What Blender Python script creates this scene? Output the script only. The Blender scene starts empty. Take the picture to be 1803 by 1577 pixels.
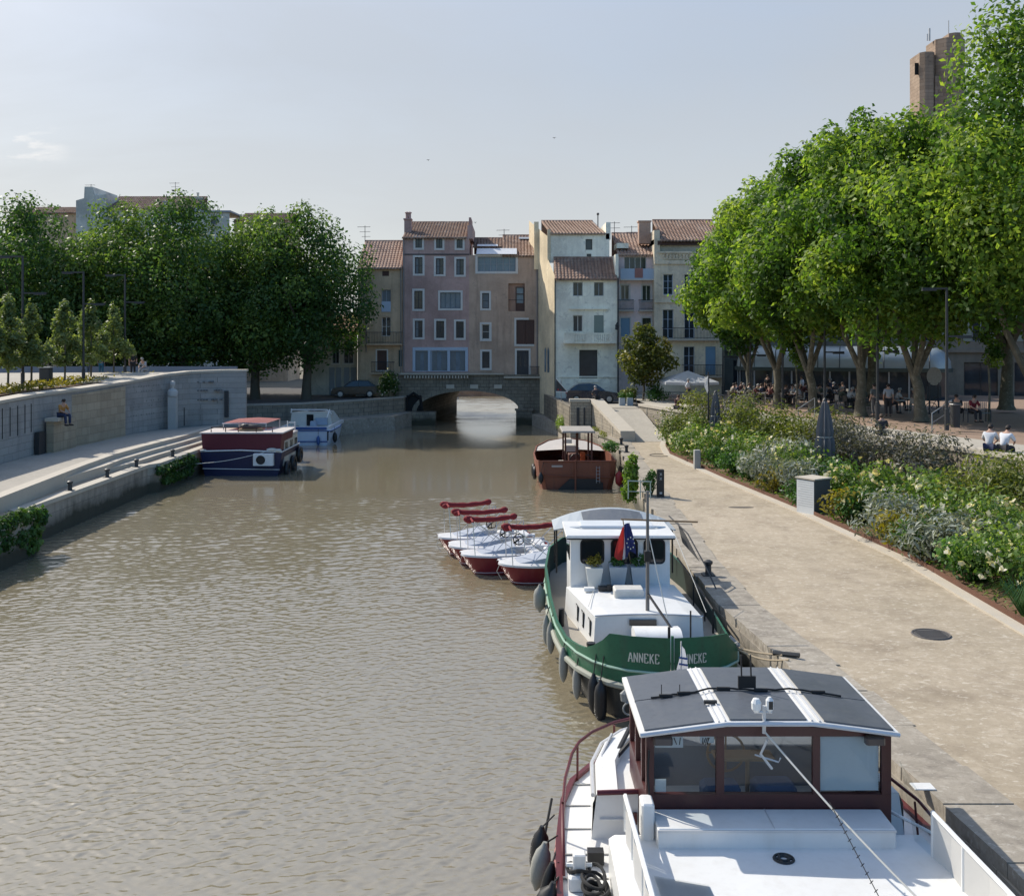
import bpy, math, random
import numpy as np
from mathutils import Vector, Matrix, Euler
random.seed(7); RNG = np.random.default_rng(11)
S = bpy.context.scene
COL = S.collection
F, CX, YH, H = 1800.0, 901.5, 590.0, 7.8        # lens in photo pixels, optical centre, horizon row, eye height over water
def wx(px, D): return (px - CX) * D / F
def wz(py, D): return H - (py - YH) * D / F
def gd(py, z): return F * (H - z) / (py - YH)
def gp(px, py, z):
    D = gd(py, z); return (wx(px, D), D, z)
def lerp(a, b, t): return a + (b - a) * t
def pl(pts, t):                                   # piecewise linear y(t)
    for (a, ya), (b, yb) in zip(pts, pts[1:]):
        if t <= b: return ya + (yb - ya) * max(0, (t - a)) / (b - a)
    return pts[-1][1]
# ------------------------------------------------------------------ mesh builder
class MB:
    def __init__(s): s.v = []; s.f = []; s.mi = []; s.cur = 0; s.T = None; s.starts = []
    def add(s, vs, fs):
        o = len(s.v); s.starts.append(o)
        if s.T is not None: vs = [s.T @ Vector(p) for p in vs]
        s.v += [tuple(p) for p in vs]
        for f in fs: s.f.append(tuple(i + o for i in f)); s.mi.append(s.cur)
        return s
    def box(s, x0, x1, y0, y1, z0, z1):
        if x0 > x1: x0, x1 = x1, x0
        if y0 > y1: y0, y1 = y1, y0
        if z0 > z1: z0, z1 = z1, z0
        v = [(x0,y0,z0),(x1,y0,z0),(x1,y1,z0),(x0,y1,z0),(x0,y0,z1),(x1,y0,z1),(x1,y1,z1),(x0,y1,z1)]
        return s.add(v, [(0,3,2,1),(4,5,6,7),(0,1,5,4),(1,2,6,5),(2,3,7,6),(3,0,4,7)])
    def bevbox(s, x0, x1, y0, y1, z0, z1, b=.02):
        if x0 > x1: x0, x1 = x1, x0
        if y0 > y1: y0, y1 = y1, y0
        r = lambda d, z: [(x0+d,y0,z),(x1-d,y0,z),(x1,y0+d,z),(x1,y1-d,z),(x1-d,y1,z),(x0+d,y1,z),(x0,y1-d,z),(x0,y0+d,z)]
        i = lambda z: [(x0+b,y0+b,z),(x1-b,y0+b,z),(x1-b,y0+b,z),(x1-b,y1-b,z),(x1-b,y1-b,z),(x0+b,y1-b,z),(x0+b,y1-b,z),(x0+b,y0+b,z)]
        rr = r(b, z0), r(b, z1-b)
        top = [(x0+b*1.5,y0+b,z1),(x1-b*1.5,y0+b,z1),(x1-b,y0+b*1.5,z1),(x1-b,y1-b*1.5,z1),(x1-b*1.5,y1-b,z1),(x0+b*1.5,y1-b,z1),(x0+b,y1-b*1.5,z1),(x0+b,y0+b*1.5,z1)]
        return s.loft([rr[0], rr[1], top])
    def quad(s, a, b, c, d): return s.add([a,b,c,d], [(0,1,2,3)])
    def poly(s, pts): return s.add(pts, [tuple(range(len(pts)))])
    def prism(s, pts, z0, z1):                    # pts counter-clockwise in plan; z1 may be a list
        n = len(pts); zt = z1 if isinstance(z1, (list, tuple)) else [z1]*n; zb = z0 if isinstance(z0, (list, tuple)) else [z0]*n
        v = [(p[0],p[1],zb[i]) for i, p in enumerate(pts)] + [(p[0],p[1],zt[i]) for i, p in enumerate(pts)]
        return s.add(v, [tuple(range(n-1,-1,-1)), tuple(range(n,2*n))] + [(i,(i+1)%n,n+(i+1)%n,n+i) for i in range(n)])
    def loft(s, rings, close=True, cap=True):
        n = len(rings[0]); v = [p for r in rings for p in r]; fs = []
        for k in range(len(rings)-1):
            for i in range(n if close else n-1):
                j = (i+1) % n
                fs.append((k*n+i, k*n+j, (k+1)*n+j, (k+1)*n+i))
        if cap and close: fs += [tuple(range(n-1,-1,-1)), tuple(range((len(rings)-1)*n, len(rings)*n))]
        return s.add(v, fs)
    def tube(s, pts, r, seg=6, r1=None, cap=True):
        pts = [Vector(p) for p in pts]; n = len(pts); rings = []; up = None
        for i, p in enumerate(pts):
            d = (pts[min(i+1,n-1)] - pts[max(i-1,0)])
            if d.length < 1e-9: d = Vector((0,0,1))
            d.normalize()
            if up is None:
                up = Vector((0,0,1)) if abs(d.z) < .9 else Vector((1,0,0))
            u = d.cross(up)
            if u.length < 1e-6: u = d.orthogonal()
            u.normalize(); w = u.cross(d); up = w
            rr = r[i] if isinstance(r, (list, tuple)) else (r if r1 is None else lerp(r, r1, i/(n-1)))
            rings.append([tuple(p + (u*math.cos(a)+w*math.sin(a))*rr) for a in [2*math.pi*k/seg for k in range(seg)]])
        return s.loft(rings, True, cap)
    def lathe(s, prof, c=(0,0,0), seg=16, sx=1, sy=1):
        rings = [[(c[0]+r*sx*math.cos(2*math.pi*k/seg), c[1]+r*sy*math.sin(2*math.pi*k/seg), c[2]+z) for k in range(seg)] for r, z in prof]
        return s.loft(rings)
    def ball(s, c, rx, ry=None, rz=None, seg=10, rows=7):
        ry = rx if ry is None else ry; rz = rx if rz is None else rz
        prof = [(max(1e-3, math.sin(math.pi*i/rows)), -math.cos(math.pi*i/rows)*rz) for i in range(rows+1)]
        return s.lathe([(r, z) for r, z in prof], c, seg, rx, ry)
    def torus(s, c, R, r, axis='Y', seg=18, rs=7):
        v = []; fs = []
        for i in range(seg):
            a = 2*math.pi*i/seg
            for k in range(rs):
                b = 2*math.pi*k/rs; q = R + r*math.cos(b); h = r*math.sin(b)
                p = {'Y': (q*math.cos(a), h, q*math.sin(a)), 'Z': (q*math.cos(a), q*math.sin(a), h), 'X': (h, q*math.cos(a), q*math.sin(a))}[axis]
                v.append((c[0]+p[0], c[1]+p[1], c[2]+p[2]))
        for i in range(seg):
            for k in range(rs):
                fs.append((i*rs+k, ((i+1)%seg)*rs+k, ((i+1)%seg)*rs+(k+1)%rs, i*rs+(k+1)%rs))
        return s.add(v, fs)
    def build_each(s, name, mat, parent=None, **k):
        o = None; st = s.starts + [len(s.v)]
        for a, b in zip(st, st[1:]):
            q = MB(); q.v = s.v[a:b]; q.f = [tuple(i-a for i in f) for f in s.f if a <= f[0] < b]; q.mi = [0]*len(q.f); o = q.build(name, mat, parent, **k)
        return o
    def build(s, name, mat, parent=None, smooth=False, local=False, fix=True):
        me = bpy.data.meshes.new(name)
        L = Vector((0,0,0))
        if parent is not None and not local:
            q = parent
            while q is not None: L += q.location; q = q.parent
        me.from_pydata([(p[0]-L.x, p[1]-L.y, p[2]-L.z) for p in s.v], [], s.f)
        mats = mat if isinstance(mat, (list, tuple)) else [mat]
        for m in mats: me.materials.append(m)
        if len(mats) > 1: me.polygons.foreach_set('material_index', s.mi)
        if fix:
            import bmesh
            bm = bmesh.new(); bm.from_mesh(me); bmesh.ops.recalc_face_normals(bm, faces=bm.faces); bm.to_mesh(me); bm.free()
        if smooth:
            me.polygons.foreach_set('use_smooth', [True]*len(me.polygons))
            try: me.set_sharp_from_angle(angle=math.radians(42))
            except Exception: pass
        me.update()
        o = bpy.data.objects.new(name, me); COL.objects.link(o)
        if parent is not None: o.parent = parent
        return o
def thing(name, label, cat, loc=(0,0,0), group=None, rz=0):
    o = bpy.data.objects.new(name, None); COL.objects.link(o); o.location = loc; o.rotation_euler = (0,0,rz)
    o.empty_display_size = .3
    return tag(o, label, cat, group)
def tag(o, label, cat, group=None):
    o['label'] = label; o['category'] = cat
    if group: o['group'] = group
    return o
def struct(o, kind='structure', label=None, cat=None):
    o['kind'] = kind
    if label: o['label'] = label; o['category'] = cat
    return o
def dup(o, loc=None, rz=None, label=None, group=None, parent=None, scale=None):
    c = o.copy(); COL.objects.link(c); c.parent = parent
    if loc is not None: c.location = loc
    if rz is not None: c.rotation_euler = (0,0,rz)
    if scale is not None: c.scale = scale
    if label: c['label'] = label
    if group: c['group'] = group
    for ch in list(o.children): dup(ch, parent=c)
    return c
# ------------------------------------------------------------------ materials
def newmat(name):
    m = bpy.data.materials.new(name); m.use_nodes = True
    nt = m.node_tree; nt.nodes.clear()
    out = nt.nodes.new('ShaderNodeOutputMaterial'); b = nt.nodes.new('ShaderNodeBsdfPrincipled')
    nt.links.new(b.outputs[0], out.inputs[0])
    return m, nt, b, out
def N(nt, t, **k):
    n = nt.nodes.new(t)
    for a, v in k.items():
        if a in n.inputs.keys(): n.inputs[a].default_value = v
        else: setattr(n, a, v)
    return n
def mixc(nt, a, b, fac, mode='MIX'):
    n = nt.nodes.new('ShaderNodeMix'); n.data_type = 'RGBA'; n.blend_type = mode
    for sk, v in ((6, a), (7, b), (0, fac)):
        if hasattr(v, 'links') or isinstance(v, bpy.types.NodeSocket): nt.links.new(v, n.inputs[sk])
        else: n.inputs[sk].default_value = (*v, 1) if isinstance(v, tuple) and len(v) == 3 else v
    return n.outputs[2]
def ramp(nt, src, stops):
    r = nt.nodes.new('ShaderNodeValToRGB'); e = r.color_ramp.elements
    while len(e) < len(stops): e.new(.5)
    for el, (p, c) in zip(e, stops): el.position = p; el.color = (*c, 1) if len(c) == 3 else c
    nt.links.new(src, r.inputs[0]); return r.outputs[0]
def coords(nt, scale=(1,1,1), rot=(0,0,0), kind='pos'):
    if kind == 'pos': src = N(nt, 'ShaderNodeNewGeometry').outputs['Position']
    else: src = N(nt, 'ShaderNodeTexCoord').outputs['Object']
    m = N(nt, 'ShaderNodeMapping'); m.inputs['Scale'].default_value = scale; m.inputs['Rotation'].default_value = rot
    nt.links.new(src, m.inputs[0]); return m.outputs[0]
def noise(nt, vec, scale, detail=4, rough=.6, dist=0):
    n = N(nt, 'ShaderNodeTexNoise'); n.inputs['Scale'].default_value = scale; n.inputs['Detail'].default_value = detail
    n.inputs['Roughness'].default_value = rough; n.inputs['Distortion'].default_value = dist
    nt.links.new(vec, n.inputs['Vector']); return n.outputs['Fac']
def bump(nt, b, h, strength=.3, dist=.02):
    n = N(nt, 'ShaderNodeBump'); n.inputs['Strength'].default_value = strength; n.inputs['Distance'].default_value = dist
    nt.links.new(h, n.inputs['Height']); nt.links.new(n.outputs[0], b.inputs['Normal'])
def sc(c, k): return tuple(min(1, x*k) for x in c)
def paint(name, col, rough=.45, var=.18, scale=3.0, metal=0, kind='obj', bmp=0, streak=0.0, dirt=(.12,.1,.08)):
    m, nt, b, o = newmat(name)
    v = coords(nt, kind=kind)
    n1 = noise(nt, v, scale, 5); n2 = noise(nt, v, scale*9, 3)
    c = mixc(nt, sc(col, 1-var), sc(col, 1+var*.6), n1)
    c = mixc(nt, c, sc(col, 1-var*1.2), ramp(nt, n2, [(.52,(0,0,0)),(.75,(.6,.6,.6))]))
    if streak:
        vs = coords(nt, (3.5,3.5,.28), kind=kind); ns = noise(nt, vs, 1.6, 4)
        c = mixc(nt, c, dirt, ramp(nt, ns, [(.5,(0,0,0)),(.78,(streak,)*3)]))
    nt.links.new(c, b.inputs['Base Color'])
    r = N(nt, 'ShaderNodeMapRange'); r.inputs[3].default_value = max(.02, rough-.1); r.inputs[4].default_value = min(1, rough+.15)
    nt.links.new(n1, r.inputs[0]); nt.links.new(r.outputs[0], b.inputs['Roughness'])
    b.inputs['Metallic'].default_value = metal
    if bmp: bump(nt, b, n2, bmp, .01)
    return m
def plaster(name, col, stain=.55, col2=None):
    m, nt, b, o = newmat(name); col = sc(col, 1.62)
    v = coords(nt); n1 = noise(nt, v, .35, 5, .65); n2 = noise(nt, v, 7, 4, .7)
    vs = coords(nt, (2.2,2.2,.16)); ns = noise(nt, vs, 1.3, 5, .65)
    c = mixc(nt, sc(col, .74), col2 or sc(col, 1.14), ramp(nt, n1, [(.36,(0,0,0)),(.62,(1,1,1))]))
    n5 = noise(nt, v, 1.4, 6, .7, .6); c = mixc(nt, c, mixc(nt, sc(col,.6), (.30,.28,.25), .4), ramp(nt, n5, [(.56,(0,0,0)),(.66,(.55,.55,.55))]))
    c = mixc(nt, c, sc(col, .45), ramp(nt, ns, [(.5,(0,0,0)),(.8,(stain,)*3)]))
    c = mixc(nt, c, sc(col, 1.3), ramp(nt, n2, [(.5,(0,0,0)),(.72,(.35,.35,.35))]))
    nt.links.new(c, b.inputs['Base Color']); b.inputs['Roughness'].default_value = .92
    bump(nt, b, n2, .35, .02); return m
def stone(name, c1, c2, mortar, bw=.6, bh=.3, rough=.9, plane='XZ', ms=.02, stain=.5, rot=0.0, algae=False):
    m, nt, b, o = newmat(name)
    g = N(nt, 'ShaderNodeNewGeometry'); mp = N(nt, 'ShaderNodeMapping'); mp.inputs['Rotation'].default_value = (0,0,rot); nt.links.new(g.outputs['Position'], mp.inputs[0])
    sp = N(nt, 'ShaderNodeSeparateXYZ'); nt.links.new(mp.outputs[0], sp.inputs[0]); cb = N(nt, 'ShaderNodeCombineXYZ')
    a, c_ = {'XZ': (0,2), 'YZ': (1,2), 'XY': (0,1)}[plane]
    nt.links.new(sp.outputs[a], cb.inputs[0]); nt.links.new(sp.outputs[c_], cb.inputs[1])
    nz = noise(nt, g.outputs['Position'], 1.2, 3); 
    add = N(nt, 'ShaderNodeVectorMath', operation='ADD'); scn = N(nt, 'ShaderNodeVectorMath', operation='SCALE'); scn.inputs['Scale'].default_value = .05
    cbn = N(nt, 'ShaderNodeCombineXYZ'); nt.links.new(nz, cbn.inputs[0]); nt.links.new(nz, cbn.inputs[1]); nt.links.new(cbn.outputs[0], scn.inputs[0])
    nt.links.new(cb.outputs[0], add.inputs[0]); nt.links.new(scn.outputs[0], add.inputs[1])
    br = N(nt, 'ShaderNodeTexBrick'); br.inputs['Scale'].default_value = 1; br.inputs['Brick Width'].default_value = bw; br.inputs['Row Height'].default_value = bh
    br.inputs['Mortar Size'].default_value = ms; br.inputs['Mortar Smooth'].default_value = .3
    br.inputs['Color1'].default_value = (*c1,1); br.inputs['Color2'].default_value = (*c2,1); br.inputs['Mortar'].default_value = (*mortar,1)
    nt.links.new(add.outputs[0], br.inputs['Vector'])
    v = coords(nt); n1 = noise(nt, v, .6, 6, .7); n2 = noise(nt, v, 12, 4, .7)
    vs = coords(nt, (2,2,.2)); ns = noise(nt, vs, 1.2, 5)
    c = mixc(nt, br.outputs['Color'], sc(c1, .5), ramp(nt, n1, [(.45,(0,0,0)),(.75,(stain,)*3)]))
    c = mixc(nt, c, sc(c1, .35), ramp(nt, ns, [(.52,(0,0,0)),(.8,(stain,)*3)]))
    c = mixc(nt, c, sc(c1, 1.35), ramp(nt, n2, [(.5,(0,0,0)),(.75,(.4,.4,.4))]))
    if algae:
        zz = N(nt, 'ShaderNodeSeparateXYZ'); nt.links.new(g.outputs['Position'], zz.inputs[0]); ad = N(nt, 'ShaderNodeMath', operation='MULTIPLY_ADD'); nt.links.new(n1, ad.inputs[0]); ad.inputs[1].default_value = -.9; nt.links.new(zz.outputs[2], ad.inputs[2])
        c = mixc(nt, c, (.035,.034,.018), ramp(nt, ad.outputs[0], [(0,(.92,.92,.92)),(.16,(.55,.55,.55)),(.55,(0,0,0))]))
    nt.links.new(c, b.inputs['Base Color']); b.inputs['Roughness'].default_value = rough
    mx = N(nt, 'ShaderNodeMath', operation='SUBTRACT'); nt.links.new(n2, mx.inputs[0]); nt.links.new(br.outputs['Fac'], mx.inputs[1])
    bump(nt, b, mx.outputs[0], .5, .02); return m
def ground(name, c1, c2, c3, s1=.4, s2=8, rough=.95, fleck=None, dark=None):
    m, nt, b, o = newmat(name); v = coords(nt)
    n1 = noise(nt, v, s1, 6, .65); n2 = noise(nt, v, s2, 5, .75); n3 = noise(nt, v, s2*6, 3, .7)
    c = mixc(nt, c1, c2, ramp(nt, n1, [(.3,(0,0,0)),(.7,(1,1,1))])); c = mixc(nt, c, c3, ramp(nt, n2, [(.45,(0,0,0)),(.75,(.8,.8,.8))]))
    if dark:
        n5 = noise(nt, v, s1*3.3, 5, .7); c = mixc(nt, c, dark, ramp(nt, n5, [(.5,(0,0,0)),(.72,(.75,.75,.75))]))
    if fleck:
        n4 = noise(nt, coords(nt, (1,1.6,1)), 5.5, 4, .7, .5)
        c = mixc(nt, c, fleck, ramp(nt, n4, [(.555,(0,0,0)),(.66,(.58,.58,.58))]))
        n6 = noise(nt, coords(nt, (.9,.16,1)), 1.5, 5, .65, .3); c = mixc(nt, c, sc(c1,.72), ramp(nt, n6, [(.5,(0,0,0)),(.7,(.35,.35,.35))]))
        n7 = noise(nt, v, 11, 4, .8); c = mixc(nt, c, sc(c1,.45), ramp(nt, n7, [(.56,(0,0,0)),(.70,(.4,.4,.4))]))
    c = mixc(nt, c, sc(c1, .55), ramp(nt, n3, [(.55,(0,0,0)),(.8,(.6,.6,.6))]))
    nt.links.new(c, b.inputs['Base Color']); b.inputs['Roughness'].default_value = rough
    bump(nt, b, n2, .3, .03); return m
def glassy(name, col, rough=.06, var=.5, spec=.5):
    m, nt, b, o = newmat(name); v = coords(nt); n = noise(nt, v, 1.3, 3)
    nt.links.new(mixc(nt, sc(col, 1-var), sc(col, 1+var), n), b.inputs['Base Color']); b.inputs['Roughness'].default_value = rough
    b.inputs['Specular IOR Level'].default_value = spec
    bump(nt, b, noise(nt, v, .9, 2), .05, .05); return m
def clearglass(name, tint=(.9,.95,.95), alpha=.22):
    m = bpy.data.materials.new(name); m.use_nodes = True; nt = m.node_tree; nt.nodes.clear()
    out = N(nt, 'ShaderNodeOutputMaterial'); t = N(nt, 'ShaderNodeBsdfTransparent'); g = N(nt, 'ShaderNodeBsdfGlossy'); g.inputs['Roughness'].default_value = .03
    t.inputs[0].default_value = (*tint,1)
    lw = N(nt, 'ShaderNodeLayerWeight'); lw.inputs[0].default_value = alpha
    mx = N(nt, 'ShaderNodeMixShader'); nt.links.new(lw.outputs['Fresnel'], mx.inputs[0]); nt.links.new(t.outputs[0], mx.inputs[1]); nt.links.new(g.outputs[0], mx.inputs[2])
    nt.links.new(mx.outputs[0], out.inputs[0]); return m
def cloth(name, col, trans=.35, var=.2, rough=.8):
    m, nt, b, o = newmat(name); v = coords(nt); n = noise(nt, v, 3, 5, .6)
    c = mixc(nt, sc(col, 1-var), sc(col, 1+var*.5), n); nt.links.new(c, b.inputs['Base Color']); b.inputs['Roughness'].default_value = rough
    t = N(nt, 'ShaderNodeBsdfTranslucent'); nt.links.new(c, t.inputs[0]); mx = N(nt, 'ShaderNodeMixShader'); mx.inputs[0].default_value = trans
    nt.links.new(b.outputs[0], mx.inputs[1]); nt.links.new(t.outputs[0], mx.inputs[2]); nt.links.new(mx.outputs[0], o.inputs[0]); return m
def leaf(name, dark, mid, light, trans=.45, rough=.5, spec=.35):
    m, nt, b, o = newmat(name)
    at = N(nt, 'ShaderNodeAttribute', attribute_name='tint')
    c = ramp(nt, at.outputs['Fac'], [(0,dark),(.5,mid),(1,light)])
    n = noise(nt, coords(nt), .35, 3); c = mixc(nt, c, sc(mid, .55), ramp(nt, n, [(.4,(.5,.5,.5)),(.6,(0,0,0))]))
    nt.links.new(c, b.inputs['Base Color']); b.inputs['Roughness'].default_value = rough; b.inputs['Specular IOR Level'].default_value = spec
    t = N(nt, 'ShaderNodeBsdfTranslucent')
    nt.links.new(mixc(nt, c, (1.0,1.0,.25), .75, 'MULTIPLY'), t.inputs[0])
    hs = N(nt, 'ShaderNodeHueSaturation'); hs.inputs['Value'].default_value = 1.8; nt.links.new(t.inputs[0].links[0].from_socket, hs.inputs['Color']); nt.links.new(hs.outputs[0], t.inputs[0])
    mx = N(nt, 'ShaderNodeMixShader'); mx.inputs[0].default_value = trans
    nt.links.new(b.outputs[0], mx.inputs[1]); nt.links.new(t.outputs[0], mx.inputs[2]); nt.links.new(mx.outputs[0], o.inputs[0]); return m
# ------------------------------------------------------------------ camera, sun, sky
cam = bpy.data.cameras.new('camera'); co = bpy.data.objects.new('camera', cam); COL.objects.link(co); S.camera = co
co.location = (0,0,H); co.rotation_euler = (math.radians(90),0,0)
cam.sensor_width = 36; cam.lens = 36*F/1803; cam.shift_y = -(788.5-YH)/1803; cam.clip_end = 3000; cam.clip_start = .1
S.view_settings.view_transform = 'Standard'; S.view_settings.look = 'None'; S.view_settings.exposure = 0
S.cycles.max_bounces = 8; S.cycles.transparent_max_bounces = 12; S.cycles.use_denoising = True
EL, AZ = math.radians(41), math.radians(-50)       # sun ahead and to the left
sd = Vector((math.sin(AZ)*math.cos(EL), math.cos(AZ)*math.cos(EL), math.sin(EL)))
sl = bpy.data.lights.new('sun', 'SUN'); sl.energy = 5.0; sl.angle = math.radians(.5); sl.color = (1,.93,.82)
so = bpy.data.objects.new('sun', sl); COL.objects.link(so); so.rotation_euler = (-sd).to_track_quat('-Z', 'Y').to_euler(); so.location = (-60,70,80)
W = bpy.data.worlds.new('World'); S.world = W; W.use_nodes = True; nt = W.node_tree; nt.nodes.clear()
wo = N(nt, 'ShaderNodeOutputWorld'); bg = N(nt, 'ShaderNodeBackground'); sky = N(nt, 'ShaderNodeTexSky')
sky.sky_type = 'NISHITA'; sky.sun_disc = False; sky.sun_elevation = EL; sky.sun_rotation = AZ % (2*math.pi); sky.air_density = 1.0; sky.dust_density = 2.2; sky.ozone_density = 1.5; sky.altitude = 20
tc = N(nt, 'ShaderNodeTexCoord')
mp = N(nt, 'ShaderNodeMapping'); mp.inputs['Scale'].default_value = (1,1,3.2); nt.links.new(tc.outputs['Generated'], mp.inputs[0])
cl = noise(nt, mp.outputs[0], 1.6, 6, .55, .4)
# hazy air: white around the sun and the horizon ahead, clear blue behind the viewer
dv = N(nt, 'ShaderNodeVectorMath', operation='NORMALIZE'); nt.links.new(tc.outputs['Generated'], dv.inputs[0])
dt = N(nt, 'ShaderNodeVectorMath', operation='DOT_PRODUCT'); nt.links.new(dv.outputs[0], dt.inputs[0]); dt.inputs[1].default_value = tuple(sd)
veil0 = ramp(nt, dt.outputs['Value'], [(0,(.02,.02,.02)),(.35,(.16,.16,.16)),(.65,(.62,.62,.62)),(1,(.92,.92,.92))])
sz = N(nt, 'ShaderNodeSeparateXYZ'); nt.links.new(dv.outputs[0], sz.inputs[0])
low = ramp(nt, sz.outputs[2], [(0,(.96,.96,.96)),(.3,(.90,.90,.90)),(.45,(.5,.5,.5)),(.7,(0,0,0))])
ahead = ramp(nt, sz.outputs[1], [(.0,(0,0,0)),(.55,(1,1,1))])
hzn = mixc(nt, low, ahead, 1.0, 'MULTIPLY')
veil1 = ramp(nt, cl, [(.35,(.86,.86,.86)),(.65,(1,1,1))])
veil = mixc(nt, mixc(nt, veil0, hzn, 1.0, 'LIGHTEN'), veil1, 1.0, 'MULTIPLY')
hcol = ramp(nt, sz.outputs[2], [(0,(.65,.675,.68)),(.10,(.575,.595,.61)),(.25,(.495,.53,.575)),(.36,(.50,.54,.60)),(.55,(.64,.68,.74)),(1,(.46,.55,.74))])
hc10 = N(nt, 'ShaderNodeVectorMath', operation='SCALE'); nt.links.new(hcol, hc10.inputs[0]); hc10.inputs['Scale'].default_value = 8.0
glow = ramp(nt, dt.outputs['Value'], [(.55,(0,0,0)),(.80,(.10,.098,.092)),(.93,(.4,.39,.37)),(1,(1,1,.95))])
gl10 = N(nt, 'ShaderNodeVectorMath', operation='SCALE'); nt.links.new(glow, gl10.inputs[0]); gl10.inputs['Scale'].default_value = 2.5
bs = N(nt, 'ShaderNodeHueSaturation'); bs.inputs['Saturation'].default_value = 1.35; bs.inputs['Value'].default_value = 1.6; nt.links.new(sky.outputs[0], bs.inputs['Color'])
hz = mixc(nt, bs.outputs[0], hc10.outputs[0], veil)
hz = mixc(nt, hz, gl10.outputs[0], 1.0, 'ADD')
# small cloud puffs low on the left
mp2 = N(nt, 'ShaderNodeMapping'); mp2.inputs['Scale'].default_value = (16,16,60); mp2.inputs['Location'].default_value = (.35,.1,.4); nt.links.new(tc.outputs['Generated'], mp2.inputs[0])
c2 = noise(nt, mp2.outputs[0], 1.0, 6, .6, .3)
sx = N(nt, 'ShaderNodeSeparateXYZ'); nt.links.new(tc.outputs['Generated'], sx.inputs[0])
def band(sock, a, b, c, d):
    r = ramp(nt, sock, [(max(0,a),(0,0,0)),(max(0.0001,b),(1,1,1)),(c,(1,1,1)),(d,(0,0,0))]); return r
bz = band(sx.outputs[2], .148,.16,.172,.185)
ngx = N(nt, 'ShaderNodeMath', operation='MULTIPLY'); ngx.inputs[1].default_value = -1; nt.links.new(sx.outputs[0], ngx.inputs[0])
bx_ = band(ngx.outputs[0], .39,.415,.435,.46)
mm = mixc(nt, bz, bx_, 1.0, 'MULTIPLY'); mm = mixc(nt, mm, ramp(nt, c2, [(.52,(0,0,0)),(.64,(.8,.8,.8))]), 1.0, 'MULTIPLY')
hz = mixc(nt, hz, (7.2,7.1,7.0), mm)
nt.links.new(hz, bg.inputs[0]); bg.inputs[1].default_value = .135; nt.links.new(bg.outputs[0], wo.inputs[0])
# ================================================================== SETTING
CONC = ground('concrete', (.40,.36,.30), (.32,.29,.24), (.46,.42,.36), .5, 6)
PAVE = ground('pale_paving', (.42,.385,.32), (.34,.31,.26), (.50,.46,.39), .3, 5)
QUAYM = ground('quay_gravel', (.40,.33,.24), (.32,.265,.185), (.49,.415,.315), .22, 2.6, fleck=(.62,.56,.46), dark=(.21,.165,.115))
QUAYS = ground('worn_stone_edge', (.34,.30,.24), (.25,.22,.175), (.45,.40,.33), .6, 4, dark=(.13,.11,.09), fleck=(.52,.48,.41))
PLAZAM = ground('plaza_ground', (.29,.20,.145), (.24,.165,.12), (.34,.25,.185), .25, 5)
PATHM = ground('left_path', (.36,.29,.21), (.30,.24,.18), (.42,.35,.27), .3, 5)
ROADM = ground('asphalt', (.075,.072,.07), (.055,.053,.052), (.10,.097,.093), .4, 8)
SOIL = ground('soil', (.15,.085,.045), (.10,.06,.035), (.21,.12,.06), 1.0, 8)
EARTH = ground('far_earth', (.16,.14,.10), (.12,.11,.08), (.2,.18,.13), .05, 1)
CANALW = stone('canal_wall_stone', (.30,.265,.215), (.37,.33,.27), (.18,.16,.13), 1.6, .9, stain=.8, plane='YZ', ms=.012, algae=True)
WALLST = stone('grey_wall_stone', (.29,.285,.27), (.35,.34,.32), (.20,.195,.185), .9, .34, plane='YZ', ms=.012, stain=.45)
WALLBE = stone('beige_wall_stone', (.34,.28,.195), (.42,.35,.25), (.22,.18,.13), .8, .42, plane='YZ', ms=.012, stain=.4)
OLDST = stone('old_bridge_stone', (.19,.165,.125), (.26,.225,.17), (.10,.088,.07), .55, .3, stain=.75, algae=True)
RUBBLE = stone('rubble_stone', (.37,.32,.245), (.27,.235,.185), (.20,.175,.14), .42, .22, plane='YZ', stain=.4)
RUBBLEX = stone('rubble_stone_front', (.37,.32,.245), (.27,.235,.185), (.20,.175,.14), .42, .22, stain=.4)
LIME = paint('pale_limestone', (.49,.44,.36), .8, .16, 1.5, bmp=.2, kind='pos')
CORTEN = paint('rusty_steel', (.13,.058,.034), .9, .4, 5, kind='pos')
DARKM = paint('dark_metal', (.03,.032,.035), .5, .2, 4)
GALV = paint('galvanised_metal', (.36,.36,.36), .4, .2, 6, metal=.6)
VOID = paint('dark_void', (.012,.012,.012), .9, .1)

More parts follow.
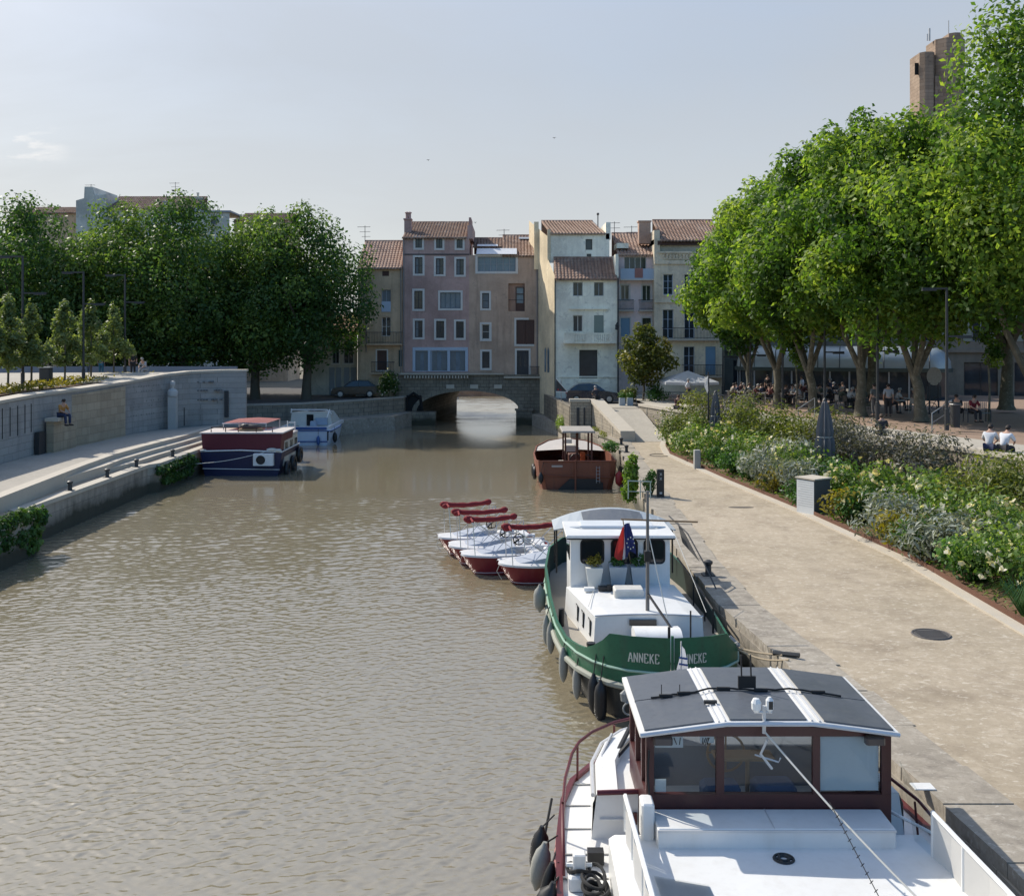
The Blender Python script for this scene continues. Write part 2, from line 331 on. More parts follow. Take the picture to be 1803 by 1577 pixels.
# ---- water: one sheet with real ripples
def water():
    ys = list(np.arange(6.0, 11.6, .12))
    while ys[-1] < 133:
        D = ys[-1]; ys.append(D + max(.021, D*D/14040*(.7 if D < 56 else 1.3)))
    ys = np.array(ys); xs = np.linspace(-19.5, 8.0, 760)
    Xg, Yg = np.meshgrid(xs, ys); dy = np.gradient(ys)[:, None]
    r = np.random.default_rng(5); Z = np.zeros_like(Xg)
    def lowf(sc_, seed):
        q = np.random.default_rng(seed); o = np.zeros_like(Xg)
        for _ in range(9):
            a = q.uniform(0, 6.28); k = 2*np.pi/q.uniform(.6, 1.6)/sc_
            o += np.sin((np.cos(a)*Xg*.7+np.sin(a)*Yg)*k + q.uniform(0, 6.28))
        return o/3
    patch = .95 + .2*np.clip(lowf(7, 1), -1.3, 1.3)
    ph = lowf(2.2, 2)*1.6; ph2 = lowf(3.1, 3)*1.6
    for i in range(120):
        lam = np.exp(r.uniform(np.log(.075), np.log(.34))); k = 2*np.pi/lam
        a = r.normal(math.pi/2+.12, .62)
        att = np.clip((lam/dy - 2.2)/2.5, 0, 1)
        amp = .035*lam/ math.sqrt(120)
        Z += att*amp*np.sin(k*(np.cos(a)*Xg+np.sin(a)*Yg) + r.uniform(0, 6.28) + (ph if i % 2 else ph2)*.35)
    for i in range(50):
        lam = np.exp(r.uniform(np.log(.30), np.log(.85))); k = 2*np.pi/lam; a = r.normal(math.pi/2+.1, .6)
        att = np.clip((lam/dy - 2.1)/1.5, 0, 1)*(.15+.75*np.clip((ys[:,None]-20)/22, 0, 1))
        Z += att*.022*lam/math.sqrt(50)*np.sin(k*(np.cos(a)*Xg+np.sin(a)*Yg) + r.uniform(0, 6.28) + ph*.3)
    Zf = np.zeros_like(Xg)
    for i in range(36):
        lam = np.exp(r.uniform(np.log(2.0), np.log(6.0))); k = 2*np.pi/lam; a = r.normal(math.pi/2, .5); Zf += .016*lam/6*np.sin(k*(np.cos(a)*Xg+np.sin(a)*Yg) + r.uniform(0, 6.28))
    Yb = 50.2 + .5*np.sin(Xg*.55+1) + .4*np.sin(Xg*1.7) + .35*np.sin(Xg*4.1+Yg) + np.where(Xg > -1, (Xg+1)*.35, 0)
    calm = np.clip((Yb-Yg)/1.3, 0, 1); calm = calm*calm*(3-2*calm)
    far = np.clip((Yg-88)/8, 0, 1)
    rough = np.maximum(calm*patch, .06 + .9*far)
    Z = Z*rough + Zf*far
    nv = Xg.size; nr, nc = Xg.shape
    me = bpy.data.meshes.new('water'); me.vertices.add(nv)
    me.vertices.foreach_set('co', np.stack([Xg, Yg, Z], -1).ravel())
    idx = np.arange(nv).reshape(nr, nc)
    q = np.stack([idx[:-1,:-1], idx[:-1,1:], idx[1:,1:], idx[1:,:-1]], -1).reshape(-1, 4)
    me.loops.add(q.size); me.loops.foreach_set('vertex_index', q.ravel().astype(np.int32))
    me.polygons.add(len(q)); me.polygons.foreach_set('loop_start', np.arange(0, q.size, 4, dtype=np.int32)); me.polygons.foreach_set('loop_total', np.full(len(q), 4, np.int32))
    me.update(calc_edges=True); me.polygons.foreach_set('use_smooth', [True]*len(q))
    m, nt, b, o = newmat('canal_water')
    v = coords(nt); n1 = noise(nt, v, .08, 4)
    nt.links.new(mixc(nt, (.235,.200,.132), (.200,.171,.113), n1), b.inputs['Base Color'])
    b.inputs['Roughness'].default_value = .11; b.inputs['IOR'].default_value = 2.4
    n2 = noise(nt, coords(nt, (2.2,4.5,1)), 1.6, 4, .6); bump(nt, b, n2, .10, .03)
    sy = N(nt, 'ShaderNodeSeparateXYZ'); nt.links.new(N(nt, 'ShaderNodeNewGeometry').outputs['Position'], sy.inputs[0])
    dvn = N(nt, 'ShaderNodeMath', operation='DIVIDE'); dvn.inputs[1].default_value = 140; nt.links.new(sy.outputs[1], dvn.inputs[0])
    msk = ramp(nt, dvn.outputs[0], [(.10,(.12,.12,.12)),(.28,(.30,.30,.30)),(.352,(.34,.34,.34)),(.372,(.02,.02,.02)),(.60,(.03,.03,.03)),(.68,(.7,.7,.7))])
    bn = [n for n in nt.nodes if n.type == 'BUMP'][0]; nt.links.new(msk, bn.inputs['Strength'])
    me.materials.append(m)
    ob = bpy.data.objects.new('water', me); COL.objects.link(ob); return struct(ob)
water()
# ---- terrain to the horizon, below everything
m = MB(); m.quad((-1500,-200,-.8),(1500,-200,-.8),(1500,2500,-.8),(-1500,2500,-.8)); struct(m.build('ground', EARTH))
# ---- far banks beyond the bridge
m = MB(); m.box(-600,-8.6,105.8,600,-.7,2.3); struct(m.build('far_bank', EARTH))
m = MB(); m.box(2.6,600,105.8,600,-.7,2.3); struct(m.build('far_bank', EARTH))
m = MB(); m.box(-8.59,2.59,131,600,-.7,.85); struct(m.build('far_bank', EARTH))
FARW = stone('far_brick', (.40,.25,.15), (.48,.33,.22), (.3,.22,.16), .5, .2)
m = MB(); m.box(-8.55,2.55,130.4,130.99,-.5,.72); tag(m.build('quay_wall', FARW), 'low sunlit brick quay wall seen through the bridge arch', 'wall')

# ---- left bank
LE = [(-16.9,6),(-16.9,36.4),(-17.9,37.2),(-17.9,50.2),(-17.55,50.9),(-17.4,66.2),(-16.9,72),(-14.2,79),(-9.6,84),(-8.4,89.4)]       # water edge
TOPE = [(-17.9,6),(-18.2,36),(-19.07,45.8),(-19.3,49.7),(-19.2,53.3),(-18.9,58),(-18.7,66.2)]
def edge_x(P, y): return pl(sorted((p[1], p[0]) for p in P), y)
# lower towpath with its canal wall
m = MB()
ysamp = [6,20,30,36.4,37.2,42,46,50.2,50.9,55,60,66.2]
def zlow(y): return pl([(6,1.62),(37,1.62),(47,1.4),(70,1.4)], y)
for a, b in zip(ysamp, ysamp[1:]):
    for y0, y1 in ((a, b),):
        l0, l1, r0, r1 = edge_x(TOPE,y0)-1.2, edge_x(TOPE,y1)-1.2, edge_x(LE,y0)-.42, edge_x(LE,y1)-.42
        m.quad((l0,y0,zlow(y0)),(r0,y0,1.40),(r1,y1,1.40),(l1,y1,zlow(y1)))
struct(m.build('towpath', PATHM))
m = MB()
for a, b in zip(ysamp, ysamp[1:]):
    r0, r1 = edge_x(LE,a), edge_x(LE,b)
    m.cur = 0; m.prism([(r0-.42,a),(r0,a),(r1,b),(r1-.42,b)], -.6, 1.28)
    m.cur = 1; m.prism([(r0-.45,a),(r0+.06,a),(r1+.06,b),(r1-.45,b)], 1.282, 1.45)
tag(m.build('canal_wall', [CANALW, LIME]), 'stained concrete canal wall with pale coping along the left bank', 'wall')
# steps
m = MB()
def stepstrip(off, zt, y0, y1, w=.5):
    ys = [y for y in (36,40,43,45.8,47,49.7,51.5,53.3,56,58,62,66.2) if y0 <= y <= y1]
    for a, b in zip(ys, ys[1:]):
        xa, xb = edge_x(TOPE,a), edge_x(TOPE,b); fa = off*min(1, (a-y0)/4+.02); fb = off*min(1, (b-y0)/4+.02)
        m.prism([(xa-w,a),(xa+fa,a),(xb+fb,b),(xb-w,b)], 1.0, zt)
stepstrip(.42, 1.80, 43, 66.2); stepstrip(.84, 1.60, 45.8, 66.2)
ys = [6,20,30,36,40,43,45.8,47,49.7,51.5,53.3,56,58,62,66.2]
for a, b in zip(ys, ys[1:]):
    xa, xb = edge_x(TOPE,a), edge_x(TOPE,b); m.prism([(xa-.5,a),(xa,a),(xb,b),(xb-.5,b)], .9, 2.02)
tag(m.build('quay_steps', LIME), 'long pale stone steps curving along the left towpath', 'steps')
GW = [(-22.2,6),(-22.3,30),(-22.9,44),(-23.2,50),(-22.7,54.6),(-22.4,59.6),(-21.6,63.3),(-20.6,65.4),(-18.9,66.2),(-17.3,66.4)]
GZ = [4.6,4.7,4.83,4.95,5.02,5.12,5.38,5.5,5.55,5.56]
m = MB()
for a, b in zip(ys, ys[1:]): m.quad((edge_x(GW,a)-.3,a,2.0),(edge_x(TOPE,a)-.45,a,2.0),(edge_x(TOPE,b)-.45,b,2.0),(edge_x(GW,b)-.3,b,2.0))
struct(m.build('promenade', CONC))
def wallstrip(m, P, zb, zt, th, n0=0, n1=None):     # thickness to the left of travel (away from the canal on the left bank)
    n1 = len(P) if n1 is None else n1
    nrm = []
    for i in range(len(P)):
        a, b = P[max(0,i-1)], P[min(len(P)-1,i+1)]; d = Vector((b[0]-a[0], b[1]-a[1], 0)).normalized(); nrm.append((-d.y*th, d.x*th))
    for i in range(n0, n1-1):
        a, b = P[i], P[i+1]; na, nb = nrm[i], nrm[i+1]
        zz0 = zb[i] if isinstance(zb, (list,tuple)) else zb; zz1 = zb[i+1] if isinstance(zb, (list,tuple)) else zb
        za = zt[i] if isinstance(zt, (list,tuple)) else zt; zc = zt[i+1] if isinstance(zt, (list,tuple)) else zt
        m.prism([(a[0],a[1]),(b[0],b[1]),(b[0]+nb[0],b[1]+nb[1]),(a[0]+na[0],a[1]+na[1])], [zz0,zz1,zz1,zz0], [za,zc,zc,za])
gw = thing('retaining_wall', 'tall curved grey stone retaining wall above the left promenade', 'wall', (-22,50,2))
m = MB(); wallstrip(m, GW, 1.5, [z-.14 for z in GZ], .6)
m.build('wall_face', WALLST, gw)
m = MB(); GWo = [(p[0]+.07, p[1]-.03) for p in GW]; wallstrip(m, GWo, [z-.137 for z in GZ], GZ, .9); m.build('coping', LIME, gw)
# beige block patch with a square niche
m = MB(); P2 = [(-22.9,53),(-22.62,54.6),(-22.33,59.0)]; 
wallstrip(m, [(p[0]+.02,p[1]) for p in P2], 2.0, [4.7,4.75,4.85], .2); m.build('stone_patch', WALLBE, gw)
m = MB()
for yy in (45.3,46.1,46.9,47.7,48.5,49.2): 
    xx = edge_x(GW, yy); m.box(xx-.02, xx+.015, yy, yy+.06, 3.1+.1*random.random(), 4.5)
m.build_each('vertical_joint', VOID, gw)
m = MB(); m.box(-22.96,-22.6,50.4,53.0,2.0,3.55); m.build('plinth', WALLBE, gw)
m = MB(); m.box(-22.95,-22.3,50.2,51.4,3.553,3.72); m.build('seat_slab', LIME, gw)
m = MB(); m.box(-23.1,-22.9,49.5,50.2,2.0,3.1); m.build('door', DARKM, gw)
m = MB()
for px, y0, y1, yy, xx in ((398,690,735,66.25,None),): m.box(-18.6,-18.35,66.08,66.2,2.5,4.2)
m.build('slot', DARKM, gw)
m = MB(); m.box(-20.95,-20.8,64.9,65.05,2.05,3.2); tag(m.build('marker_post', DARKM), 'short dark post standing in front of the grey retaining wall', 'post')
# relief courses (engraved rows) on the wall
m = MB()
for row, z in enumerate((3.0,3.5,3.8,4.4,4.7)):
    for k in range(14):
        y = 59.9 + k*.26 + .05*random.random()
        if random.random() < .55: m.box(edge_x(GW,y)-.02, edge_x(GW,y)+.012, y, y+.16, z, z+.10)
for z in (3.6,4.2,4.75):
    for k in range(9):
        if random.random() < .7: x = -20.2+k*.17; m.box(x, x+.11, 65.5+.35*(x+20.6)/1.7, 65.75+.35*(x+20.6)/1.7, z, z+.09)
m.build('engraved_row', paint('engraving', (.17,.17,.165), .9), gw)
# stele with bust
st = thing('bust_stele', 'grey stone bust on a tall slab in front of the retaining wall', 'sculpture', (-20.9,63.4,2))
m = MB(); m.box(-21.25,-20.75,63.1,63.5,2.0,4.0); m.box(-21.25,-20.95,63.5,63.62,2.0,4.9); m.build('slab', paint('stele_stone', (.42,.42,.40), .8, kind='pos'), st)
m = MB(); m.lathe([(.05,0),(.30,.03),(.34,.3),(.26,.42),(.10,.5),(.09,.58),(.15,.66),(.17,.8),(.13,.93),(.03,.98)], (-21,63.25,4.0), 12, 1, .8); m.ball((-21.0,63.06,4.74),.035,.05,.04); m.build('bust', paint('bust_stone', (.46,.46,.44), .8, kind='pos'), st, smooth=True)
# upper ground on the left
m = MB()
GU = [(p[0]-.6, p[1]+.2, z-.16) for p, z in zip(GW, GZ)]
for a, b in zip(GU, GU[1:]): m.quad((-140,a[1] if a[1] < 60 else lerp(a[1],a[1]+12,.5),4.72),(a[0],a[1],a[2]),(b[0],b[1],b[2]),(-140,b[1] if b[1] < 60 else lerp(b[1],b[1]+12,.5),4.72))
m.quad((-140,71.5,4.72),(-17.6,66.7,5.38),(-20.9,78,4.7),(-140,79,4.7))
struct(m.build('upper_terrace', PAVE))
m = MB(); m.quad((-24.6,30,4.80),(-24.6,52,4.93),(-28.6,72,4.86),(-34,52,4.80)); m.quad((-24.6,52,4.93),(-24.2,60,5.02),(-24.4,69,5.12),(-28.6,72,4.86)); struct(m.build('planting_strip', SOIL))
m = MB(); m.box(-75,-20.9,77.6,77.9,4.6,5.42); tag(m.build('parapet_wall', paint('mauve_concrete', (.28,.26,.27), .9, kind='pos')), 'long low grey parapet behind the small left trees', 'wall')
m = MB(); m.prism([(-17.7,66.5),(-17.35,66.5),(-20.75,77.9),(-21.1,77.9)],1.0,[5.36,5.36,4.66,4.66]); tag(m.build('terrace_side_wall', WALLST), 'shaded end wall of the upper terrace beside the dark trees', 'wall')
# lower ledge and embankment toward the bridge
m = MB(); m.prism([(-18.7,66.2),(-17.4,66.21),(-16.9,72),(-14.2,79),(-9.6,84),(-8.4,89.4),(-9.2,89.4),(-12.4,85),(-16.4,80.2),(-20.8,78.1)], -.6, 1.15); struct(m.build('ledge', QUAYS))
em = thing('embankment_wall', 'old stone embankment wall between the retaining wall and bridge', 'wall', (-14,80,1))
m = MB(); EW = [(-20.9,78.2),(-16.3,80.2),(-12.4,84.4),(-9.4,88.6),(-9.2,89.9)]; wallstrip(m, EW, .9, 2.36, .5); m.build('wall_face', stone('embankment_stone',(.25,.215,.165),(.31,.27,.21),(.13,.115,.09),.7,.36, stain=.8), em)
m = MB(); wallstrip(m, [(p[0]+.05,p[1]-.05) for p in EW], 2.363, 2.5, .6); m.build('coping', CONC, em)
m = MB(); m.prism([(-21.2,78.3),(-16.6,80.5),(-12.8,84.9),(-9.9,89),(-9.9,105.7),(-300,105.7),(-300,78.3)], .5, 2.42); struct(m.build('left_street', ROADM))

# ---- right bank
QE = [(6.25,4),(6.05,13),(5.9,14.3),(5.35,20.9),(4.95,24.9),(4.95,29.6),(5.35,41.8),(6.0,55.7),(6.25,63),(4.7,72)]
KE = [(11.3,4),(11.4,22.7),(11.5,29.6),(10.8,37.1),(9.65,45.9),(8.6,55.7),(9.0,60),(9.45,62.4)]
yq = [4,10,13,14.3,17,20.9,24.9,29.6,33,37.1,41.8,45.9,50,55.7,60,62.4]
m = MB()
for a, b in zip(yq, yq[1:]):
    x0, x1 = edge_x(QE,a)+.9, edge_x(QE,b)+.9; k0, k1 = edge_x(KE,a), edge_x(KE,b); n = 6
    for i in range(n):
        s0, s1 = i/n, (i+1)/n
        m.quad((lerp(x0,k0,s0),a,1.3),(lerp(x0,k0,s1),a,1.3),(lerp(x1,k1,s1),b,1.3),(lerp(x1,k1,s0),b,1.3))
struct(m.build('quay', QUAYM))
qw = thing('quay_wall', 'weathered stone quay wall with big edge slabs beside the moored boats', 'wall', (5.5,30,0))
m = MB(); yq2 = yq + [66,72]
for a, b in zip(yq2, yq2[1:]):
    x0, x1 = edge_x(QE,a), edge_x(QE,b); m.prism([(x0,a),(x0+.5,a),(x1+.5,b),(x1,b)], -.6, 1.12)
m.build('wall_face', CANALW, qw)
m = MB(); y = 4.0
while y < 71:
    w = random.uniform(1.0,1.7); y1 = min(72, y+w); j = random.uniform(-.05,.05); dz = random.uniform(-.012,.02); x0, x1 = edge_x(QE,y)+j, edge_x(QE,y1-.03)+j
    m.prism([(x0,y),(x0+.98+random.uniform(-.03,.04),y),(x1+.98+random.uniform(-.03,.04),y1-.012),(x1,y1-.012)], 1.122, 1.325+dz); y = y1
m.build('edge_slab', QUAYS, qw)
# grass verge and strip left of the ramp
GRASSM = ground('verge', (.10,.13,.035), (.16,.14,.07), (.07,.10,.03), 1.5, 9)
m = MB(); m.poly([(6.25,62.4,1.31),(7.0,62.4,1.31),(5.6,72,1.32),(4.7,72,1.2)]); m.quad((6.3,58.5,1.306),(6.9,59.5,1.306),(7.1,62.35,1.306),(6.3,62.35,1.306)); struct(m.build('verge', GRASSM))
# ramp
m = MB(); m.quad((7.5,62.4,1.31),(9.5,62.4,1.31),(9.1,72.2,2.62),(5.9,72.2,2.62)); struct(m.build('ramp', PAVE))
m = MB(); m.box(7.55,8.35,66.55,66.75,1.88,1.9); 
rw = thing('ramp_wall', 'low stone wall with broad pale coping on the canal side of the ramp', 'wall', (6,67,1.3))
m = MB(); m.prism([(6.72,62.55),(7.45,62.55),(6.35,72.4),(5.6,72.4)], .9, [1.72,1.72,3.1,3.1]); m.cur = 1; m.prism([(4.1,72.0),(5.6,72.0),(5.6,72.55),(4.1,72.55)], .5, 3.1); m.build('wall_face', [RUBBLE, RUBBLEX], rw)
m = MB(); m.prism([(6.62,62.45),(7.52,62.45),(6.42,72.4),(5.5,72.4)], [1.723,1.723,3.103,3.103], [1.95,1.95,3.3,3.3]); m.prism([(4.05,71.93),(5.5,71.93),(5.5,72.6),(4.05,72.6)], 3.103, 3.3)
m.build('coping', LIME, rw)
m = MB(); m.box(6.66,7.5,62.40,62.449,1.3,1.9); m.build('end_block', LIME, rw)
m = MB()
for y in (65.2,68.5,71.6): 
    x = lerp(6.72,5.6,(y-62.55)/9.85); m.box(x-.03,x+.2,y,y+.16,.95,1.72+(y-62.55)*.14)
m.build_each('pilaster', LIME, rw)
m = MB(); m.box(4.55,4.75,71.95,71.99,1.4,2.7); m.box(5.05,5.15,71.95,71.99,1.5,2.7); m.build_each('wall_slot', DARKM, rw)
# terrace wall behind the flower bed
TW = [(9.0,72.3),(11,64),(13,56.5),(17.3,36.9),(19.3,28),(21,18),(22,6)]; TZ = [2.95,3.02,3.2,3.6,3.7,3.75,3.75]
tw = thing('terrace_wall', 'rubble stone terrace wall with pale coping between flower bed and plaza', 'wall', (14,52,1.5))
m = MB(); wallstrip(m, TW[::-1], .8, [z-.16 for z in TZ[::-1]], -.5); m.build('wall_face', RUBBLE, tw)
m = MB(); wallstrip(m, [(p[0]-.08,p[1]) for p in TW[::-1]], [z-.157 for z in TZ[::-1]], [z+.02 for z in TZ[::-1]], -.75); m.build('coping', LIME, tw)
m = MB()
for y, zt in ((70.8,2.8),(68.0,2.83),(65.3,2.85)):
    x = edge_x(TW,y); m.box(x-.05,x+.2,y,y+.16,1.2,zt)
m.build_each('pilaster', LIME, tw)
# plaza and pale border
m = MB(); rows = [(8.2,104,2.7)] + [(p[0],p[1],z) for p, z in zip(TW, TZ)]
def off(r, d): return (r[0]+d*.98, r[1]+d*.2, r[2])
for a, b in zip(rows, rows[1:]):
    m.quad(off(b,3.0), off(b,90), off(a,90), off(a,3.0))
struct(m.build('plaza', PLAZAM))
m = MB()
for a, b in zip(rows[1:], rows[2:]): m.quad(off(b,.5), off(b,3.0), off(a,3.0), off(a,.5))
m.quad(off(rows[1],.5), off(rows[1],3.0), off(rows[0],3.0), off(rows[0],.5))
struct(m.build('plaza_border', PAVE))
m = MB(); m.prism([(4.1,72.56),(9.0,72.4),(10.5,72.6),(10.5,104),(2.7,104),(3.2,84)], .5, 2.62); struct(m.build('right_street', ROADM))
m = MB(); m.quad((5.2,72.65,2.63),(9.0,72.5,2.63),(8.9,77,2.63),(5.2,77,2.63)); struct(m.build('street_paving', PAVE))
m = MB(); m.prism([(4.05,72.5),(4.4,72.5),(3.5,84),(2.9,90),(2.55,90),(3.1,84)], .4, 2.75); tag(m.build('street_wall', OLDST), 'dark old stone wall below the street, right of the bridge arch', 'wall')
m = MB(); m.prism([(4.7,71.9),(3.4,80),(1.6,89.4),(2.6,89.4),(3.15,84),(4.1,72.2)][::1], -.6, .95); struct(m.build('ledge', QUAYS))
# flower bed soil and edging
m = MB()
yb = [4,12,18,22.7,29.6,37.1,41,45.9,50,55.7,60,62.4]
for a, b in zip(yb, yb[1:]):
    m.quad((edge_x(KE,a)+.12,a,1.36),(edge_x(TW,a)+.05,a,1.95),(edge_x(TW,b)+.05,b,1.95),(edge_x(KE,b)+.12,b,1.36))
m.quad((9.45,62.4,1.34),(edge_x(TW,62.4),62.4,1.9),(11,64,1.9),(9.6,64.5,1.4))
struct(m.build('flower_bed', SOIL))
m = MB()
for a, b in zip(yb, yb[1:]):
    k0, k1 = edge_x(KE,a), edge_x(KE,b); m.prism([(k0-.34,a),(k0,a),(k1,b),(k1-.34,b)], 1.0, 1.345)
tag(m.build('kerb', LIME), 'pale flush stone kerb along the flower bed', 'kerb')
m = MB()
for a, b in zip(yb, yb[1:]):
    k0, k1 = edge_x(KE,a), edge_x(KE,b); m.prism([(k0+.005,a),(k0+.035,a),(k1+.035,b),(k1+.005,b)], 1.1, 1.47)
tag(m.build('bed_edging', CORTEN), 'rusty steel strip edging the flower bed', 'edging')
# ================================================================== BUILDINGS
def tilemat(name, c1, c2, c3):
    m, nt, b, o = newmat(name); v = coords(nt); n1 = noise(nt, v, .7, 5, .7); n2 = noise(nt, coords(nt, (3.6,2.2,2.2)), 1.0, 3, .8)
    c = mixc(nt, c1, c2, ramp(nt, n2, [(.35,(0,0,0)),(.65,(1,1,1))])); c = mixc(nt, c, c3, ramp(nt, n1, [(.5,(0,0,0)),(.72,(.7,.7,.7))]))
    nt.links.new(c, b.inputs['Base Color']); b.inputs['Roughness'].default_value = .9; bump(nt, b, noise(nt, v, 9, 3), .4, .02); return m
TILE = tilemat('terracotta_tile', (.20,.115,.08), (.33,.215,.155), (.43,.35,.28))
TILEP = tilemat('weathered_pale_tile', (.36,.22,.155), (.42,.31,.24), (.25,.15,.11))
WHITEP = paint('white_trim', (.62,.60,.56), .7, .14, 1.2, kind='pos', bmp=.15)
BLUEW = paint('pale_blue_trim', (.42,.50,.60), .6, .12, 2, kind='pos')
GREYW = paint('grey_joinery', (.30,.33,.36), .6, .15, 3, kind='pos')
DARKW = paint('dark_joinery', (.035,.035,.04), .5, .2, 3, kind='pos')
BROWNW = paint('brown_shutter', (.075,.035,.025), .6, .2, 3, kind='pos')
BLUESH = paint('blue_shutter', (.19,.32,.45), .6, .12, 3, kind='pos')
GREENSH = paint('grey_green_blind', (.25,.29,.25), .7, .1, 3, kind='pos')
IRON = paint('wrought_iron', (.02,.022,.025), .5, .2, 5)
PIPE = paint('zinc_pipe', (.25,.23,.22), .6, .2, 4, kind='pos')
WGLASS = glassy('window_glass', (.035,.045,.055), .05, .6)
WGLASSB = glassy('bluish_window_glass', (.12,.18,.23), .08, .4)
CURT = paint('net_curtain', (.16,.18,.19), .5, .35, 4, kind='pos')
def wall_holes(m, x0, x1, z0, z1, holes, y, depth=.28, ztop=None):
    """front wall on plane y facing -y with real openings and reveals; ztop(x) bounds the last row"""
    xs = sorted({x0, x1, *[h[0] for h in holes], *[h[1] for h in holes]}); zs = sorted({z0, z1, *[h[2] for h in holes], *[h[3] for h in holes]})
    xs = [x for x in xs if x0 <= x <= x1]; zs = [z for z in zs if z0 <= z <= z1]
    for a, b in zip(xs, xs[1:]):
        for c, d in zip(zs, zs[1:]):
            mx, mz = (a+b)/2, (c+d)/2
            if any(h[0] < mx < h[1] and h[2] < mz < h[3] for h in holes): continue
            m.quad((a,y,c),(b,y,c),(b,y,d),(a,y,d))
    for h in holes:
        a, b, c, d = h[:4]; q = y+depth
        m.quad((a,y,c),(a,y,d),(a,q,d),(a,q,c)); m.quad((b,y,c),(b,q,c),(b,q,d),(b,y,d)); m.quad((a,y,c),(a,q,c),(b,q,c),(b,y,c)); m.quad((a,y,d),(b,y,d),(b,q,d),(a,q,d))
def frame(m, x0, x1, z0, z1, w, y0, y1):
    m.box(x0, x0+w, y0, y1, z0, z1); m.box(x1-w, x1, y0, y1, z0, z1); m.box(x0+w, x1-w, y0, y1, z1-w, z1); m.box(x0+w, x1-w, y0, y1, z0, z0+w)
def window(par, x0, x1, z0, z1, y, trim=WHITEP, tw=.18, joins=1, rows=2, fr=DARKW, glass=WGLASS, name='window', shutter=None, proud=.035, rec=.14, curtain=False):
    """children of a house: a window (frame) with surround, pane sub-parts"""
    m = MB(); yy = y+rec; w = .055
    frame(m, x0, x1, z0, z1, w, yy, yy+.06)
    for k in range(joins): x = lerp(x0, x1, (k+1)/(joins+1)); m.box(x-.03, x+.03, yy-.005, yy+.055, z0+w, z1-w)
    for k in range(rows-1):
        z = lerp(z0, z1, (k+1)/rows)
        bs = [x0+w] + [lerp(x0,x1,(q+1)/(joins+1)) for q in range(joins)] + [x1-w]
        for a, b in zip(bs, bs[1:]): m.box(a+(.03 if a > x0+w+.001 else 0), b-(.03 if b < x1-w-.001 else 0), yy+.008, yy+.045, z-.017, z+.017)
    o = m.build(name, fr, par)
    m = MB(); m.quad((x0+.02,yy+.04,z0+.02),(x1-.02,yy+.04,z0+.02),(x1-.02,yy+.04,z1-.02),(x0+.02,yy+.04,z1-.02)); m.build('pane', glass, o)
    if curtain:
        m = MB(); m.box(x0+.06, lerp(x0,x1,.42), yy+.02, yy+.035, z0+.06, z1-.06); m.build('curtain', CURT, o)
    if trim is not None:
        m = MB(); e = tw
        m.box(x0-e, x0-.002, y-proud, y-.002, z0-e, z1+e); m.box(x1+.002, x1+e, y-proud, y-.002, z0-e, z1+e)
        m.box(x0-.002, x1+.002, y-proud, y-.002, z1+.002, z1+e); m.box(x0-.002, x1+.002, y-proud-.02, y-.002, z0-e, z0-.002); m.build('surround', trim, o)
    if shutter:
        m = MB(); m.box(x0+.01, x1-.01, y+.02, y+.06, z0+.01, z1-.01)
        for k in range(int((z1-z0)/.12)): m.box(x0+.05, x1-.05, y+.012, y+.0195, z0+.06+k*.12, z0+.12+k*.12)
        m.build('shutter', shutter, o)
    return o
def roof_tiles(m, x0, x1, y0, z0, y1, z1, pitch=.27, rows=None, skew=0.0):
    """pantile sheet climbing from the eave (y0,z0) to the ridge (y1,z1)"""
    L = math.hypot(y1-y0, z1-z0); rows = rows or max(3, int(L/.38)); nx = max(2, int((x1-x0)/pitch)); per = 6
    rn = random.Random(int(abs(x0*100)))
    for r in range(rows):
        t0, t1 = r/rows, (r+1)/rows+.012
        pts0 = []; pts1 = []
        for i in range(nx*per+1):
            x = x0+(x1-x0)*i/(nx*per); h = .075*abs(math.sin(math.pi*(i/per)))**.8
            j = .012*math.sin(r*12.9+(i//per)*7.3)
            pts0.append((x+skew*(t0), lerp(y0,y1,t0), lerp(z0,z1,t0)+h+.045+j)); pts1.append((x+skew*t1, lerp(y0,y1,t1), lerp(z0,z1,t1)+h+.005+j))
        m.loft([pts0, pts1], False, False)
        if r == 0: m.loft([[(p[0],p[1],p[2]-.13) for p in pts0], pts0], False, False)
def roof(par, x0, x1, yf, ze, yb, zr, mat=TILE, over=.25, name='roof', skew=0):
    m = MB(); t = (zr-ze)/(yb-yf)
    roof_tiles(m, x0, x1, yf-over, ze-over*t, yb, zr, skew=skew)
    m.add([(x0,yf-over,ze-over*t-.06),(x1,yf-over,ze-over*t-.06),(x1+skew,yb,zr-.06),(x0+skew,yb,zr-.06),(x1+skew,yb+.05,ze-.4),(x0+skew,yb+.05,ze-.4)], [(0,1,2,3),(3,2,4,5)])
    o = m.build(name, mat, par)
    m = MB(); m.tube([(x0+skew,yb,zr+.03),(x1+skew,yb,zr+.03)], .11, 8); m.build('ridge', mat, o); return o
def antenna(par, x, y, z0, h, kind=0):
    m = MB(); m.tube([(x,y,z0),(x,y,z0+h)], .028, 5)
    for k in range(2+kind):
        z = z0+h-.12-k*.45; m.tube([(x-.7+.2*k,y,z),(x+.5,y,z+.02)], .018, 4)
        if k == 0:
            for q in range(5): m.tube([(x-.65+q*.26,y-.25,z),(x-.65+q*.26,y+.25,z)], .012, 4)
    m.build('antenna', DARKM, par)
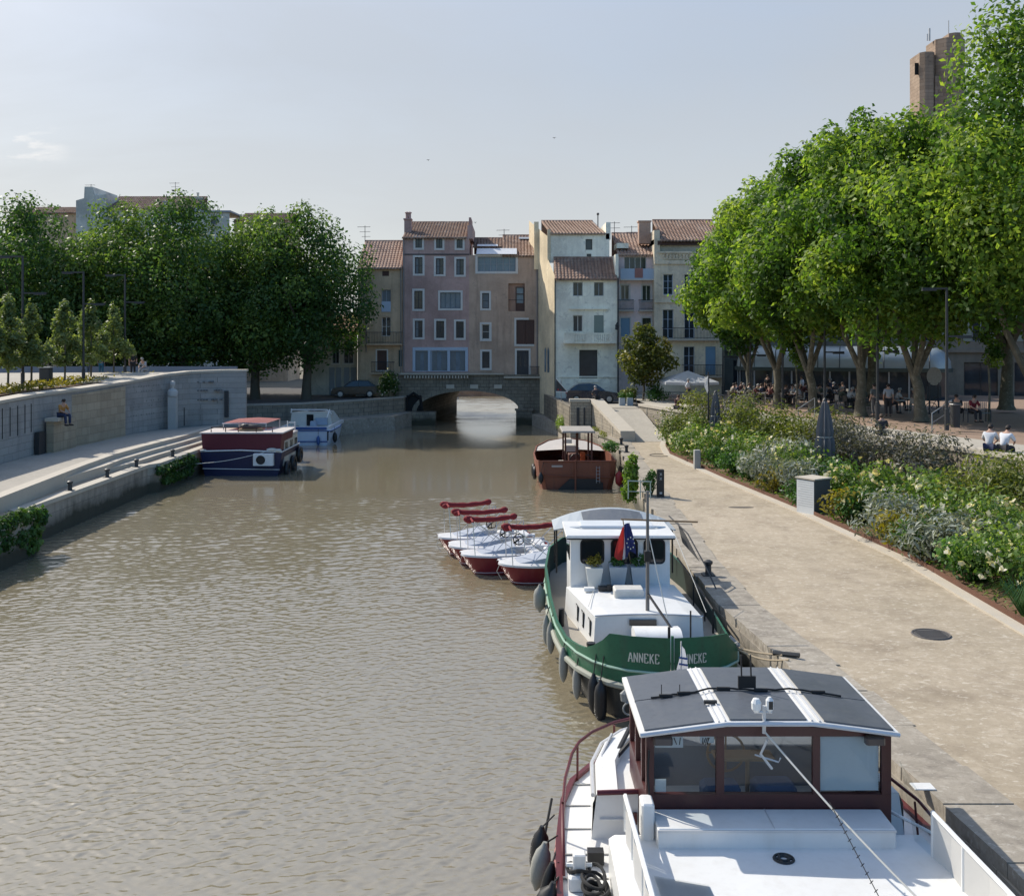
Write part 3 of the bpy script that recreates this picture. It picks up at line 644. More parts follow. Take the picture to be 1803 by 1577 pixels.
def chimney(par, x, y, z0, z1, w=.55, d=.7, mat=None, pots=1):
    m = MB(); m.box(x-w/2,x+w/2,y-d/2,y+d/2,z0,z1); m.box(x-w/2-.07,x+w/2+.07,y-d/2-.07,y+d/2+.07,z1+.002,z1+.12)
    for k in range(pots): m.lathe([(.13,0),(.12,.5),(.19,.5),(.19,.58),(.04,.66)], (x-.2*(pots-1)/2+.25*k, y, z1+.122), 8)
    return m.build('chimney', mat, par)
def balcony(par, x0, x1, z, y, d=.7, h=1.0, step=.13, mat=IRON, slab=None, zs=.12):
    m = MB(); m.box(x0,x1,y-d,y-.002,z-zs,z); o = m.build('balcony', slab or LIME, par)
    m = MB()
    m.tube([(x0+.03,y-.02,z+h),(x0+.03,y-d+.03,z+h),(x1-.03,y-d+.03,z+h),(x1-.03,y-.02,z+h)], .025, 5)
    m.tube([(x0+.03,y-d+.03,z+.12),(x1-.03,y-d+.03,z+.12)], .018, 4)
    k = int((x1-x0)/step)
    for i in range(k+1): x = lerp(x0+.03,x1-.03,i/k); m.tube([(x,y-d+.03,z),(x,y-d+.03,z+h)], .013, 4)
    m.build('railing', mat, o); return o
def fbox(m, Y): return lambda p0, p1, q0, q1, a=0, b=.1: m.box(wx(p0,Y), wx(p1,Y), Y-b, Y-a, wz(q1,Y), wz(q0,Y))
def R(px0, px1, py0, py1, Y): return (wx(px0,Y), wx(px1,Y), wz(py1,Y), wz(py0,Y))
# ---- bridge with its arch
YB = 89.4
br = thing('arch_bridge', 'old dark stone bridge with one round arch carrying the houses over the canal', 'bridge', (-3.9,YB,0))
m = MB(); n = 26
ax, aw, az, ah = -3.85, 4.5, 1.15, 1.78
arcF = [(ax+aw*math.cos(math.pi*(1-i/n)), az+ah*math.sin(math.pi*(1-i/n))) for i in range(n+1)]
arcB = [(-2.55+3.15*math.cos(math.pi*(1-i/n)), 1.15+1.9*math.sin(math.pi*(1-i/n))) for i in range(n+1)]
YB2 = 105.6; zt = 4.35; xL, xR = -10.2, 3.6
top = [(lerp(xL,xR,i/n), zt) for i in range(n+1)]
fl = [(xL,-.6)]
m.cur = 0
full = [(arcF[0][0],-.6)] + arcF + [(arcF[-1][0],-.6)]; fullB = [(arcB[0][0],-.6)] + arcB + [(arcB[-1][0],-.6)]
tt = [(xL,-.6)] + [(lerp(xL,xR,i/n), zt) for i in range(n+1)] + [(xR,-.6)]
for i in range(len(full)-1):
    a, b = full[i], full[i+1]; c, d = tt[i], tt[i+1]
    m.quad((a[0],YB,a[1]),(b[0],YB,b[1]),(d[0],YB,d[1]),(c[0],YB,c[1]))
    a2, b2 = fullB[i], fullB[i+1]; m.quad((a2[0],YB2,a2[1]),(c[0],YB2,c[1]),(d[0],YB2,d[1]),(b2[0],YB2,b2[1]))
    m.quad((a[0],YB,a[1]),(a2[0],YB2,a2[1]),(b2[0],YB2,b2[1]),(b[0],YB,b[1]))
m.quad((xL,YB,-.6),(xL,YB,zt),(xL,YB2,zt),(xL,YB2,-.6)); m.quad((xR,YB,-.6),(xR,YB2,-.6),(xR,YB2,zt),(xR,YB,zt)); m.quad((xL,YB,zt),(xR,YB,zt),(xR,YB2,zt),(xL,YB2,zt))
m.build('masonry', OLDST, br)
m = MB()
for i in range(n):
    a, b = arcF[i], arcF[i+1]; k = 1.0+.45/aw; ca = (ax+(a[0]-ax)*1.085, az+(a[1]-az)*1.2); cb = (ax+(b[0]-ax)*1.085, az+(b[1]-az)*1.2)
    m.add([(a[0],YB-.06,a[1]),(b[0],YB-.06,b[1]),(cb[0],YB-.06,cb[1]),(ca[0],YB-.06,ca[1]),(a[0],YB+.1,a[1]-.004),(b[0],YB+.1,b[1]-.004),(cb[0],YB+.1,cb[1]),(ca[0],YB+.1,ca[1])], [(0,1,2,3),(0,4,5,1),(3,2,6,7)])
m.build('arch_ring', stone('arch_ring_stone',(.22,.195,.15),(.28,.24,.18),(.1,.09,.07),.4,.6), br)
m = MB(); m.box(.35,1.75,YB-.7,YB-.002,-.6,1.25); m.box(.25,1.85,YB-.8,YB-.002,1.252,1.4); m.build('pier', OLDST, br)
m = MB(); m.box(-9.1,-6.6,YB-1.2,YB-.003,-.6,1.16); m.build('footing', OLDST, br)
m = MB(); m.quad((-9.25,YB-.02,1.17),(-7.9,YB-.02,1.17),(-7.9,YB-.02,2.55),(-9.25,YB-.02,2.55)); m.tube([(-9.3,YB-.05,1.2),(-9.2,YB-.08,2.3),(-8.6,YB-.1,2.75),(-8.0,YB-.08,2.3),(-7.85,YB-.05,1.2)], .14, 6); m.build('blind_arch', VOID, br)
m = MB()
for px in (793,835,877): x = wx(px,YB); m.box(x-.35,x+.35,YB-.12,YB-.002,wz(684,YB),wz(677,YB))
m.build_each('plaque', LIME, br)
m = MB()
for i in range(22): x = -9.4+i*.26; m.box(x,x+.12,YB-.35,YB-.002,4.05,4.28)
m.build_each('corbel', LIME, br)
m = MB(); m.box(xL+.4,wx(826,90),YB-.36,YB+.2,4.352,4.5); m.box(wx(826,90)+.01,wx(887,90),YB-.3,YB+.2,4.352,4.46); m.box(wx(887,90)+.01,xR,YB-.3,YB+.2,4.05,4.18); m.build('cornice', LIME, br)
# ---- pink house (tall)
PINK = plaster('pink_plaster', (.265,.18,.158), .6); BEIGE = plaster('grey_beige_plaster', (.275,.20,.15), .65); OCHRE = plaster('ochre_plaster', (.32,.235,.155), .6)
CREAM = plaster('cream_plaster', (.55,.52,.43), .4); PALEPINK = plaster('pale_pink_plaster', (.46,.375,.36), .5); WARM = plaster('warm_cream_plaster', (.45,.385,.285), .5); YELLOW = plaster('yellow_plaster', (.46,.38,.255), .4)
def house(name, label, Y, px0, px1, pyt, z0, holes, mat, depth=9, top_slope=True, group='houses around the bridge'):
    t = thing(name, label, 'house', (wx((px0+px1)/2,Y), Y, z0), group)
    m = MB(); x0, x1, z1 = wx(px0,Y), wx(px1,Y), wz(pyt,Y)
    wall_holes(m, x0, x1, z0, z1, holes, Y)
    m.quad((x0,Y,z0),(x0,Y,z1),(x0,Y+depth,z1),(x0,Y+depth,z0)); m.quad((x1,Y,z0),(x1,Y+depth,z0),(x1,Y+depth,z1),(x1,Y,z1)); m.quad((x0,Y+depth,z0),(x0,Y+depth,z1),(x1,Y+depth,z1),(x1,Y+depth,z0)); m.quad((x0,Y,z1-.02),(x1,Y,z1-.02),(x1,Y+depth,z1-.02),(x0,Y+depth,z1-.02))
    m.build('wall', mat, t); return t, x0, x1, z1
Y = 90.0
rects = [(731.5,743,419.5,436.5),(768,779,420.5,437),(804,814.5,421.5,437)] + [(730.5,744,453,482),(767.5,781,455,483),(803.5,816.5,456,484)] + [(729.5,744,512,544)] + [(730.5,744,564.5,594),(768,782,565,595),(803,816.5,566,595)]
hol = [R(*r, Y) for r in rects]; big = R(775,811,515,543,Y); shop = R(729,821.5,617,654,Y)
pk, x0, x1, z1 = house('house', 'tallest pink house on the bridge with white framed windows', Y, 709, 826, 417, 4.5, hol + [big, shop], PINK)
for i, h in enumerate(hol): window(pk, *h, Y, joins=1 if i > 5 or i < 3 else 1, rows=1 if i < 3 else 2, curtain=(i in (3,4,5,7)), glass=WGLASS)
window(pk, *big, Y, joins=3, rows=1, glass=WGLASSB, fr=paint('blue_grey_joinery',(.09,.14,.18),.5,.1))
o = window(pk, *shop, Y, trim=None, joins=2, rows=1, glass=WGLASSB, fr=BLUEW, rec=.10)
m = MB(); a, b, c, d = shop
for q in (0,.29,.66,1): x = lerp(a,b,q); m.box(x-.12,x+.12,Y-.06,Y+.08,c,d)
m.box(a-.12,b+.12,Y-.07,Y+.0,d+.002,d+.28); m.build('surround', BLUEW, o)
m = MB()
for q0, q1 in ((0,.29),(.29,.66),(.66,1)):
    for s in (.04,.55): m.box(lerp(a,b,lerp(q0,q1,s))+.12, lerp(a,b,lerp(q0,q1,s+.38))-.03, Y+.125, Y+.13, c+.1, d-.1)
m.build_each('curtain', CURT, o)
m = MB(); m.box(x0,x1,Y-.05,Y-.002,wz(449,Y),wz(447,Y)); m.build('string_course', DARKW, pk)
rf = roof(pk, x0-.05, wx(822,Y), Y, wz(418,Y), Y+6.5, wz(418,Y)+2.0, TILE)
m = MB(); m.box(wx(823,Y),wx(832,Y),Y+.05,Y+6.4,wz(420,Y),wz(420,Y)+1.2); m.box(wx(823,Y),wx(827,Y),Y+3,Y+6.6,wz(420,Y)+1.202,wz(420,Y)+2.2); m.build('parapet', PINK, pk)
chimney(pk, wx(714,Y), Y+2.2, wz(415,Y), wz(383,Y), .6, .9, PINK, 2)
m = MB(); m.tube([(wx(711,Y),Y-.08,4.6),(wx(711,Y),Y-.08,wz(420,Y))], .06, 6); m.build_each('drainpipe', PIPE, pk)
# ---- beige house over the arch
rects = [(849,861,516,543),(848.5,862,571,597),(849,862,619,648)]; hol = [R(*r,Y) for r in rects]
log = R(895,924,499,548,Y); dk = R(909,941,563,606,Y); door = R(910,931,617,663,Y); ver = R(841,908,452,478,Y)
bg_, x0, x1, z1 = house('house', 'grey beige house above the arch with a glazed rooftop veranda', Y, 826, 948, 449, 4.18, hol + [log, dk, door, ver], BEIGE)
for i, h in enumerate(hol): window(bg_, *h, Y, joins=0, rows=2, fr=WHITEP if i == 1 else DARKW, shutter=None, glass=WGLASS if i else CURT)
o = window(bg_, *ver, Y, joins=5, rows=2, glass=WGLASSB, fr=GREYW, tw=.2, name='veranda_window')
m = MB(); m.quad((ver[0]-.1,Y-.4,ver[3]+.2),(ver[1]+.1,Y-.4,ver[3]+.2),(ver[1]+.1,Y+1.3,ver[3]+.85),(ver[0]-.1,Y+1.3,ver[3]+.85)); m.build('skylight', paint('pale_sheet',(.62,.63,.64),.35,.12,kind='pos'), bg_)
m = MB(); m.quad((ver[0]-.1,Y+1.6,ver[3]+1.06),(ver[1]-1.6,Y+1.6,ver[3]+1.06),(ver[1]-1.6,Y+2.3,ver[3]+1.3),(ver[0]-.1,Y+2.3,ver[3]+1.3)); m.build('skylight', paint('pale_sheet_two',(.55,.56,.58),.35,.12,kind='pos'), bg_)
# recessed loggia with arched door
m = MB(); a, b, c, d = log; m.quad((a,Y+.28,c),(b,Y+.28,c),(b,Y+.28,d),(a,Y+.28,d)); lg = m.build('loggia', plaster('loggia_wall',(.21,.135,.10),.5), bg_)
m = MB(); frame(m, lerp(a,b,.45), b-.05, c+.0, lerp(c,d,.88), .08, Y+.2, Y+.27); m.tube([(lerp(a,b,.5),Y+.22,lerp(c,d,.62)),(b-.1,Y+.22,lerp(c,d,.62))], .04, 4); m.build('door_frame', BROWNW, lg)
m = MB(); m.quad((lerp(a,b,.5),Y+.265,lerp(c,d,.3)),(b-.1,Y+.265,lerp(c,d,.3)),(b-.1,Y+.265,lerp(c,d,.86)),(lerp(a,b,.5),Y+.265,lerp(c,d,.86))); m.build('pane', WGLASSB, lg)
m = MB(); m.quad((lerp(a,b,.5),Y+.262,c),(b-.1,Y+.262,c),(b-.1,Y+.262,lerp(c,d,.3)),(lerp(a,b,.5),Y+.262,lerp(c,d,.3))); m.build('door_panel', BROWNW, lg)
m = MB(); m.tube([(a,Y+.02,c+1.0),(b,Y+.02,c+1.0)], .02, 5); m.build('rail', IRON, lg)
m = MB(); a, b, c, d = dk; m.box(a+.02,(a+b)/2-.01,Y+.05,Y+.1,c,d); m.box((a+b)/2+.01,b-.02,Y+.05,Y+.1,c,d); o = m.build_each('shutter', BROWNW, bg_); m = MB(); e=.17; m.box(a-e,a,Y-.035,Y-.002,c-e,d+e); m.box(a,b-.5,Y-.035,Y-.002,d,d+e); m.box(a,b,Y-.035,Y-.002,c-e,c); m.build('surround', WHITEP, o)
a, b, c, d = door; m = MB(); m.box(a,b,Y+.12,Y+.18,c,d); o = m.build('door', DARKW, bg_); m = MB(); m.box(a-e,a,Y-.035,Y-.002,c,d+e); m.box(b,b+e,Y-.035,Y-.002,c,d+e); m.box(a,b,Y-.035,Y-.002,d,d+e); m.build('surround', WHITEP, o)
m = MB(); 
for q in (.18,.62): m.box(lerp(a,b,q),lerp(a,b,q+.2),Y+.105,Y+.119,c+.9,c+1.9)
m.build_each('door_pane', WGLASS, o)
balcony(bg_, wx(932,Y), wx(962,Y), wz(664,Y), Y, .55, .95, .1)
roof(bg_, x0+.25, wx(884,Y), Y+2.0, wz(432,Y), Y+5, wz(423,Y)+.6, TILE, 0); roof(bg_, wx(884,Y), x1-.02, Y, wz(450,Y), Y+5.4, wz(420,Y)+.75, TILE, .15)
m = MB(); m.quad((wx(914,Y),Y+4,wz(424,Y)+.55),(wx(937,Y),Y+4,wz(424,Y)+.55),(wx(937,Y),Y+4.7,wz(424,Y)+.78),(wx(914,Y),Y+4.7,wz(424,Y)+.78)); m.build('skylight', GREYW, bg_)
antenna(bg_, wx(887,Y), Y+4, wz(423,Y), 1.4); chimney(bg_, wx(943,Y), Y+4, wz(430,Y), wz(401,Y), .5, .6, BEIGE, 0)
m = MB(); m.tube([(wx(946,Y),Y-.07,4.2),(wx(946,Y),Y-.07,wz(450,Y))], .06, 6); m.build_each('drainpipe', PIPE, bg_)
# ---- ochre house left of the bridge
rects = [(672,688,510,531),(672,688,558,592),(664,681,617,654)]; hol = [R(*r,Y) for r in rects]; v1 = R(673,685,477,486,Y); sh = R(703,711.5,616,645,Y)
oc, x0, x1, z1 = house('house', 'ochre house left of the pink one, half behind the dark trees', Y, 630, 708.6, 468, 2.42, hol + [v1], OCHRE)
window(oc, *hol[0], Y, joins=1, rows=1, fr=GREYW, trim=None, glass=CURT); window(oc, *hol[1], Y, joins=1, rows=2, fr=WHITEP, trim=None)
a, b, c, d = hol[2]; m = MB(); m.box(a,b,Y+.12,Y+.18,c,d); o = m.build('door', BROWNW, oc)
m = MB(); frame(m, a-.12, b+.12, c-.0, d+.12, .11, Y-.03, Y-.002); m.build('surround', WHITEP, o)
m = MB(); a, b, c, d = v1; m.box(a,b,Y+.05,Y+.1,c,d); m.build('vent', BROWNW, oc)
m = MB(); a,b,c,d = R(672,688,531,549,Y); m.box(a,b,Y-.04,Y-.003,c,d); m.build('window_panel', BLUEW, oc)
balcony(oc, wx(647,Y), wx(709,Y), wz(605,Y), Y, .8, 1.0, .14, slab=OCHRE); balcony(oc, wx(655,Y), wx(695,Y), wz(656,Y), Y, .6, .95, .14, slab=OCHRE)
m = MB(); a, b, c, d = R(702,708,616,645,Y); m.box(a,b,Y-.05,Y-.003,c,d); m.build('shutter', paint('dark_green_shutter',(.03,.05,.04),.6,.2), oc)
m = MB(); a,b,c,d = R(627,650,679,702,Y); m.box(a,b,Y-.06,Y-.003,c,d); m.build('garage_door', BLUEW, oc)
roof(oc, x0, x1, Y, wz(469,Y), Y+4.5, wz(433,Y)+.8, TILEP, .35)
antenna(oc, wx(630,Y), Y+4.4, wz(436,Y), 2.4, 1)
m = MB(); m.tube([(wx(645,Y),Y-.07,wz(620,Y)),(wx(645,Y),Y-.07,wz(560,Y))], .05, 6); m.tube([(wx(706,Y),Y-.07,2.5),(wx(706,Y),Y-.07,wz(470,Y))], .05, 6); m.build_each('drainpipe', PIPE, oc)
# low annex & shed left of it, behind the trees
ax_ = thing('annex', 'low pale annex with grey doors left of the ochre house', 'house', (-16,92,2.4))
hol = [R(605,622,600,640,92),R(585,597,600,640,92)]
m = MB(); X0, X1 = wx(540,92), wx(629,92); wall_holes(m, X0, X1, 2.42, 8.2, hol, 92); m.quad((X0,92,8.2),(X1,92,8.2),(X1,99,8.2),(X0,99,8.2)); m.build('wall', plaster('annex_plaster',(.33,.31,.26),.6), ax_)
for h in hol: window(ax_, *h, 92, joins=1, rows=2, fr=GREYW, trim=WHITEP, tw=.1)
m = MB()
for p in (580,592,606,618): m.box(wx(p,92),wx(p+9,92),91.9,91.99,2.45,4.9)
m.build_each('door', paint('grey_boards',(.27,.29,.31),.7,.2,kind='pos'), ax_)
roof(ax_, X0, X1, 91.8, 8.2, 96, 9.7, TILE)
# ---- cream house right of the bridge
YD = 84.0
hol = [R(1009,1026,497,521,YD),R(1046,1063,497,521,YD)]; f2 = [R(1009,1026,555,584,YD),R(1046,1063,555,586,YD)]; sw = R(1020,1052,616,666,YD)
cr = thing('house', 'cream house right of the bridge with stepped tiled roofs and yellow side wall', 'house', (6.1,YD,2.6), 'houses around the bridge')
xa, xb, ze = wx(978,YD), wx(1087,YD), wz(488,YD)
m = MB(); wall_holes(m, xa, xb, 1.0, ze, hol + f2 + [sw], YD); m.build('wall', CREAM, cr)
Pn, Pf = (xa,YD), (wx(947.5,90),90.0)
d_ = ((Pf[0]-Pn[0])/6.0)
def sidept(y): return (Pn[0]+d_*(y-YD), y)
m = MB()
q0, q1, q2 = sidept(YD), sidept(85.6), sidept(93.5)
zr1 = ze+1.75; ztop = wz(419,87)
m.add([(q0[0],q0[1],1.0),(q0[0],q0[1],ze),(*sidept(86.6),zr1),(*sidept(86.6),1.0)], [(0,1,2,3)])
m.add([(*sidept(86.6),1.0),(*sidept(86.6),ztop+.1),(*sidept(93.5),ztop+2.2),(*sidept(93.5),1.0)], [(0,1,2,3)])
m.build('side_wall', YELLOW, cr)
# upper storey behind the lower roof
yu = 86.6; xu0 = sidept(yu)[0]; xu1 = wx(1073,yu)
zu1 = wz(411,yu); hu = [R(1031,1043,421,440,yu),R(1033,1041,447,460,yu)]
m = MB(); wall_holes(m, xu0, xu1, zr1-.4, zu1, hu, yu); m.quad((xu1,yu,zr1-1.5),(xu1,yu+6,zr1-1.5),(xu1,yu+6,zu1),(xu1,yu,zu1)); m.quad((xb,YD,1),(xb,yu+6,1),(xb,yu+6,zr1),(xb,YD,ze)); m.build('upper_wall', CREAM, cr)
for h in hu: window(cr, *h, yu, joins=0, rows=1, trim=None)
roof(cr, xa-.05, xb-.02, YD, ze, yu-.02, zr1, TILE, .3); roof(cr, xu0+.25, xu1-.3, yu, zu1, 93.2, wz(390,93.2), TILEP, .2, skew=-.6)
m = MB(); m.box(xu1-.3,xu1+.1,yu,yu+5.5,zu1-.5,zu1+.95); m.box(xb-.15,xb+.12,YD+.2,yu,ze,ze+1.9); m.build('parapet', CREAM, cr)
m = MB(); xq = sidept(90.5)[0]; m.box(xq-.25,xq+.15,89.8,91.2,ztop-2.5,wz(391,90)); m.build('chimney', YELLOW, cr)
m = MB(); m.box(xu0-.02,xu0+.24,yu-.05,yu+.25,zr1-.2,zu1+.35); m.build('quoin', YELLOW, cr)
for h in hol: window(cr, *h, YD, joins=1, rows=1, trim=None, fr=GREYW)
window(cr, *f2[0], YD, joins=1, rows=1, trim=None, fr=WHITEP); window(cr, *f2[1], YD, joins=0, rows=1, trim=None, shutter=GREENSH)
window(cr, *sw, YD, joins=0, rows=1, trim=None, rec=.2, name='shop_window')
m = MB(); a,b,c,d = R(1002,1070,542,545,YD); m.box(a,b,YD-.18,YD-.003,c,d); m.box(*R(985,1087,662,664.5,YD)[:2],YD-.08,YD-.003,*R(985,1087,662,664.5,YD)[2:]); m.box(*R(1018,1055,668,673,YD)[:2],YD-.12,YD-.003,*R(1018,1055,668,673,YD)[2:]); m.build_each('moulding', CREAM, cr)
a,b,c,d = R(992,1084,586,602,YD); m = MB(); m.box(a,b,YD-.9,YD-.003,c-.12,c+.02); bl = m.build('balcony', CREAM, cr)
m = MB(); m.box(a+.03,b-.03,YD-.86,YD-.72,d-.1,d)
for lo, hi in ((a+.03,lerp(a,b,.2)),(lerp(a,b,.42),lerp(a,b,.57)),(lerp(a,b,.86),b-.03)): m.box(lo,hi,YD-.84,YD-.74,c+.022,d-.102)
m.build('parapet', CREAM, bl)
m = MB()
for lo, hi in ((lerp(a,b,.2),lerp(a,b,.42)),(lerp(a,b,.57),lerp(a,b,.86))):
    k = 7
    for i in range(k): x = lerp(lo,hi,(i+.5)/k); m.lathe([(.045,0),(.075,.15),(.04,.4),(.06,d-c-.13)], (x,YD-.79,c+.022), 7)
m.build_each('baluster', CREAM, bl)
m = MB(); a,b,c,d = R(952,962,612,662,87); o_ = []
for t in (87.6,86.6):
    p = sidept(t); q = sidept(t-.6); m.add([(p[0]-.03,p[1],wz(655,87)),(q[0]-.03,q[1],wz(655,87)),(q[0]-.03,q[1],wz(616,87)),((p[0]+q[0])/2-.03,(p[1]+q[1])/2,wz(611,87)),(p[0]-.03,p[1],wz(616,87))], [(0,1,2,3,4)])
m.build_each('side_window', WGLASSB, cr)
m = MB(); m.tube([(xa-.04,YD-.06,1.2),(xa-.04,YD-.06,ze-.1)], .05, 6); m.tube([(xb+.05,YD-.08,1.2),(xb+.05,YD-.08,ze-.1)], .07, 6); m.build_each('drainpipe', DARKM, cr)
m = MB(); m.tube([(xb-.1,YD-.1,wz(570,YD)),(xb-.1,YD-.7,wz(568,YD)),(xb-.1,YD-.7,wz(571,YD))], .03, 5); m.lathe([(.05,0),(.16,.05),(.13,.35),(.2,.36),(.04,.5)], (xb-.1,YD-.7,wz(581,YD)), 8); m.build('wall_lantern', IRON, cr)
m = MB(); m.tube([(wx(1058,yu),yu+3,zu1+.8),(wx(1058,yu),yu+3,wz(378,yu+3))], .05, 6); m.ball((wx(1058,yu),yu+3,wz(377,yu+3)),.12); m.build('vent_pipe', DARKM, cr)
# ---- pale pink narrow house
YE = 86.5
hol = [R(1093,1108,502,528,YE),R(1131,1146,502,530,YE)]; f1 = [R(1093,1109,560,592,YE),R(1131,1146,560,596,YE)]; top_ = R(1099,1138,452,476,YE)
pp, x0, x1, z1 = house('house', 'narrow pale pink house with two small balconies, right of the cream house', YE, 1087, 1152, 446, 2.6, hol + f1 + [top_], PALEPINK)
for h in hol: window(pp, *h, YE, joins=1, rows=1, trim=WHITEP, tw=.1, fr=WHITEP); a,b,c,d = h; balcony(pp, a-.35, b+.35, wz(546,YE), YE, .5, .85, .1)
window(pp, *f1[0], YE, joins=1, rows=1, trim=WHITEP, tw=.1, shutter=BLUESH); window(pp, *f1[1], YE, joins=1, rows=1, trim=WHITEP, tw=.1)
window(pp, *top_, YE, joins=3, rows=1, trim=None, fr=WHITEP)
a,b,c,d = R(1091,1150,474,492,YE); m = MB(); m.box(a,b,YE-.75,YE-.003,c-.1,c); bl = m.build('balcony', WHITEP, pp); m = MB(); m.box(a,b,YE-.75,YE-.68,c+.003,d); m.build('parapet', BLUEW, bl)
m = MB(); m.box(lerp(a,b,.42),lerp(a,b,.66),YE-.78,YE-.753,c+.1,d+.03); m.build('hanging_towel', cloth('pink_towel',(.5,.25,.22)), bl)
roof(pp, x0-.0, x1, YE, wz(447,YE), YE+5, wz(418,YE)+.8, TILEP, .3); antenna(pp, wx(1088,YE), YE+3, wz(425,YE), 2.0, 2); antenna(pp, wx(1122,YE), YE+4, wz(418,YE), 1.4); chimney(pp, wx(1119,YE), YE+5.2, wz(425,YE), wz(413,YE), .9, .6, PALEPINK, 0)
m = MB(); m.box(x0,wx(1108,YE),YE+.5,YE+3,wz(436,YE),wz(427,YE)); m.build('parapet', CREAM, pp)
# ---- ornate warm cream house
YO = 85.5
top = [R(1168,1185,483,519,YO),R(1205,1222,483,519,YO)]; mid = [R(1167,1186,545,596,YO),R(1205,1223,545,596,YO)]; low = [R(1204,1223,610,660,YO),R(1242,1260,610,660,YO)]; att = R(1162,1240,424,444,YO)
wc, x0, x1, z1 = house('house', 'warm cream house with pierced balustrade under the roof, beside the green plane trees', YO, 1152, 1275, 421, 2.6, top + mid + low + [att], WARM)
for h in top + mid: window(wc, *h, YO, joins=1, rows=3, trim=WARM, tw=.13, fr=BLUEW)
window(wc, *low[0], YO, joins=1, rows=3, trim=WARM, tw=.1, fr=BLUEW); window(wc, *low[1], YO, joins=1, rows=2, trim=WARM, tw=.1, shutter=BLUESH)
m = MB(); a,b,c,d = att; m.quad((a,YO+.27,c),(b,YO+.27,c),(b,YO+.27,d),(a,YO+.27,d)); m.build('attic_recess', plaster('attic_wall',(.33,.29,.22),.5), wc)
m = MB(); m.box(a-.2,b+.2,YO-.02,YO+.2,d-.35,d-.0); m.build('beam', BROWNW, wc)
a,b,c,d = R(1160,1245,444,460,YO); m = MB(); m.box(a,b,YO-.16,YO-.05,c-.1,c+.05); m.box(a,b,YO-.16,YO-.05,d-.08,d+.05); bt = m.build('balustrade', WARM, wc)
m = MB(); k = 13
for i in range(k): x = lerp(a+.4,b,(i+.5)/k); m.torus((x,YO-.1,(c+d)/2),.2,.035,'Y',14,5)
m.build_each('ring', WARM, bt)
m = MB(); a,b,c,d = R(1152,1275,462,465,YO); m.box(a,b,YO-.15,YO-.003,c,d); a,b,c,d = R(1152,1275,530,533,YO); m.box(a,b,YO-.12,YO-.003,c,d); m.build_each('moulding', WARM, wc)
balcony(wc, wx(1165,YO), wx(1272,YO), wz(597,YO), YO, .6, .95, .12); balcony(wc, wx(1200,YO), wx(1272,YO), wz(662,YO), YO, .6, .95, .12)
roof(wc, wx(1163,YO), x1, YO, wz(422,YO), YO+5, wz(396,YO)+.9, TILE, .3)
m = MB(); m.box(x0,wx(1162,YO),YO+.1,YO+5,wz(430,YO),wz(405,YO)); m.build('parapet', WARM, wc)
chimney(wc, wx(1141,YO), YO+2.5, wz(425,YO), wz(386,YO), 1.0, .9, plaster('chimney_plaster',(.30,.2,.15)), 0)
# ---- background building over the left trees
YT = 120.0
bb = thing('apartment_building', 'white plastered building with tiled roof rising behind the left trees', 'building', (-42,YT,2.3))
a,b,c,d = R(170,345,365,480,YT); hol=[]
WHP = plaster('off_white_plaster', (.33,.325,.29), .5)
m = MB(); m.box(a,b,YT,YT+9,2.3,wz(366,YT)); m.build('wall', WHP, bb)
m = MB(); a2,b2 = wx(137,YT), wx(190,YT); m.add([(a2,YT-.5,2.3),(b2,YT-.5,2.3),(b2,YT-.5,wz(343,YT)),(wx(170,YT),YT-.5,wz(346,YT)),(wx(166,YT),YT-.5,wz(330,YT)),(wx(152,YT),YT-.5,wz(330,YT)),(wx(151,YT),YT-.5,wz(350,YT)),(a2,YT-.5,wz(354,YT)),
  (a2,YT+7,2.3),(b2,YT+7,2.3),(b2,YT+7,wz(343,YT)),(wx(170,YT),YT+7,wz(346,YT)),(wx(166,YT),YT+7,wz(330,YT)),(wx(152,YT),YT+7,wz(330,YT)),(wx(151,YT),YT+7,wz(350,YT)),(a2,YT+7,wz(354,YT))], [tuple(range(8)),tuple(range(15,7,-1))]+[(i,(i+1)%8,8+(i+1)%8,8+i) for i in range(8)]); m.build('gable_wall', WHP, bb)
roof(bb, wx(180,YT), wx(343,YT), YT, wz(366,YT), YT+5, wz(348,YT)+.7, TILE, .4); chimney(bb, wx(330,YT), YT+4, wz(360,YT), wz(342,YT), 1.2, .8, WHP, 1); chimney(bb, wx(296,YT), YT-.2, wz(380,YT), wz(357,YT), .8, .6, WHP, 0)
antenna(bb, wx(148,YT), YT+2, wz(350,YT), 2.0); antenna(bb, wx(289,YT), YT+4, wz(348,YT), 2.4, 1)
b3 = thing('building', 'low grey-roofed extension with a dark window behind the left trees', 'building', (-34,YT+2,2.3))
hol = [R(371,383,380,396,YT)]
m = MB(); a,b = wx(346,YT), wx(404,YT); wall_holes(m, a, b, 2.3, wz(374,YT), hol, YT); m.quad((a,YT,wz(374,YT)),(b,YT,wz(374,YT)),(b,YT+6,wz(374,YT)),(a,YT+6,wz(374,YT))); m.build('wall', WHP, b3)
window(b3, *hol[0], YT, trim=None, joins=0, rows=1); m = MB(); m.box(a-.2,b+.2,YT-.3,YT+6,wz(374,YT)+.01,wz(371,YT)); m.build('roof', GREYW, b3); antenna(b3, wx(362,YT), YT+2, wz(371,YT), .9)
b4 = thing('building', 'tiled roof house showing just above the rightmost dark tree', 'building', (-28,YT+6,2.3)); m = MB(); m.box(wx(404,YT),wx(500,YT),YT+2,YT+9,2.3,wz(384,YT)); m.build('wall', OCHRE, b4); roof(b4, wx(404,YT), wx(502,YT), YT+2, wz(384,YT), YT+7, wz(378,YT+5)+.3, TILE)
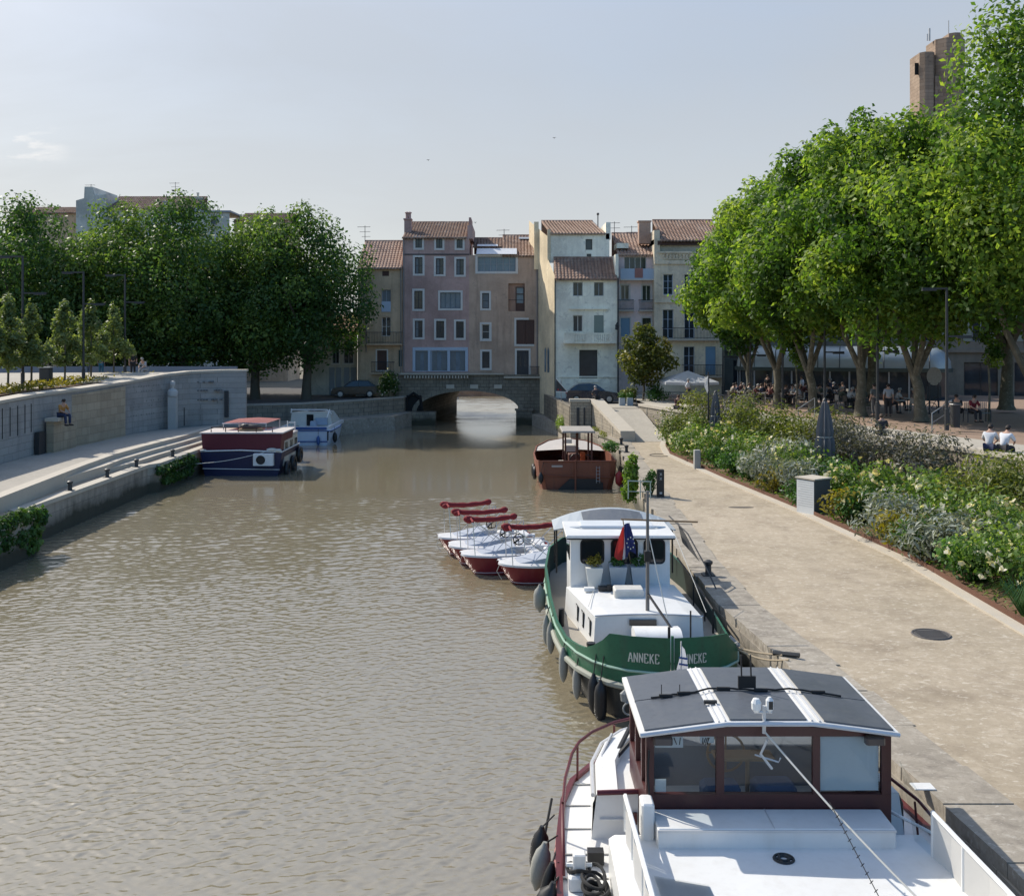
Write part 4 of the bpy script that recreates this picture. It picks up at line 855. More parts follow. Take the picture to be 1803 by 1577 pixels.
b5 = thing('building', 'long tiled roof house behind the far left trees', 'building', (-56,YT+6,2.3)); m = MB(); m.box(wx(2,YT),wx(136,YT),YT+2,YT+9,2.3,wz(370,YT)); m.build('wall', OCHRE, b5); roof(b5, wx(0,YT), wx(136,YT), YT+2, wz(371,YT), YT+7, wz(363,YT+5), TILE)
# ---- keep tower
YW = 130.0; Rr = lambda px, py: (wx(px,YW), wz(py,YW))
twr = thing('keep_tower', 'tall square sandstone keep tower with turrets rising behind the plane trees', 'tower', (56,YW,2.3))
TWST = stone('sandstone', (.27,.195,.14), (.36,.27,.20), (.17,.125,.09), 1.1, .45, stain=.35); TWSX = stone('sandstone_side', (.27,.195,.14), (.36,.27,.20), (.17,.125,.09), 1.1, .45, plane='YZ', stain=.35)
m = MB(); xl, xm, xr = wx(1600,YW)+1.7, wx(1632,YW)+1.4, wx(1692,YW)+.9
m.box(xl+1.9,xr-.3,YW+.6,YW+6,2.3,wz(132,YW)); m.build('body', TWST, twr)
def octo(cx, cy, r, z0, z1, m): m.prism([(cx+r*math.cos(math.pi/8+k*math.pi/4), cy+r*math.sin(math.pi/8+k*math.pi/4)) for k in range(8)], z0, z1)
m = MB(); m.prism([(xm+.1,YW+1.0),(xm+1.1,YW),(xr-.9,YW-.05),(xr,YW+.9),(xr,YW+4),(xm+.1,YW+4)], 2.3, wz(66,YW)); m.build('turret', TWST, twr)
m = MB(); m.prism([(xm+1.6,YW+.5),(xm+2.2,YW+.1),(xr-1.0,YW+.1),(xr-.15,YW+1.0),(xr-.15,YW+3.8),(xm+1.6,YW+3.8)], wz(66,YW), wz(57,YW)); m.build('turret_cap', TWST, twr)
m = MB(); m.prism([(xl,YW+.8),(xl+.5,YW+.3),(xl+1.5,YW+.3),(xl+1.9,YW+.8),(xl+1.9,YW+4),(xl,YW+4)], 2.3, wz(90,YW)); m.build('turret', TWSX, twr)
m = MB(); m.box(xl+1.6,xm+.6,YW+1.2,YW+6,wz(132,YW),wz(92,YW)); m.build('upper_wall', TWST, twr)
m = MB(); m.box(wx(1617,YW),wx(1629,YW),YW+1.14,YW+1.19,wz(128,YW),wz(107,YW)); m.build('opening', VOID, twr)
m = MB(); m.tube([((xm+xr)/2+.3,YW+2,wz(57,YW)),((xm+xr)/2+.3,YW+2,wz(28,YW))],.06,5); m.tube([(wx(1648,YW),YW+2,wz(64,YW)),(wx(1648,YW),YW+2,wz(42,YW))],.12,5); m.tube([(wx(1644,YW),YW+2,wz(64,YW)),(wx(1644,YW),YW+2,wz(52,YW))],.08,5); m.build_each('antenna', GALV, twr)
# ---- building row behind the plaza trees
rb = thing('building', 'long stone building behind the plaza trees, mostly hidden by them', 'building', (30,84,2.7))
P0, P1 = Vector((14.5,91,0)), Vector((62,74,0)); dirn = (P1-P0).normalized(); nr_ = Vector((dirn.y,-dirn.x,0)); ang = math.atan2(dirn.y, dirn.x)
Lr = (P1-P0).length
rb.location = (P0.x,P0.y,2.7); rb.rotation_euler = (0,0,ang)
FAC = plaster('shaded_facade_plaster', (.13,.12,.10), .5)  # plaster colour darkened to carry the shade under the plane trees
hol = []
for k in range(13):
    x = 2+k*3.7
    for z in (4.6,8.2): hol.append((x,x+1.3,z,z+2.3))
    hol.append((x-.6,x+1.9,.1,2.9))
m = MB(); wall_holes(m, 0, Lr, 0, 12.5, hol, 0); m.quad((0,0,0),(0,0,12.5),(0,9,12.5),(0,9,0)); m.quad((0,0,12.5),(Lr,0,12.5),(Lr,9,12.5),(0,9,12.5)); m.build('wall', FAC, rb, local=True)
wp = None
for i, (a,b,c,d) in enumerate(hol):
    mm_ = MB(); frame(mm_, a, b, c, d, .06, .14, .2)
    mm_.box((a+b)/2-.03,(a+b)/2+.03,.14,.19,c+.06,d-.06)
    o = mm_.build('window' if c > 1 else 'shopfront', GREYW if c > 1 else DARKW, rb, local=True)
    m = MB(); m.quad((a,.18,c),(b,.18,c),(b,.18,d),(a,.18,d)); m.build('pane', WGLASS, o, local=True)
    if c > 1:
        m = MB(); m.box(a-.66,a-.03,-.06,-.003,c,d); m.box(b+.03,b+.66,-.06,-.003,c,d); m.build_each('shutter', GREENSH, o, local=True)
m = MB(); m.box(0,Lr,-.25,-.002,3.7,3.95); m.build_each('moulding', FAC, rb, local=True)
m = MB(); roof_tiles(m, 0, Lr, -.4, 12.4, 4.5, 14.2, .3); m.build('roof', TILE, rb, local=True)
# ---- glazed cafe pavilion with rounded zinc roof
cp = thing('cafe_pavilion', 'glass cafe pavilion with pale rounded zinc roof under the plane trees', 'pavilion', (0,0,0))
cp.location = (wx(1292,80)+.2,81,2.85); cp.rotation_euler = (0,0,ang)
Lp, Wp = 16.0, 5.0
prof = [(0,0),(.06,.55),(.35,1.1),(.9,1.5),(1.6,1.62)]
m = MB(); rings = []
for d, h in prof: rings.append([(d,d,2.45+h),(Lp-d,d,2.45+h),(Lp-d,Wp-d,2.45+h),(d,Wp-d,2.45+h)])
def roundrect(d, h, n=5):
    out = []; r = max(.05, 1.6-d)
    for cx, cy, a0 in ((Lp-1.6,1.6,-90),(Lp-1.6,Wp-1.6,0),(1.6,Wp-1.6,90),(1.6,1.6,180)):
        for k in range(n+1): a = math.radians(a0+90*k/n); out.append((cx+r*math.cos(a), cy+r*math.sin(a), 2.45+h))
    return out
m = MB(); m.loft([roundrect(d,h) for d, h in prof]); m.build('zinc_roof', paint('zinc_sheet',(.36,.40,.40),.35,.15,2,metal=.3), cp, smooth=True, local=True)
m = MB()
for k in range(9):
    x = 1.6+k*(Lp-3.2)/8; m.tube([(x,d-.01 if d else -.02,2.45+h+.02) for d, h in prof], .03, 4)
for a in (200,225,250): m.tube([(1.6+(1.62-d)*math.cos(math.radians(a)),1.6+(1.62-d)*math.sin(math.radians(a)),2.45+h+.02) for d, h in prof[:4]], .03, 4)
m.build('roof_seam', DARKM, cp, local=True)
m = MB(); m.loft([[(p[0]*1.0,p[1]*1.0,p[2]) for p in roundrect(-.12,-.28)], roundrect(-.12,-.01)]); m.build('fascia', paint('dark_green_metal',(.04,.06,.055),.5,.2), cp, local=True)
m = MB(); m.loft([roundrect(.22,-2.45), roundrect(.22,-.28)], True, False); m.build('glass_wall', WGLASS, cp, local=True)
m = MB()
for k in range(10): x = 1.6+k*(Lp-3.2)/9; m.box(x-.06,x+.06,.1,.2,0,2.17)
for a in (185,215,245): m.tube([(1.6+1.45*math.cos(math.radians(a)),1.6+1.45*math.sin(math.radians(a)),z) for z in (0,2.17)], .06, 5)
m.build_each('post', GREYW, cp, local=True)
# ================================================================== BOATS
WHITE = paint('white_boat_paint', (.74,.74,.72), .3, .07, 1.2, streak=.16, dirt=(.42,.37,.29), kind='pos')
WHITE2 = paint('white_deck_paint', (.72,.72,.70), .5, .13, 1.8, kind='pos', bmp=.15, streak=.22, dirt=(.40,.36,.30))
GREEN = paint('green_hull_paint', (.012,.115,.055), .4, .4, 1.4, kind='pos', streak=.5, dirt=(.035,.06,.04))
HULLDK = paint('dark_hull_paint', (.045,.045,.04), .6, .4, 1.5, kind='pos', streak=.6, dirt=(.16,.13,.09))
MAROON = paint('maroon_paint', (.10,.012,.015), .35, .25, 2.5, kind='pos')
MAROONW = paint('mahogany_wood', (.055,.010,.010), .4, .4, 4, kind='pos')
REDHULL = paint('red_hull_paint', (.20,.012,.018), .3, .2, 2, kind='pos', streak=.2, dirt=(.3,.12,.1))
REDC = cloth('red_canvas', (.26,.02,.025), .15)
RUSTH = paint('oxide_hull_paint', (.20,.062,.030), .6, .3, 1.5, kind='pos', streak=.5, dirt=(.06,.03,.02))
NAVY = paint('navy_hull_paint', (.012,.016,.06), .4, .25, 1.5, kind='pos')
DKRED = paint('dark_red_paint', (.11,.012,.025), .45, .2, 1.5, kind='pos')
BLACKR = paint('black_rubber', (.014,.014,.015), .45, .3, 5)
ROPEW = paint('white_rope', (.6,.58,.52), .9, .15, 20, kind='pos'); ROPEB = paint('black_rope', (.02,.02,.02), .85, .3, 30)
SOLAR = paint('solar_panel', (.095,.105,.12), .4, .3, 1.2, kind='pos', streak=.3, dirt=(.16,.16,.155))
GREYF = paint('grey_fender', (.28,.28,.25), .5, .25, 5)
CANVAS = cloth('white_canvas', (.68,.66,.62), .35, .1)
CLEAR = clearglass('clear_plastic', (.86,.89,.9), .35); CABG = clearglass('cabin_glass', (.84,.88,.9), .3)
DKGL = glassy('dark_cabin_glass', (.015,.018,.02), .05)
STEEL = paint('stainless_steel', (.55,.55,.55), .25, .15, 5, metal=.9)
ALU = paint('aluminium_trim', (.6,.6,.6), .35, .1, 5, metal=.3)
TEAK = paint('worn_wood', (.30,.19,.10), .7, .3, 6, kind='pos')
def hull_half(m, st, zs, left=True, right=True, rs=lambda y: 1):
    """st: list of (y, cx, [half beams per level]); zs: function(level,y)->z"""
    n = len(st[0][2])
    for s in ([-1] if left else []) + ([1] if right else []):
        rings = [[(c+s*h[k]*(rs(y) if s > 0 else 1), y, zs(k, y)) for k in range(n)] for y, c, h in st]
        m.loft(rings, False, False)
def fender(name, label, p, L=.6, r=.13, mat=BLACKR, rope_to=None, tilt=0, group=None):
    t = thing(name, label, 'fender', p, group)
    m = MB(); x, y, z = p
    T = Matrix.Translation((x,y,z)) @ Matrix.Rotation(tilt, 4, 'Y'); m.T = T
    m.lathe([(.02,-L/2-.05),(.05,-L/2),(r*.8,-L/2+.08),(r,-L/2+.2),(r,L/2-.2),(r*.8,L/2-.08),(.05,L/2),(.03,L/2+.06)], (0,0,0), 12); m.T = None
    m.build('fender_body', mat, t, smooth=True)
    if rope_to: m = MB(); q = T @ Vector((0,0,L/2+.04)); m.tube([q, ((q.x+rope_to[0])/2, (q.y+rope_to[1])/2, (q.z+rope_to[2])/2), rope_to], .012, 5); m.build('rope', ROPEB, t)
    return t
# ---------------------------------------------------------------- near white barge
nb = thing('canal_boat', 'large white canal boat with maroon wheelhouse and solar panel roof, nearest the camera', 'boat', (3.25,13,0))
CXn = 3.22
def nbh(y): return pl([(6,2.6),(12,2.66),(13.8,2.6),(15,2.48),(15.7,2.30),(16.3,1.95),(16.8,1.4),(17.1,.75),(17.2,.05)], y)
ysn = [7,9,11,12.5,13.8,14.4,15,15.4,15.7,16,16.3,16.6,16.8,17,17.1,17.2]
m = MB(); hull_half(m, [(y, CXn, [nbh(y)*.9, nbh(y)*.97+.02, nbh(y)+.03]) for y in ysn], lambda k, y: (-.2,.35,.92)[k]); m.build('hull', MAROON, nb, smooth=True)
m = MB()
for s in (-1,1):
    m.tube([(CXn+s*(nbh(y)+.04),y,.62) for y in ysn], .035, 6); 
m.build('rubbing_strake', paint('pinkish_strake',(.42,.20,.19),.5,.2,kind='pos'), nb, smooth=True)
m = MB(); m.loft([[(CXn-nbh(y)-.03,y,.93),(CXn,y,.95),(CXn+nbh(y)+.03,y,.93)] for y in ysn], False, False); dk = m.build('deck', WHITE2, nb)
m = MB()
for y in (12.2,12.9,13.5,14.2,14.9,15.6): m.box(CXn-nbh(y)+.02,CXn-1.9,y,y+.02,.935,.952)
m.build_each('deck_seam', paint('grey_seam',(.3,.3,.29),.7), dk)
m = MB()
for s in (-1,1):
    ring = []
    for y in ysn: h = CXn+s*(nbh(y)+.03); g = CXn+s*(nbh(y)-.05); ring.append([(h,y,.90),(h,y,1.0),(g,y,1.0),(g,y,.94)])
    m.loft(ring, False, False)
m.build('toe_rail', MAROON, nb)
m = MB(); rp = [(CXn-nbh(y)+.06,y,z) for y, z in ((12.9,.98),(13.0,1.18),(13.3,1.34),(13.9,1.42),(14.6,1.47),(15.4,1.5),(15.8,1.52),(16.2,1.52),(16.6,1.52),(16.9,1.5))]; m.tube(rp, .024, 7)
for y in (13.9,15.75,16.6): m.tube([(CXn-nbh(y)+.06,y,.95),(CXn-nbh(y)+.06,y,1.47)], .02, 6)
m.build('guard_rail', MAROON, nb, smooth=True)
# fore trunk cabin with curved rim
def trh(y): return pl([(13.9,2.12),(15,2.05),(15.7,1.85),(16.2,1.5),(16.6,.95),(16.75,.4),(16.8,.02)], y)
yt_ = [13.95,14.5,15,15.4,15.7,16,16.2,16.4,16.6,16.7,16.78]
m = MB(); hull_half(m, [(y, CXn, [trh(y)+.02, trh(y), trh(y)-.06]) for y in yt_], lambda k, y: (.93,1.42,1.56)[k])
m.loft([[(CXn-trh(y)+.06,y,1.56),(CXn-trh(y)+.34,y,1.57),(CXn-trh(y)+.36,y,1.44),(CXn+trh(y)-.36,y,1.44),(CXn+trh(y)-.34,y,1.57),(CXn+trh(y)-.06,y,1.56)] for y in yt_[:-4]], False, False)
m.quad((CXn-2.14,13.95,.93),(CXn+2.14,13.95,.93),(CXn+2.06,13.95,1.56),(CXn-2.06,13.95,1.56)); m.build('fore_cabin', WHITE, nb)
m = MB(); m.tube([(CXn-2.06,13.93,1.57),(1.72,13.93,1.59)], .035, 6); m.box(1.58,1.70,13.9,13.945,1.15,1.3); m.build('maroon_trim', MAROON, nb)
m = MB(); m.box(1.2,1.66,13.90,13.945,1.2,1.22); m.build('step_ledge', WHITE2, nb)
m = MB(); m.tube([(CXn-trh(y)-.0,y,1.53) for y in yt_[:-2]], .03, 6); m.build('rim_trim', ALU, nb, smooth=True)
m = MB(); m.tube([(1.95,16.2,1.75),(1.50,15.2,1.47),(1.47,15.12,1.46)], .04, 6); m.tube([(1.50,15.2,1.47),(1.85,15.55,1.68)], .035, 6); m.build('folded_bracket', BLACKR, nb)
m = MB(); m.tube([(1.38,14.4,1.46),(1.33,15.2,1.55),(1.55,15.9,1.6)], .022, 6); m.build('hand_rail', ALU, nb)
# aft cabin
ac = MB(); ac.bevbox(1.22,5.22,7.0,12.95,.93,1.5,.05); m = ac; m.build('aft_cabin', WHITE, nb)
m = MB(); m.bevbox(1.79,4.72,12.55,13.09,1.5,1.74,.015); m.build_each('deck_locker', WHITE, nb)
m = MB(); m.box(3.22,3.235,12.56,13.08,1.741,1.745); m.box(1.79,4.72,12.535,12.55,1.70,1.73); m.build('locker_trim', ALU, nb)
m = MB(); m.bevbox(1.62,1.78,12.75,13.05,1.5,1.95,.02); m.build('corner_box', WHITE, nb)
m = MB(); m.torus((3.27,12.3,1.505),.115,.018,'Z',20,6); m.torus((3.27,12.3,1.507),.06,.02,'Z',16,6)
for k in range(6): a = k*1.047; m.box(3.27+.085*math.cos(a)-.012,3.27+.085*math.cos(a)+.012,12.3+.085*math.sin(a)-.02,12.3+.085*math.sin(a)+.02,1.502,1.517)
m.build('deck_vent', BLACKR, nb)
m = MB(); m.add([(1.215,11.2+.3*math.cos(a),1.2+.14*math.sin(a)) for a in [k*math.pi/8 for k in range(16)]], [tuple(range(16))]); m.build('porthole', DKGL, nb)
m = MB(); m.box(.98,1.19,13.2,13.35,.96,1.12); m.build('vent_box', BLACKR, nb)
# wheelhouse
wh = MB(); X0,X1,Y0,Y1 = 1.72,4.86,13.1,14.95
panes = [(1.82,2.62),(2.72,3.86),(3.95,4.74)]
def roofz(x): return 2.91-.14*max(0,(abs(x-3.28)-.55)/1.08)
m = MB()
m.box(X0,X1,Y0,Y0+.08,1.5,1.92); m.box(X0,1.82,Y0,Y0+.08,1.922,2.66); m.box(2.62,2.72,Y0,Y0+.08,1.922,2.66); m.box(3.86,3.95,Y0,Y0+.08,1.922,2.66); m.box(4.74,X1,Y0,Y0+.08,1.922,2.66)
m.add([(X0,Y0,2.662),(X1,Y0,2.662),(X1,Y0,roofz(X1)-.08),(3.26,Y0,roofz(3.26)-.08),(X0,Y0,roofz(X0)-.08),(X0,Y0+.08,2.662),(X1,Y0+.08,2.662),(X1,Y0+.08,roofz(X1)-.08),(3.26,Y0+.08,roofz(3.26)-.08),(X0,Y0+.08,roofz(X0)-.08)],[(0,1,2,3,4),(9,8,7,6,5),(0,5,6,1)])
for x in (X0,X1-.07):
    m.box(x,x+.07,Y0+.082,Y1,1.0,1.9); m.box(x,x+.07,Y0+.082,Y1,2.66,2.74)
    for y in (13.55,14.2,14.88): m.box(x,x+.07,y,y+.08,1.902,2.658)
for a, b in ((X0+.071,2.2),(4.3,X1-.071)): m.box(a,b,Y1-.08,Y1,1.5,2.7)
m.box(2.202,4.298,Y1-.08,Y1,1.5,1.9); m.box(2.202,4.298,Y1-.08,Y1,2.6,2.7)
w_ = m.build('wheelhouse', MAROONW, nb)
for a, b in panes:
    m = MB(); m.quad((a,Y0+.04,1.93),(b,Y0+.04,1.93),(b,Y0+.04,2.66),(a,Y0+.04,2.66)); m.build('window', CABG, w_)
for x in (X0+.035,X1-.035):
    for a, b in ((13.19,13.55),(13.63,14.2),(14.28,14.88)): m = MB(); m.quad((x,a,1.91),(x,b,1.91),(x,b,2.65),(x,a,2.65)); m.build('window', CABG, w_)
m = MB(); m.quad((2.21,Y1-.04,1.91),(4.29,Y1-.04,1.91),(4.29,Y1-.04,2.6),(2.21,Y1-.04,2.6)); m.build('window', CABG, w_)
m = MB(); m.box(X0+.08,X1-.08,Y0+.1,Y1-.1,1.32,1.36); m.build('cabin_floor', TEAK, w_)
m = MB(); m.box(X0+.08,X1-.08,Y1-.5,Y1-.1,1.37,2.0); m.build('dashboard', paint('grey_dashboard',(.16,.17,.19),.6), w_)
m = MB(); m.torus((3.0,14.35,1.95),.26,.018,'Y',20,6); m.tube([(2.74,14.35,1.95),(3.26,14.35,1.95)],.014,5); m.tube([(3.0,14.35,1.7),(3.0,14.35,2.2)],.014,5); m.build('steering_wheel', TEAK, w_)
m = MB(); m.bevbox(2.5,3.0,13.35,13.7,1.37,1.9,.05); m.bevbox(3.2,3.75,13.4,13.8,1.37,1.88,.05); m.build_each('seat', paint('blue_seat',(.05,.09,.17),.8), w_)
m = MB(); m.box(2.75,3.55,13.8,14.1,2.05,2.09); m.tube([(3.2,13.9,1.4),(3.2,13.9,2.05)],.03,6); m.build('chart_table', TEAK, w_)
m = MB()
for k in range(24): z = 1.945+k*.029; m.quad((3.97,Y0+.06,z),(4.72,Y0+.06,z),(4.72,Y0+.085,z+.027),(3.97,Y0+.085,z+.027))
m.build('blind', paint('pale_blind',(.72,.80,.84),.6,.05), w_)
for a,b,c,d in ((1.84,2.2,2.5,2.65),(2.42,2.6,2.56,2.65),(1.84,1.98,1.93,2.1)):
    m = MB(); m.quad((a,Y0+.047,c),(b,Y0+.047,c),(b,Y0+.047,d),(a,Y0+.047,d)); m.build('notice', paint('paper',(.62,.66,.68),.8,.1), w_)
m = MB(); rn = random.Random(3)
for a,b in ((2.02,2.18),(2.44,2.58)):
    for k in range(5): x = lerp(a,b,rn.random()); m.tube([(x,Y0+.045,2.53+.02*rn.random()),(x+.04*rn.uniform(-1,1),Y0+.045,2.63)], .006, 4)
m.build('notice_drawing', BLACKR, w_)
rf = MB(); xs = [1.62+i*(4.9-1.62)/12 for i in range(13)]
rf.loft([[(x,12.93,roofz(x)-.05) for x in xs],[(x,12.93,roofz(x)) for x in xs],[(x,15.05,roofz(x)) for x in xs],[(x,15.05,roofz(x)-.05) for x in xs],[(x,12.93,roofz(x)-.05) for x in xs]], False, False)
for x in (1.62,4.9): rf.quad((x,12.93,roofz(x)-.05),(x,15.05,roofz(x)-.05),(x,15.05,roofz(x)),(x,12.93,roofz(x)))
r_ = rf.build('roof', WHITE, nb)
for a, b in ((1.68,2.56),(2.76,3.74),(3.96,4.84)):
    for y0, y1 in ((12.98,13.98),(14.01,15.0)):
        m = MB(); xx = [lerp(a,b,k/3) for k in range(4)]; m.loft([[(x,y0,roofz(x)+.002) for x in xx],[(x,y0,roofz(x)+.022) for x in xx],[(x,y1,roofz(x)+.022) for x in xx],[(x,y1,roofz(x)+.002) for x in xx]], False, False); m.build('solar_panel', SOLAR, r_)
m = MB()
for x in (2.62,2.7,3.8,3.9): m.tube([(x,12.95,roofz(x)+.012),(x,15.03,roofz(x)+.012)], .012, 5)
m.tube([(x,12.92,roofz(x)-.02) for x in xs], .03, 6); m.build('roof_trim', ALU, r_)
m = MB(); rn = random.Random(4); m.tube([(x,14.0+.03*math.sin(x*5)+rn.uniform(-.02,.02),roofz(x)+.04+rn.uniform(0,.012)) for x in [1.9+i*.1 for i in range(27)]], .014, 5)
for x in (2.1,2.35,2.9,3.4,4.2): m.tube([(x-.09,14.0+.03*math.sin(x*5),roofz(x)+.045),(x+.09,14.0+.03*math.sin(x*5+.4),roofz(x)+.045)], .026, 6)
m.build('roof_cable', ROPEB, r_)
m = MB(); m.box(2.55,2.72,13.55,13.6,roofz(2.6)+.02,roofz(2.6)+.06); m.tube([(2.3,14.02,roofz(2.3)+.03),(2.3,14.02,roofz(2.3)+.16)],.006,4); m.tube([(2.05,14.02,roofz(2.3)+.03),(2.05,14.02,roofz(2.3)+.16)],.006,4); m.build_each('cable_clip', BLACKR, r_)
ms = MB(); mx_, my = 3.2,12.98; ms.tube([(mx_,my,2.75),(mx_,my,3.1)], .025, 6); ms.tube([(mx_-.12,my,3.02),(mx_+.1,my,3.02)], .018, 5); mt = ms.build('signal_mast', ALU, nb)
m = MB(); m.lathe([(.03,0),(.06,.04),(.065,.12),(.04,.17),(.01,.18)], (mx_-.1,my,3.02), 10); m.build('white_lamp', WHITE, mt)
m = MB(); m.lathe([(.03,0),(.05,.03),(.05,.14),(.02,.18)], (mx_+.07,my,3.03), 10); m.build('camera_housing', WHITE, mt); m = MB(); m.box(mx_+.05,mx_+.10,my-.06,my-.03,3.07,3.17); m.build('camera_eye', BLACKR, mt)
m = MB(); m.box(mx_-.1,mx_+.14,14.0,14.04,roofz(3.2)+.06,roofz(3.2)+.22); m.tube([(mx_-.05,14.02,3.1),(mx_-.06,14.02,3.42)],.012,5); m.tube([(mx_+.08,14.02,3.1),(mx_+.07,14.02,3.42)],.012,5); m.build('router_box', BLACKR, mt)
for x in (1.92,4.62):
    m = MB(); m.bevbox(x-.12,x+.12,12.96,13.09,2.6,2.7,.02); m.build('floodlight', paint('smoked_light',(.06,.05,.05),.3), nb)
m = MB(); m.tube([(1.75,13.07,2.5),(1.73,13.04,2.2),(1.75,13.03,1.95),(1.72,12.98,1.7),(1.77,12.9,1.55)], .014, 5); m.build('cable', ROPEB, nb)
# canvas dodgers left and right
m = MB()
lp = [(1.44,13.0),(1.45,12.3),(1.46,11.4),(1.47,10.4),(1.48,9.0)]
for (xa,ya),(xb_,yb_) in zip(lp, lp[1:]): m.add([(xa,ya-.03,1.52),(xb_,yb_+.03,1.52),(xb_,yb_+.03,1.93),(xa,ya-.03,1.93),(xa-.03,(ya+yb_)/2,1.52),(xa-.035,(ya+yb_)/2,1.93)],[(0,4,5,3),(4,1,2,5)])
m.build('canvas_dodger', CANVAS, nb)
m = MB(); m.tube([(x,y,1.95) for x,y in lp], .03, 6)
for x,y in lp: m.tube([(x,y,1.5),(x,y,1.95)], .02, 6)
m.build('dodger_rail', WHITE, nb)
m = MB(); rpz = [(5.02,12.75,1.55,2.02),(5.08,12.35,1.55,2.02),(5.12,11.6,1.5,2.0),(5.16,10.6,1.5,2.0),(5.2,9.0,1.5,2.0)]
for i,(a,b) in enumerate(zip(rpz[1:], rpz[2:])): m.add([(a[0],a[1]-.02,1.5),(b[0],b[1]+.02,1.5),(b[0],b[1]+.02,b[3]),(a[0],a[1]-.02,a[3]),((a[0]+b[0])/2+.04,(a[1]+b[1])/2,1.5),((a[0]+b[0])/2+.05,(a[1]+b[1])/2,2.0)],[(0,4,5,3),(4,1,2,5)])
m.build('canvas_dodger', CANVAS, nb)
m = MB(); a,b = rpz[0], rpz[1]; m.quad((a[0],a[1],1.5),(b[0],b[1],1.5),(b[0],b[1],2.02),(a[0],a[1]+.5,2.3)); m.build('clear_screen', CLEAR, nb)
m = MB(); m.tube([(p[0],p[1],p[3]+.02) for p in rpz[1:]], .028, 6)
for p in rpz[1:]: m.tube([(p[0],p[1],1.5),(p[0],p[1],p[3])], .02, 6)
m.tube([(4.9,13.3,1.62),(5.35,12.6,1.58),(5.36,12.2,1.1)],.02,6); m.build('dodger_rail', WHITE, nb)
m = MB(); m.tube([(4.9,14.8,1.85),(5.4,13.6,1.62),(5.5,12.9,1.5)], .022, 6)
for y in (14.4,13.6,13.0): m.tube([(5.45-.05*(y-13),y,.95),(5.42-.1*(y-13),y,1.55+.08*(y-13))], .016, 5)
m.build('guard_rail', MAROON, nb)
m = MB(); m.box(1.95,2.35,10.9,11.35,1.51,1.53); m.quad((1.65,11.9,1.515),(2.25,11.7,1.515),(2.3,10.9,1.515),(1.7,10.9,1.515)); m.build('hatch_sheet', CLEAR, nb)
# rope line from the mast to the cabin deck, with a spiky line beside it
m = MB(); P0, P1 = Vector((3.2,12.95,2.78)), Vector((4.55,11.0,1.56)); m.tube([P0.lerp(P1,t)+Vector((0,0,-.05*math.sin(math.pi*t))) for t in [i/10 for i in range(11)]], .013, 5); m.build('stay_rope', ROPEW, nb)
m = MB(); A, B = P0.lerp(P1,.42), Vector((4.05,10.8,1.54)); pts = [A.lerp(B,i/30) for i in range(31)]; m.tube(pts, .006, 4)
for i, p in enumerate(pts[1:]):
    if i % 2: m.tube([p+Vector((-.02,0,-.01)), p+Vector((.02,.01,.02))], .006, 4)
m.build('light_string', ROPEB, nb)
m = MB(); m.tube([(3.22,12.9,2.7),(3.15,12.95,2.5),(3.3,12.98,2.3)], .018, 5); m.tube([(3.1,13.05,2.45),(3.4,13.04,2.36),(3.42,13.02,2.42)],.012,5); m.build('wiper_arm', ALU, nb)
# gear on the side deck
t = thing('mooring_bitt', 'white capped mooring bitt on the near side deck of the white boat', 'bollard', (.83,12.85,.93))
m = MB(); m.bevbox(.70,.96,12.6,12.95,.945,1.12,.03); m.build('base', WHITE, t); m = MB(); m.bevbox(.76,.92,12.7,12.86,1.122,1.34,.015); m.tube([(.68,12.78,1.18),(1.0,12.78,1.18)],.03,6); m.build('post', WHITE2, t); m = MB(); m.tube([(.70+.14*math.cos(a)+.13,12.78+.12*math.sin(a),1.15+.02*math.sin(3*a)) for a in [k*.45 for k in range(15)]],.025,6); m.build('rope_turn', ROPEB, t)
m = MB(); rn = random.Random(9)
for k in range(7):
    c = (1.0+rn.uniform(-.05,.05), 12.45+rn.uniform(-.12,.12), .98+.03*k); R_ = .16+rn.uniform(-.03,.05)
    m.tube([(c[0]+R_*.8*math.cos(a),c[1]+R_*1.6*math.sin(a),c[2]+.02*math.sin(2*a+k)) for a in [q*math.pi/9 for q in range(19)]], .022, 6)
tag(m.build('rope_coil', ROPEB, None, smooth=True), 'black rope heaped on the side deck of the white boat', 'rope')
fender('boat_fender', 'black fender hanging lowest left at the bottom edge of the photo, on the white boat', (.37,12.55,.55), 1.0, .17, BLACKR, (.6,12.9,.98), .25, 'fenders of the white boat')
fender('boat_fender', 'black and white fender halfway along the maroon hull of the white boat', (.38,14.2,.62), .62, .13, BLACKR, (.6,14.5,1.0), .1, 'fenders of the white boat')
fender('boat_fender', 'white topped fender with black tip beside the maroon rail of the white boat', (.38,13.75,.66), .55, .13, GREYF, (.62,13.9,1.0), .2, 'fenders of the white boat')
fender('boat_fender', 'slim black fender along the maroon hull between the round fender and lowest one', (.43,13.2,.55), .8, .09, BLACKR, (.6,13.6,.98), .2, 'fenders of the white boat')
m = MB(); m.tube([(.58,14.9,1.05),(.46,14.4,.75),(.5,14,.5)],.02,5); m.tube([(.6,13.2,1.0),(.5,12.9,.6),(.62,12.7,.95)],.018,5); m.build('mooring_rope', ROPEB, nb)
t = thing('pennant', 'small white pennant with blue marks on a short staff before the green bow', 'flag', (2.68,16.2,1.6))
m = MB(); m.tube([(2.68,16.2,1.45),(2.68,16.2,2.95)],.012,5); m.build('staff', ALU, t)
m = MB(); m.loft([[(2.69,16.2,2.88),(2.74,16.22,2.82)],[(2.66,16.18,2.72),(2.77,16.24,2.70)],[(2.61,16.2,2.52),(2.80,16.22,2.5)],[(2.60,16.2,2.36),(2.79,16.2,2.38)]], False, False); f_ = m.build('cloth', cloth('pennant_white',(.62,.64,.68)), t)
m = MB()
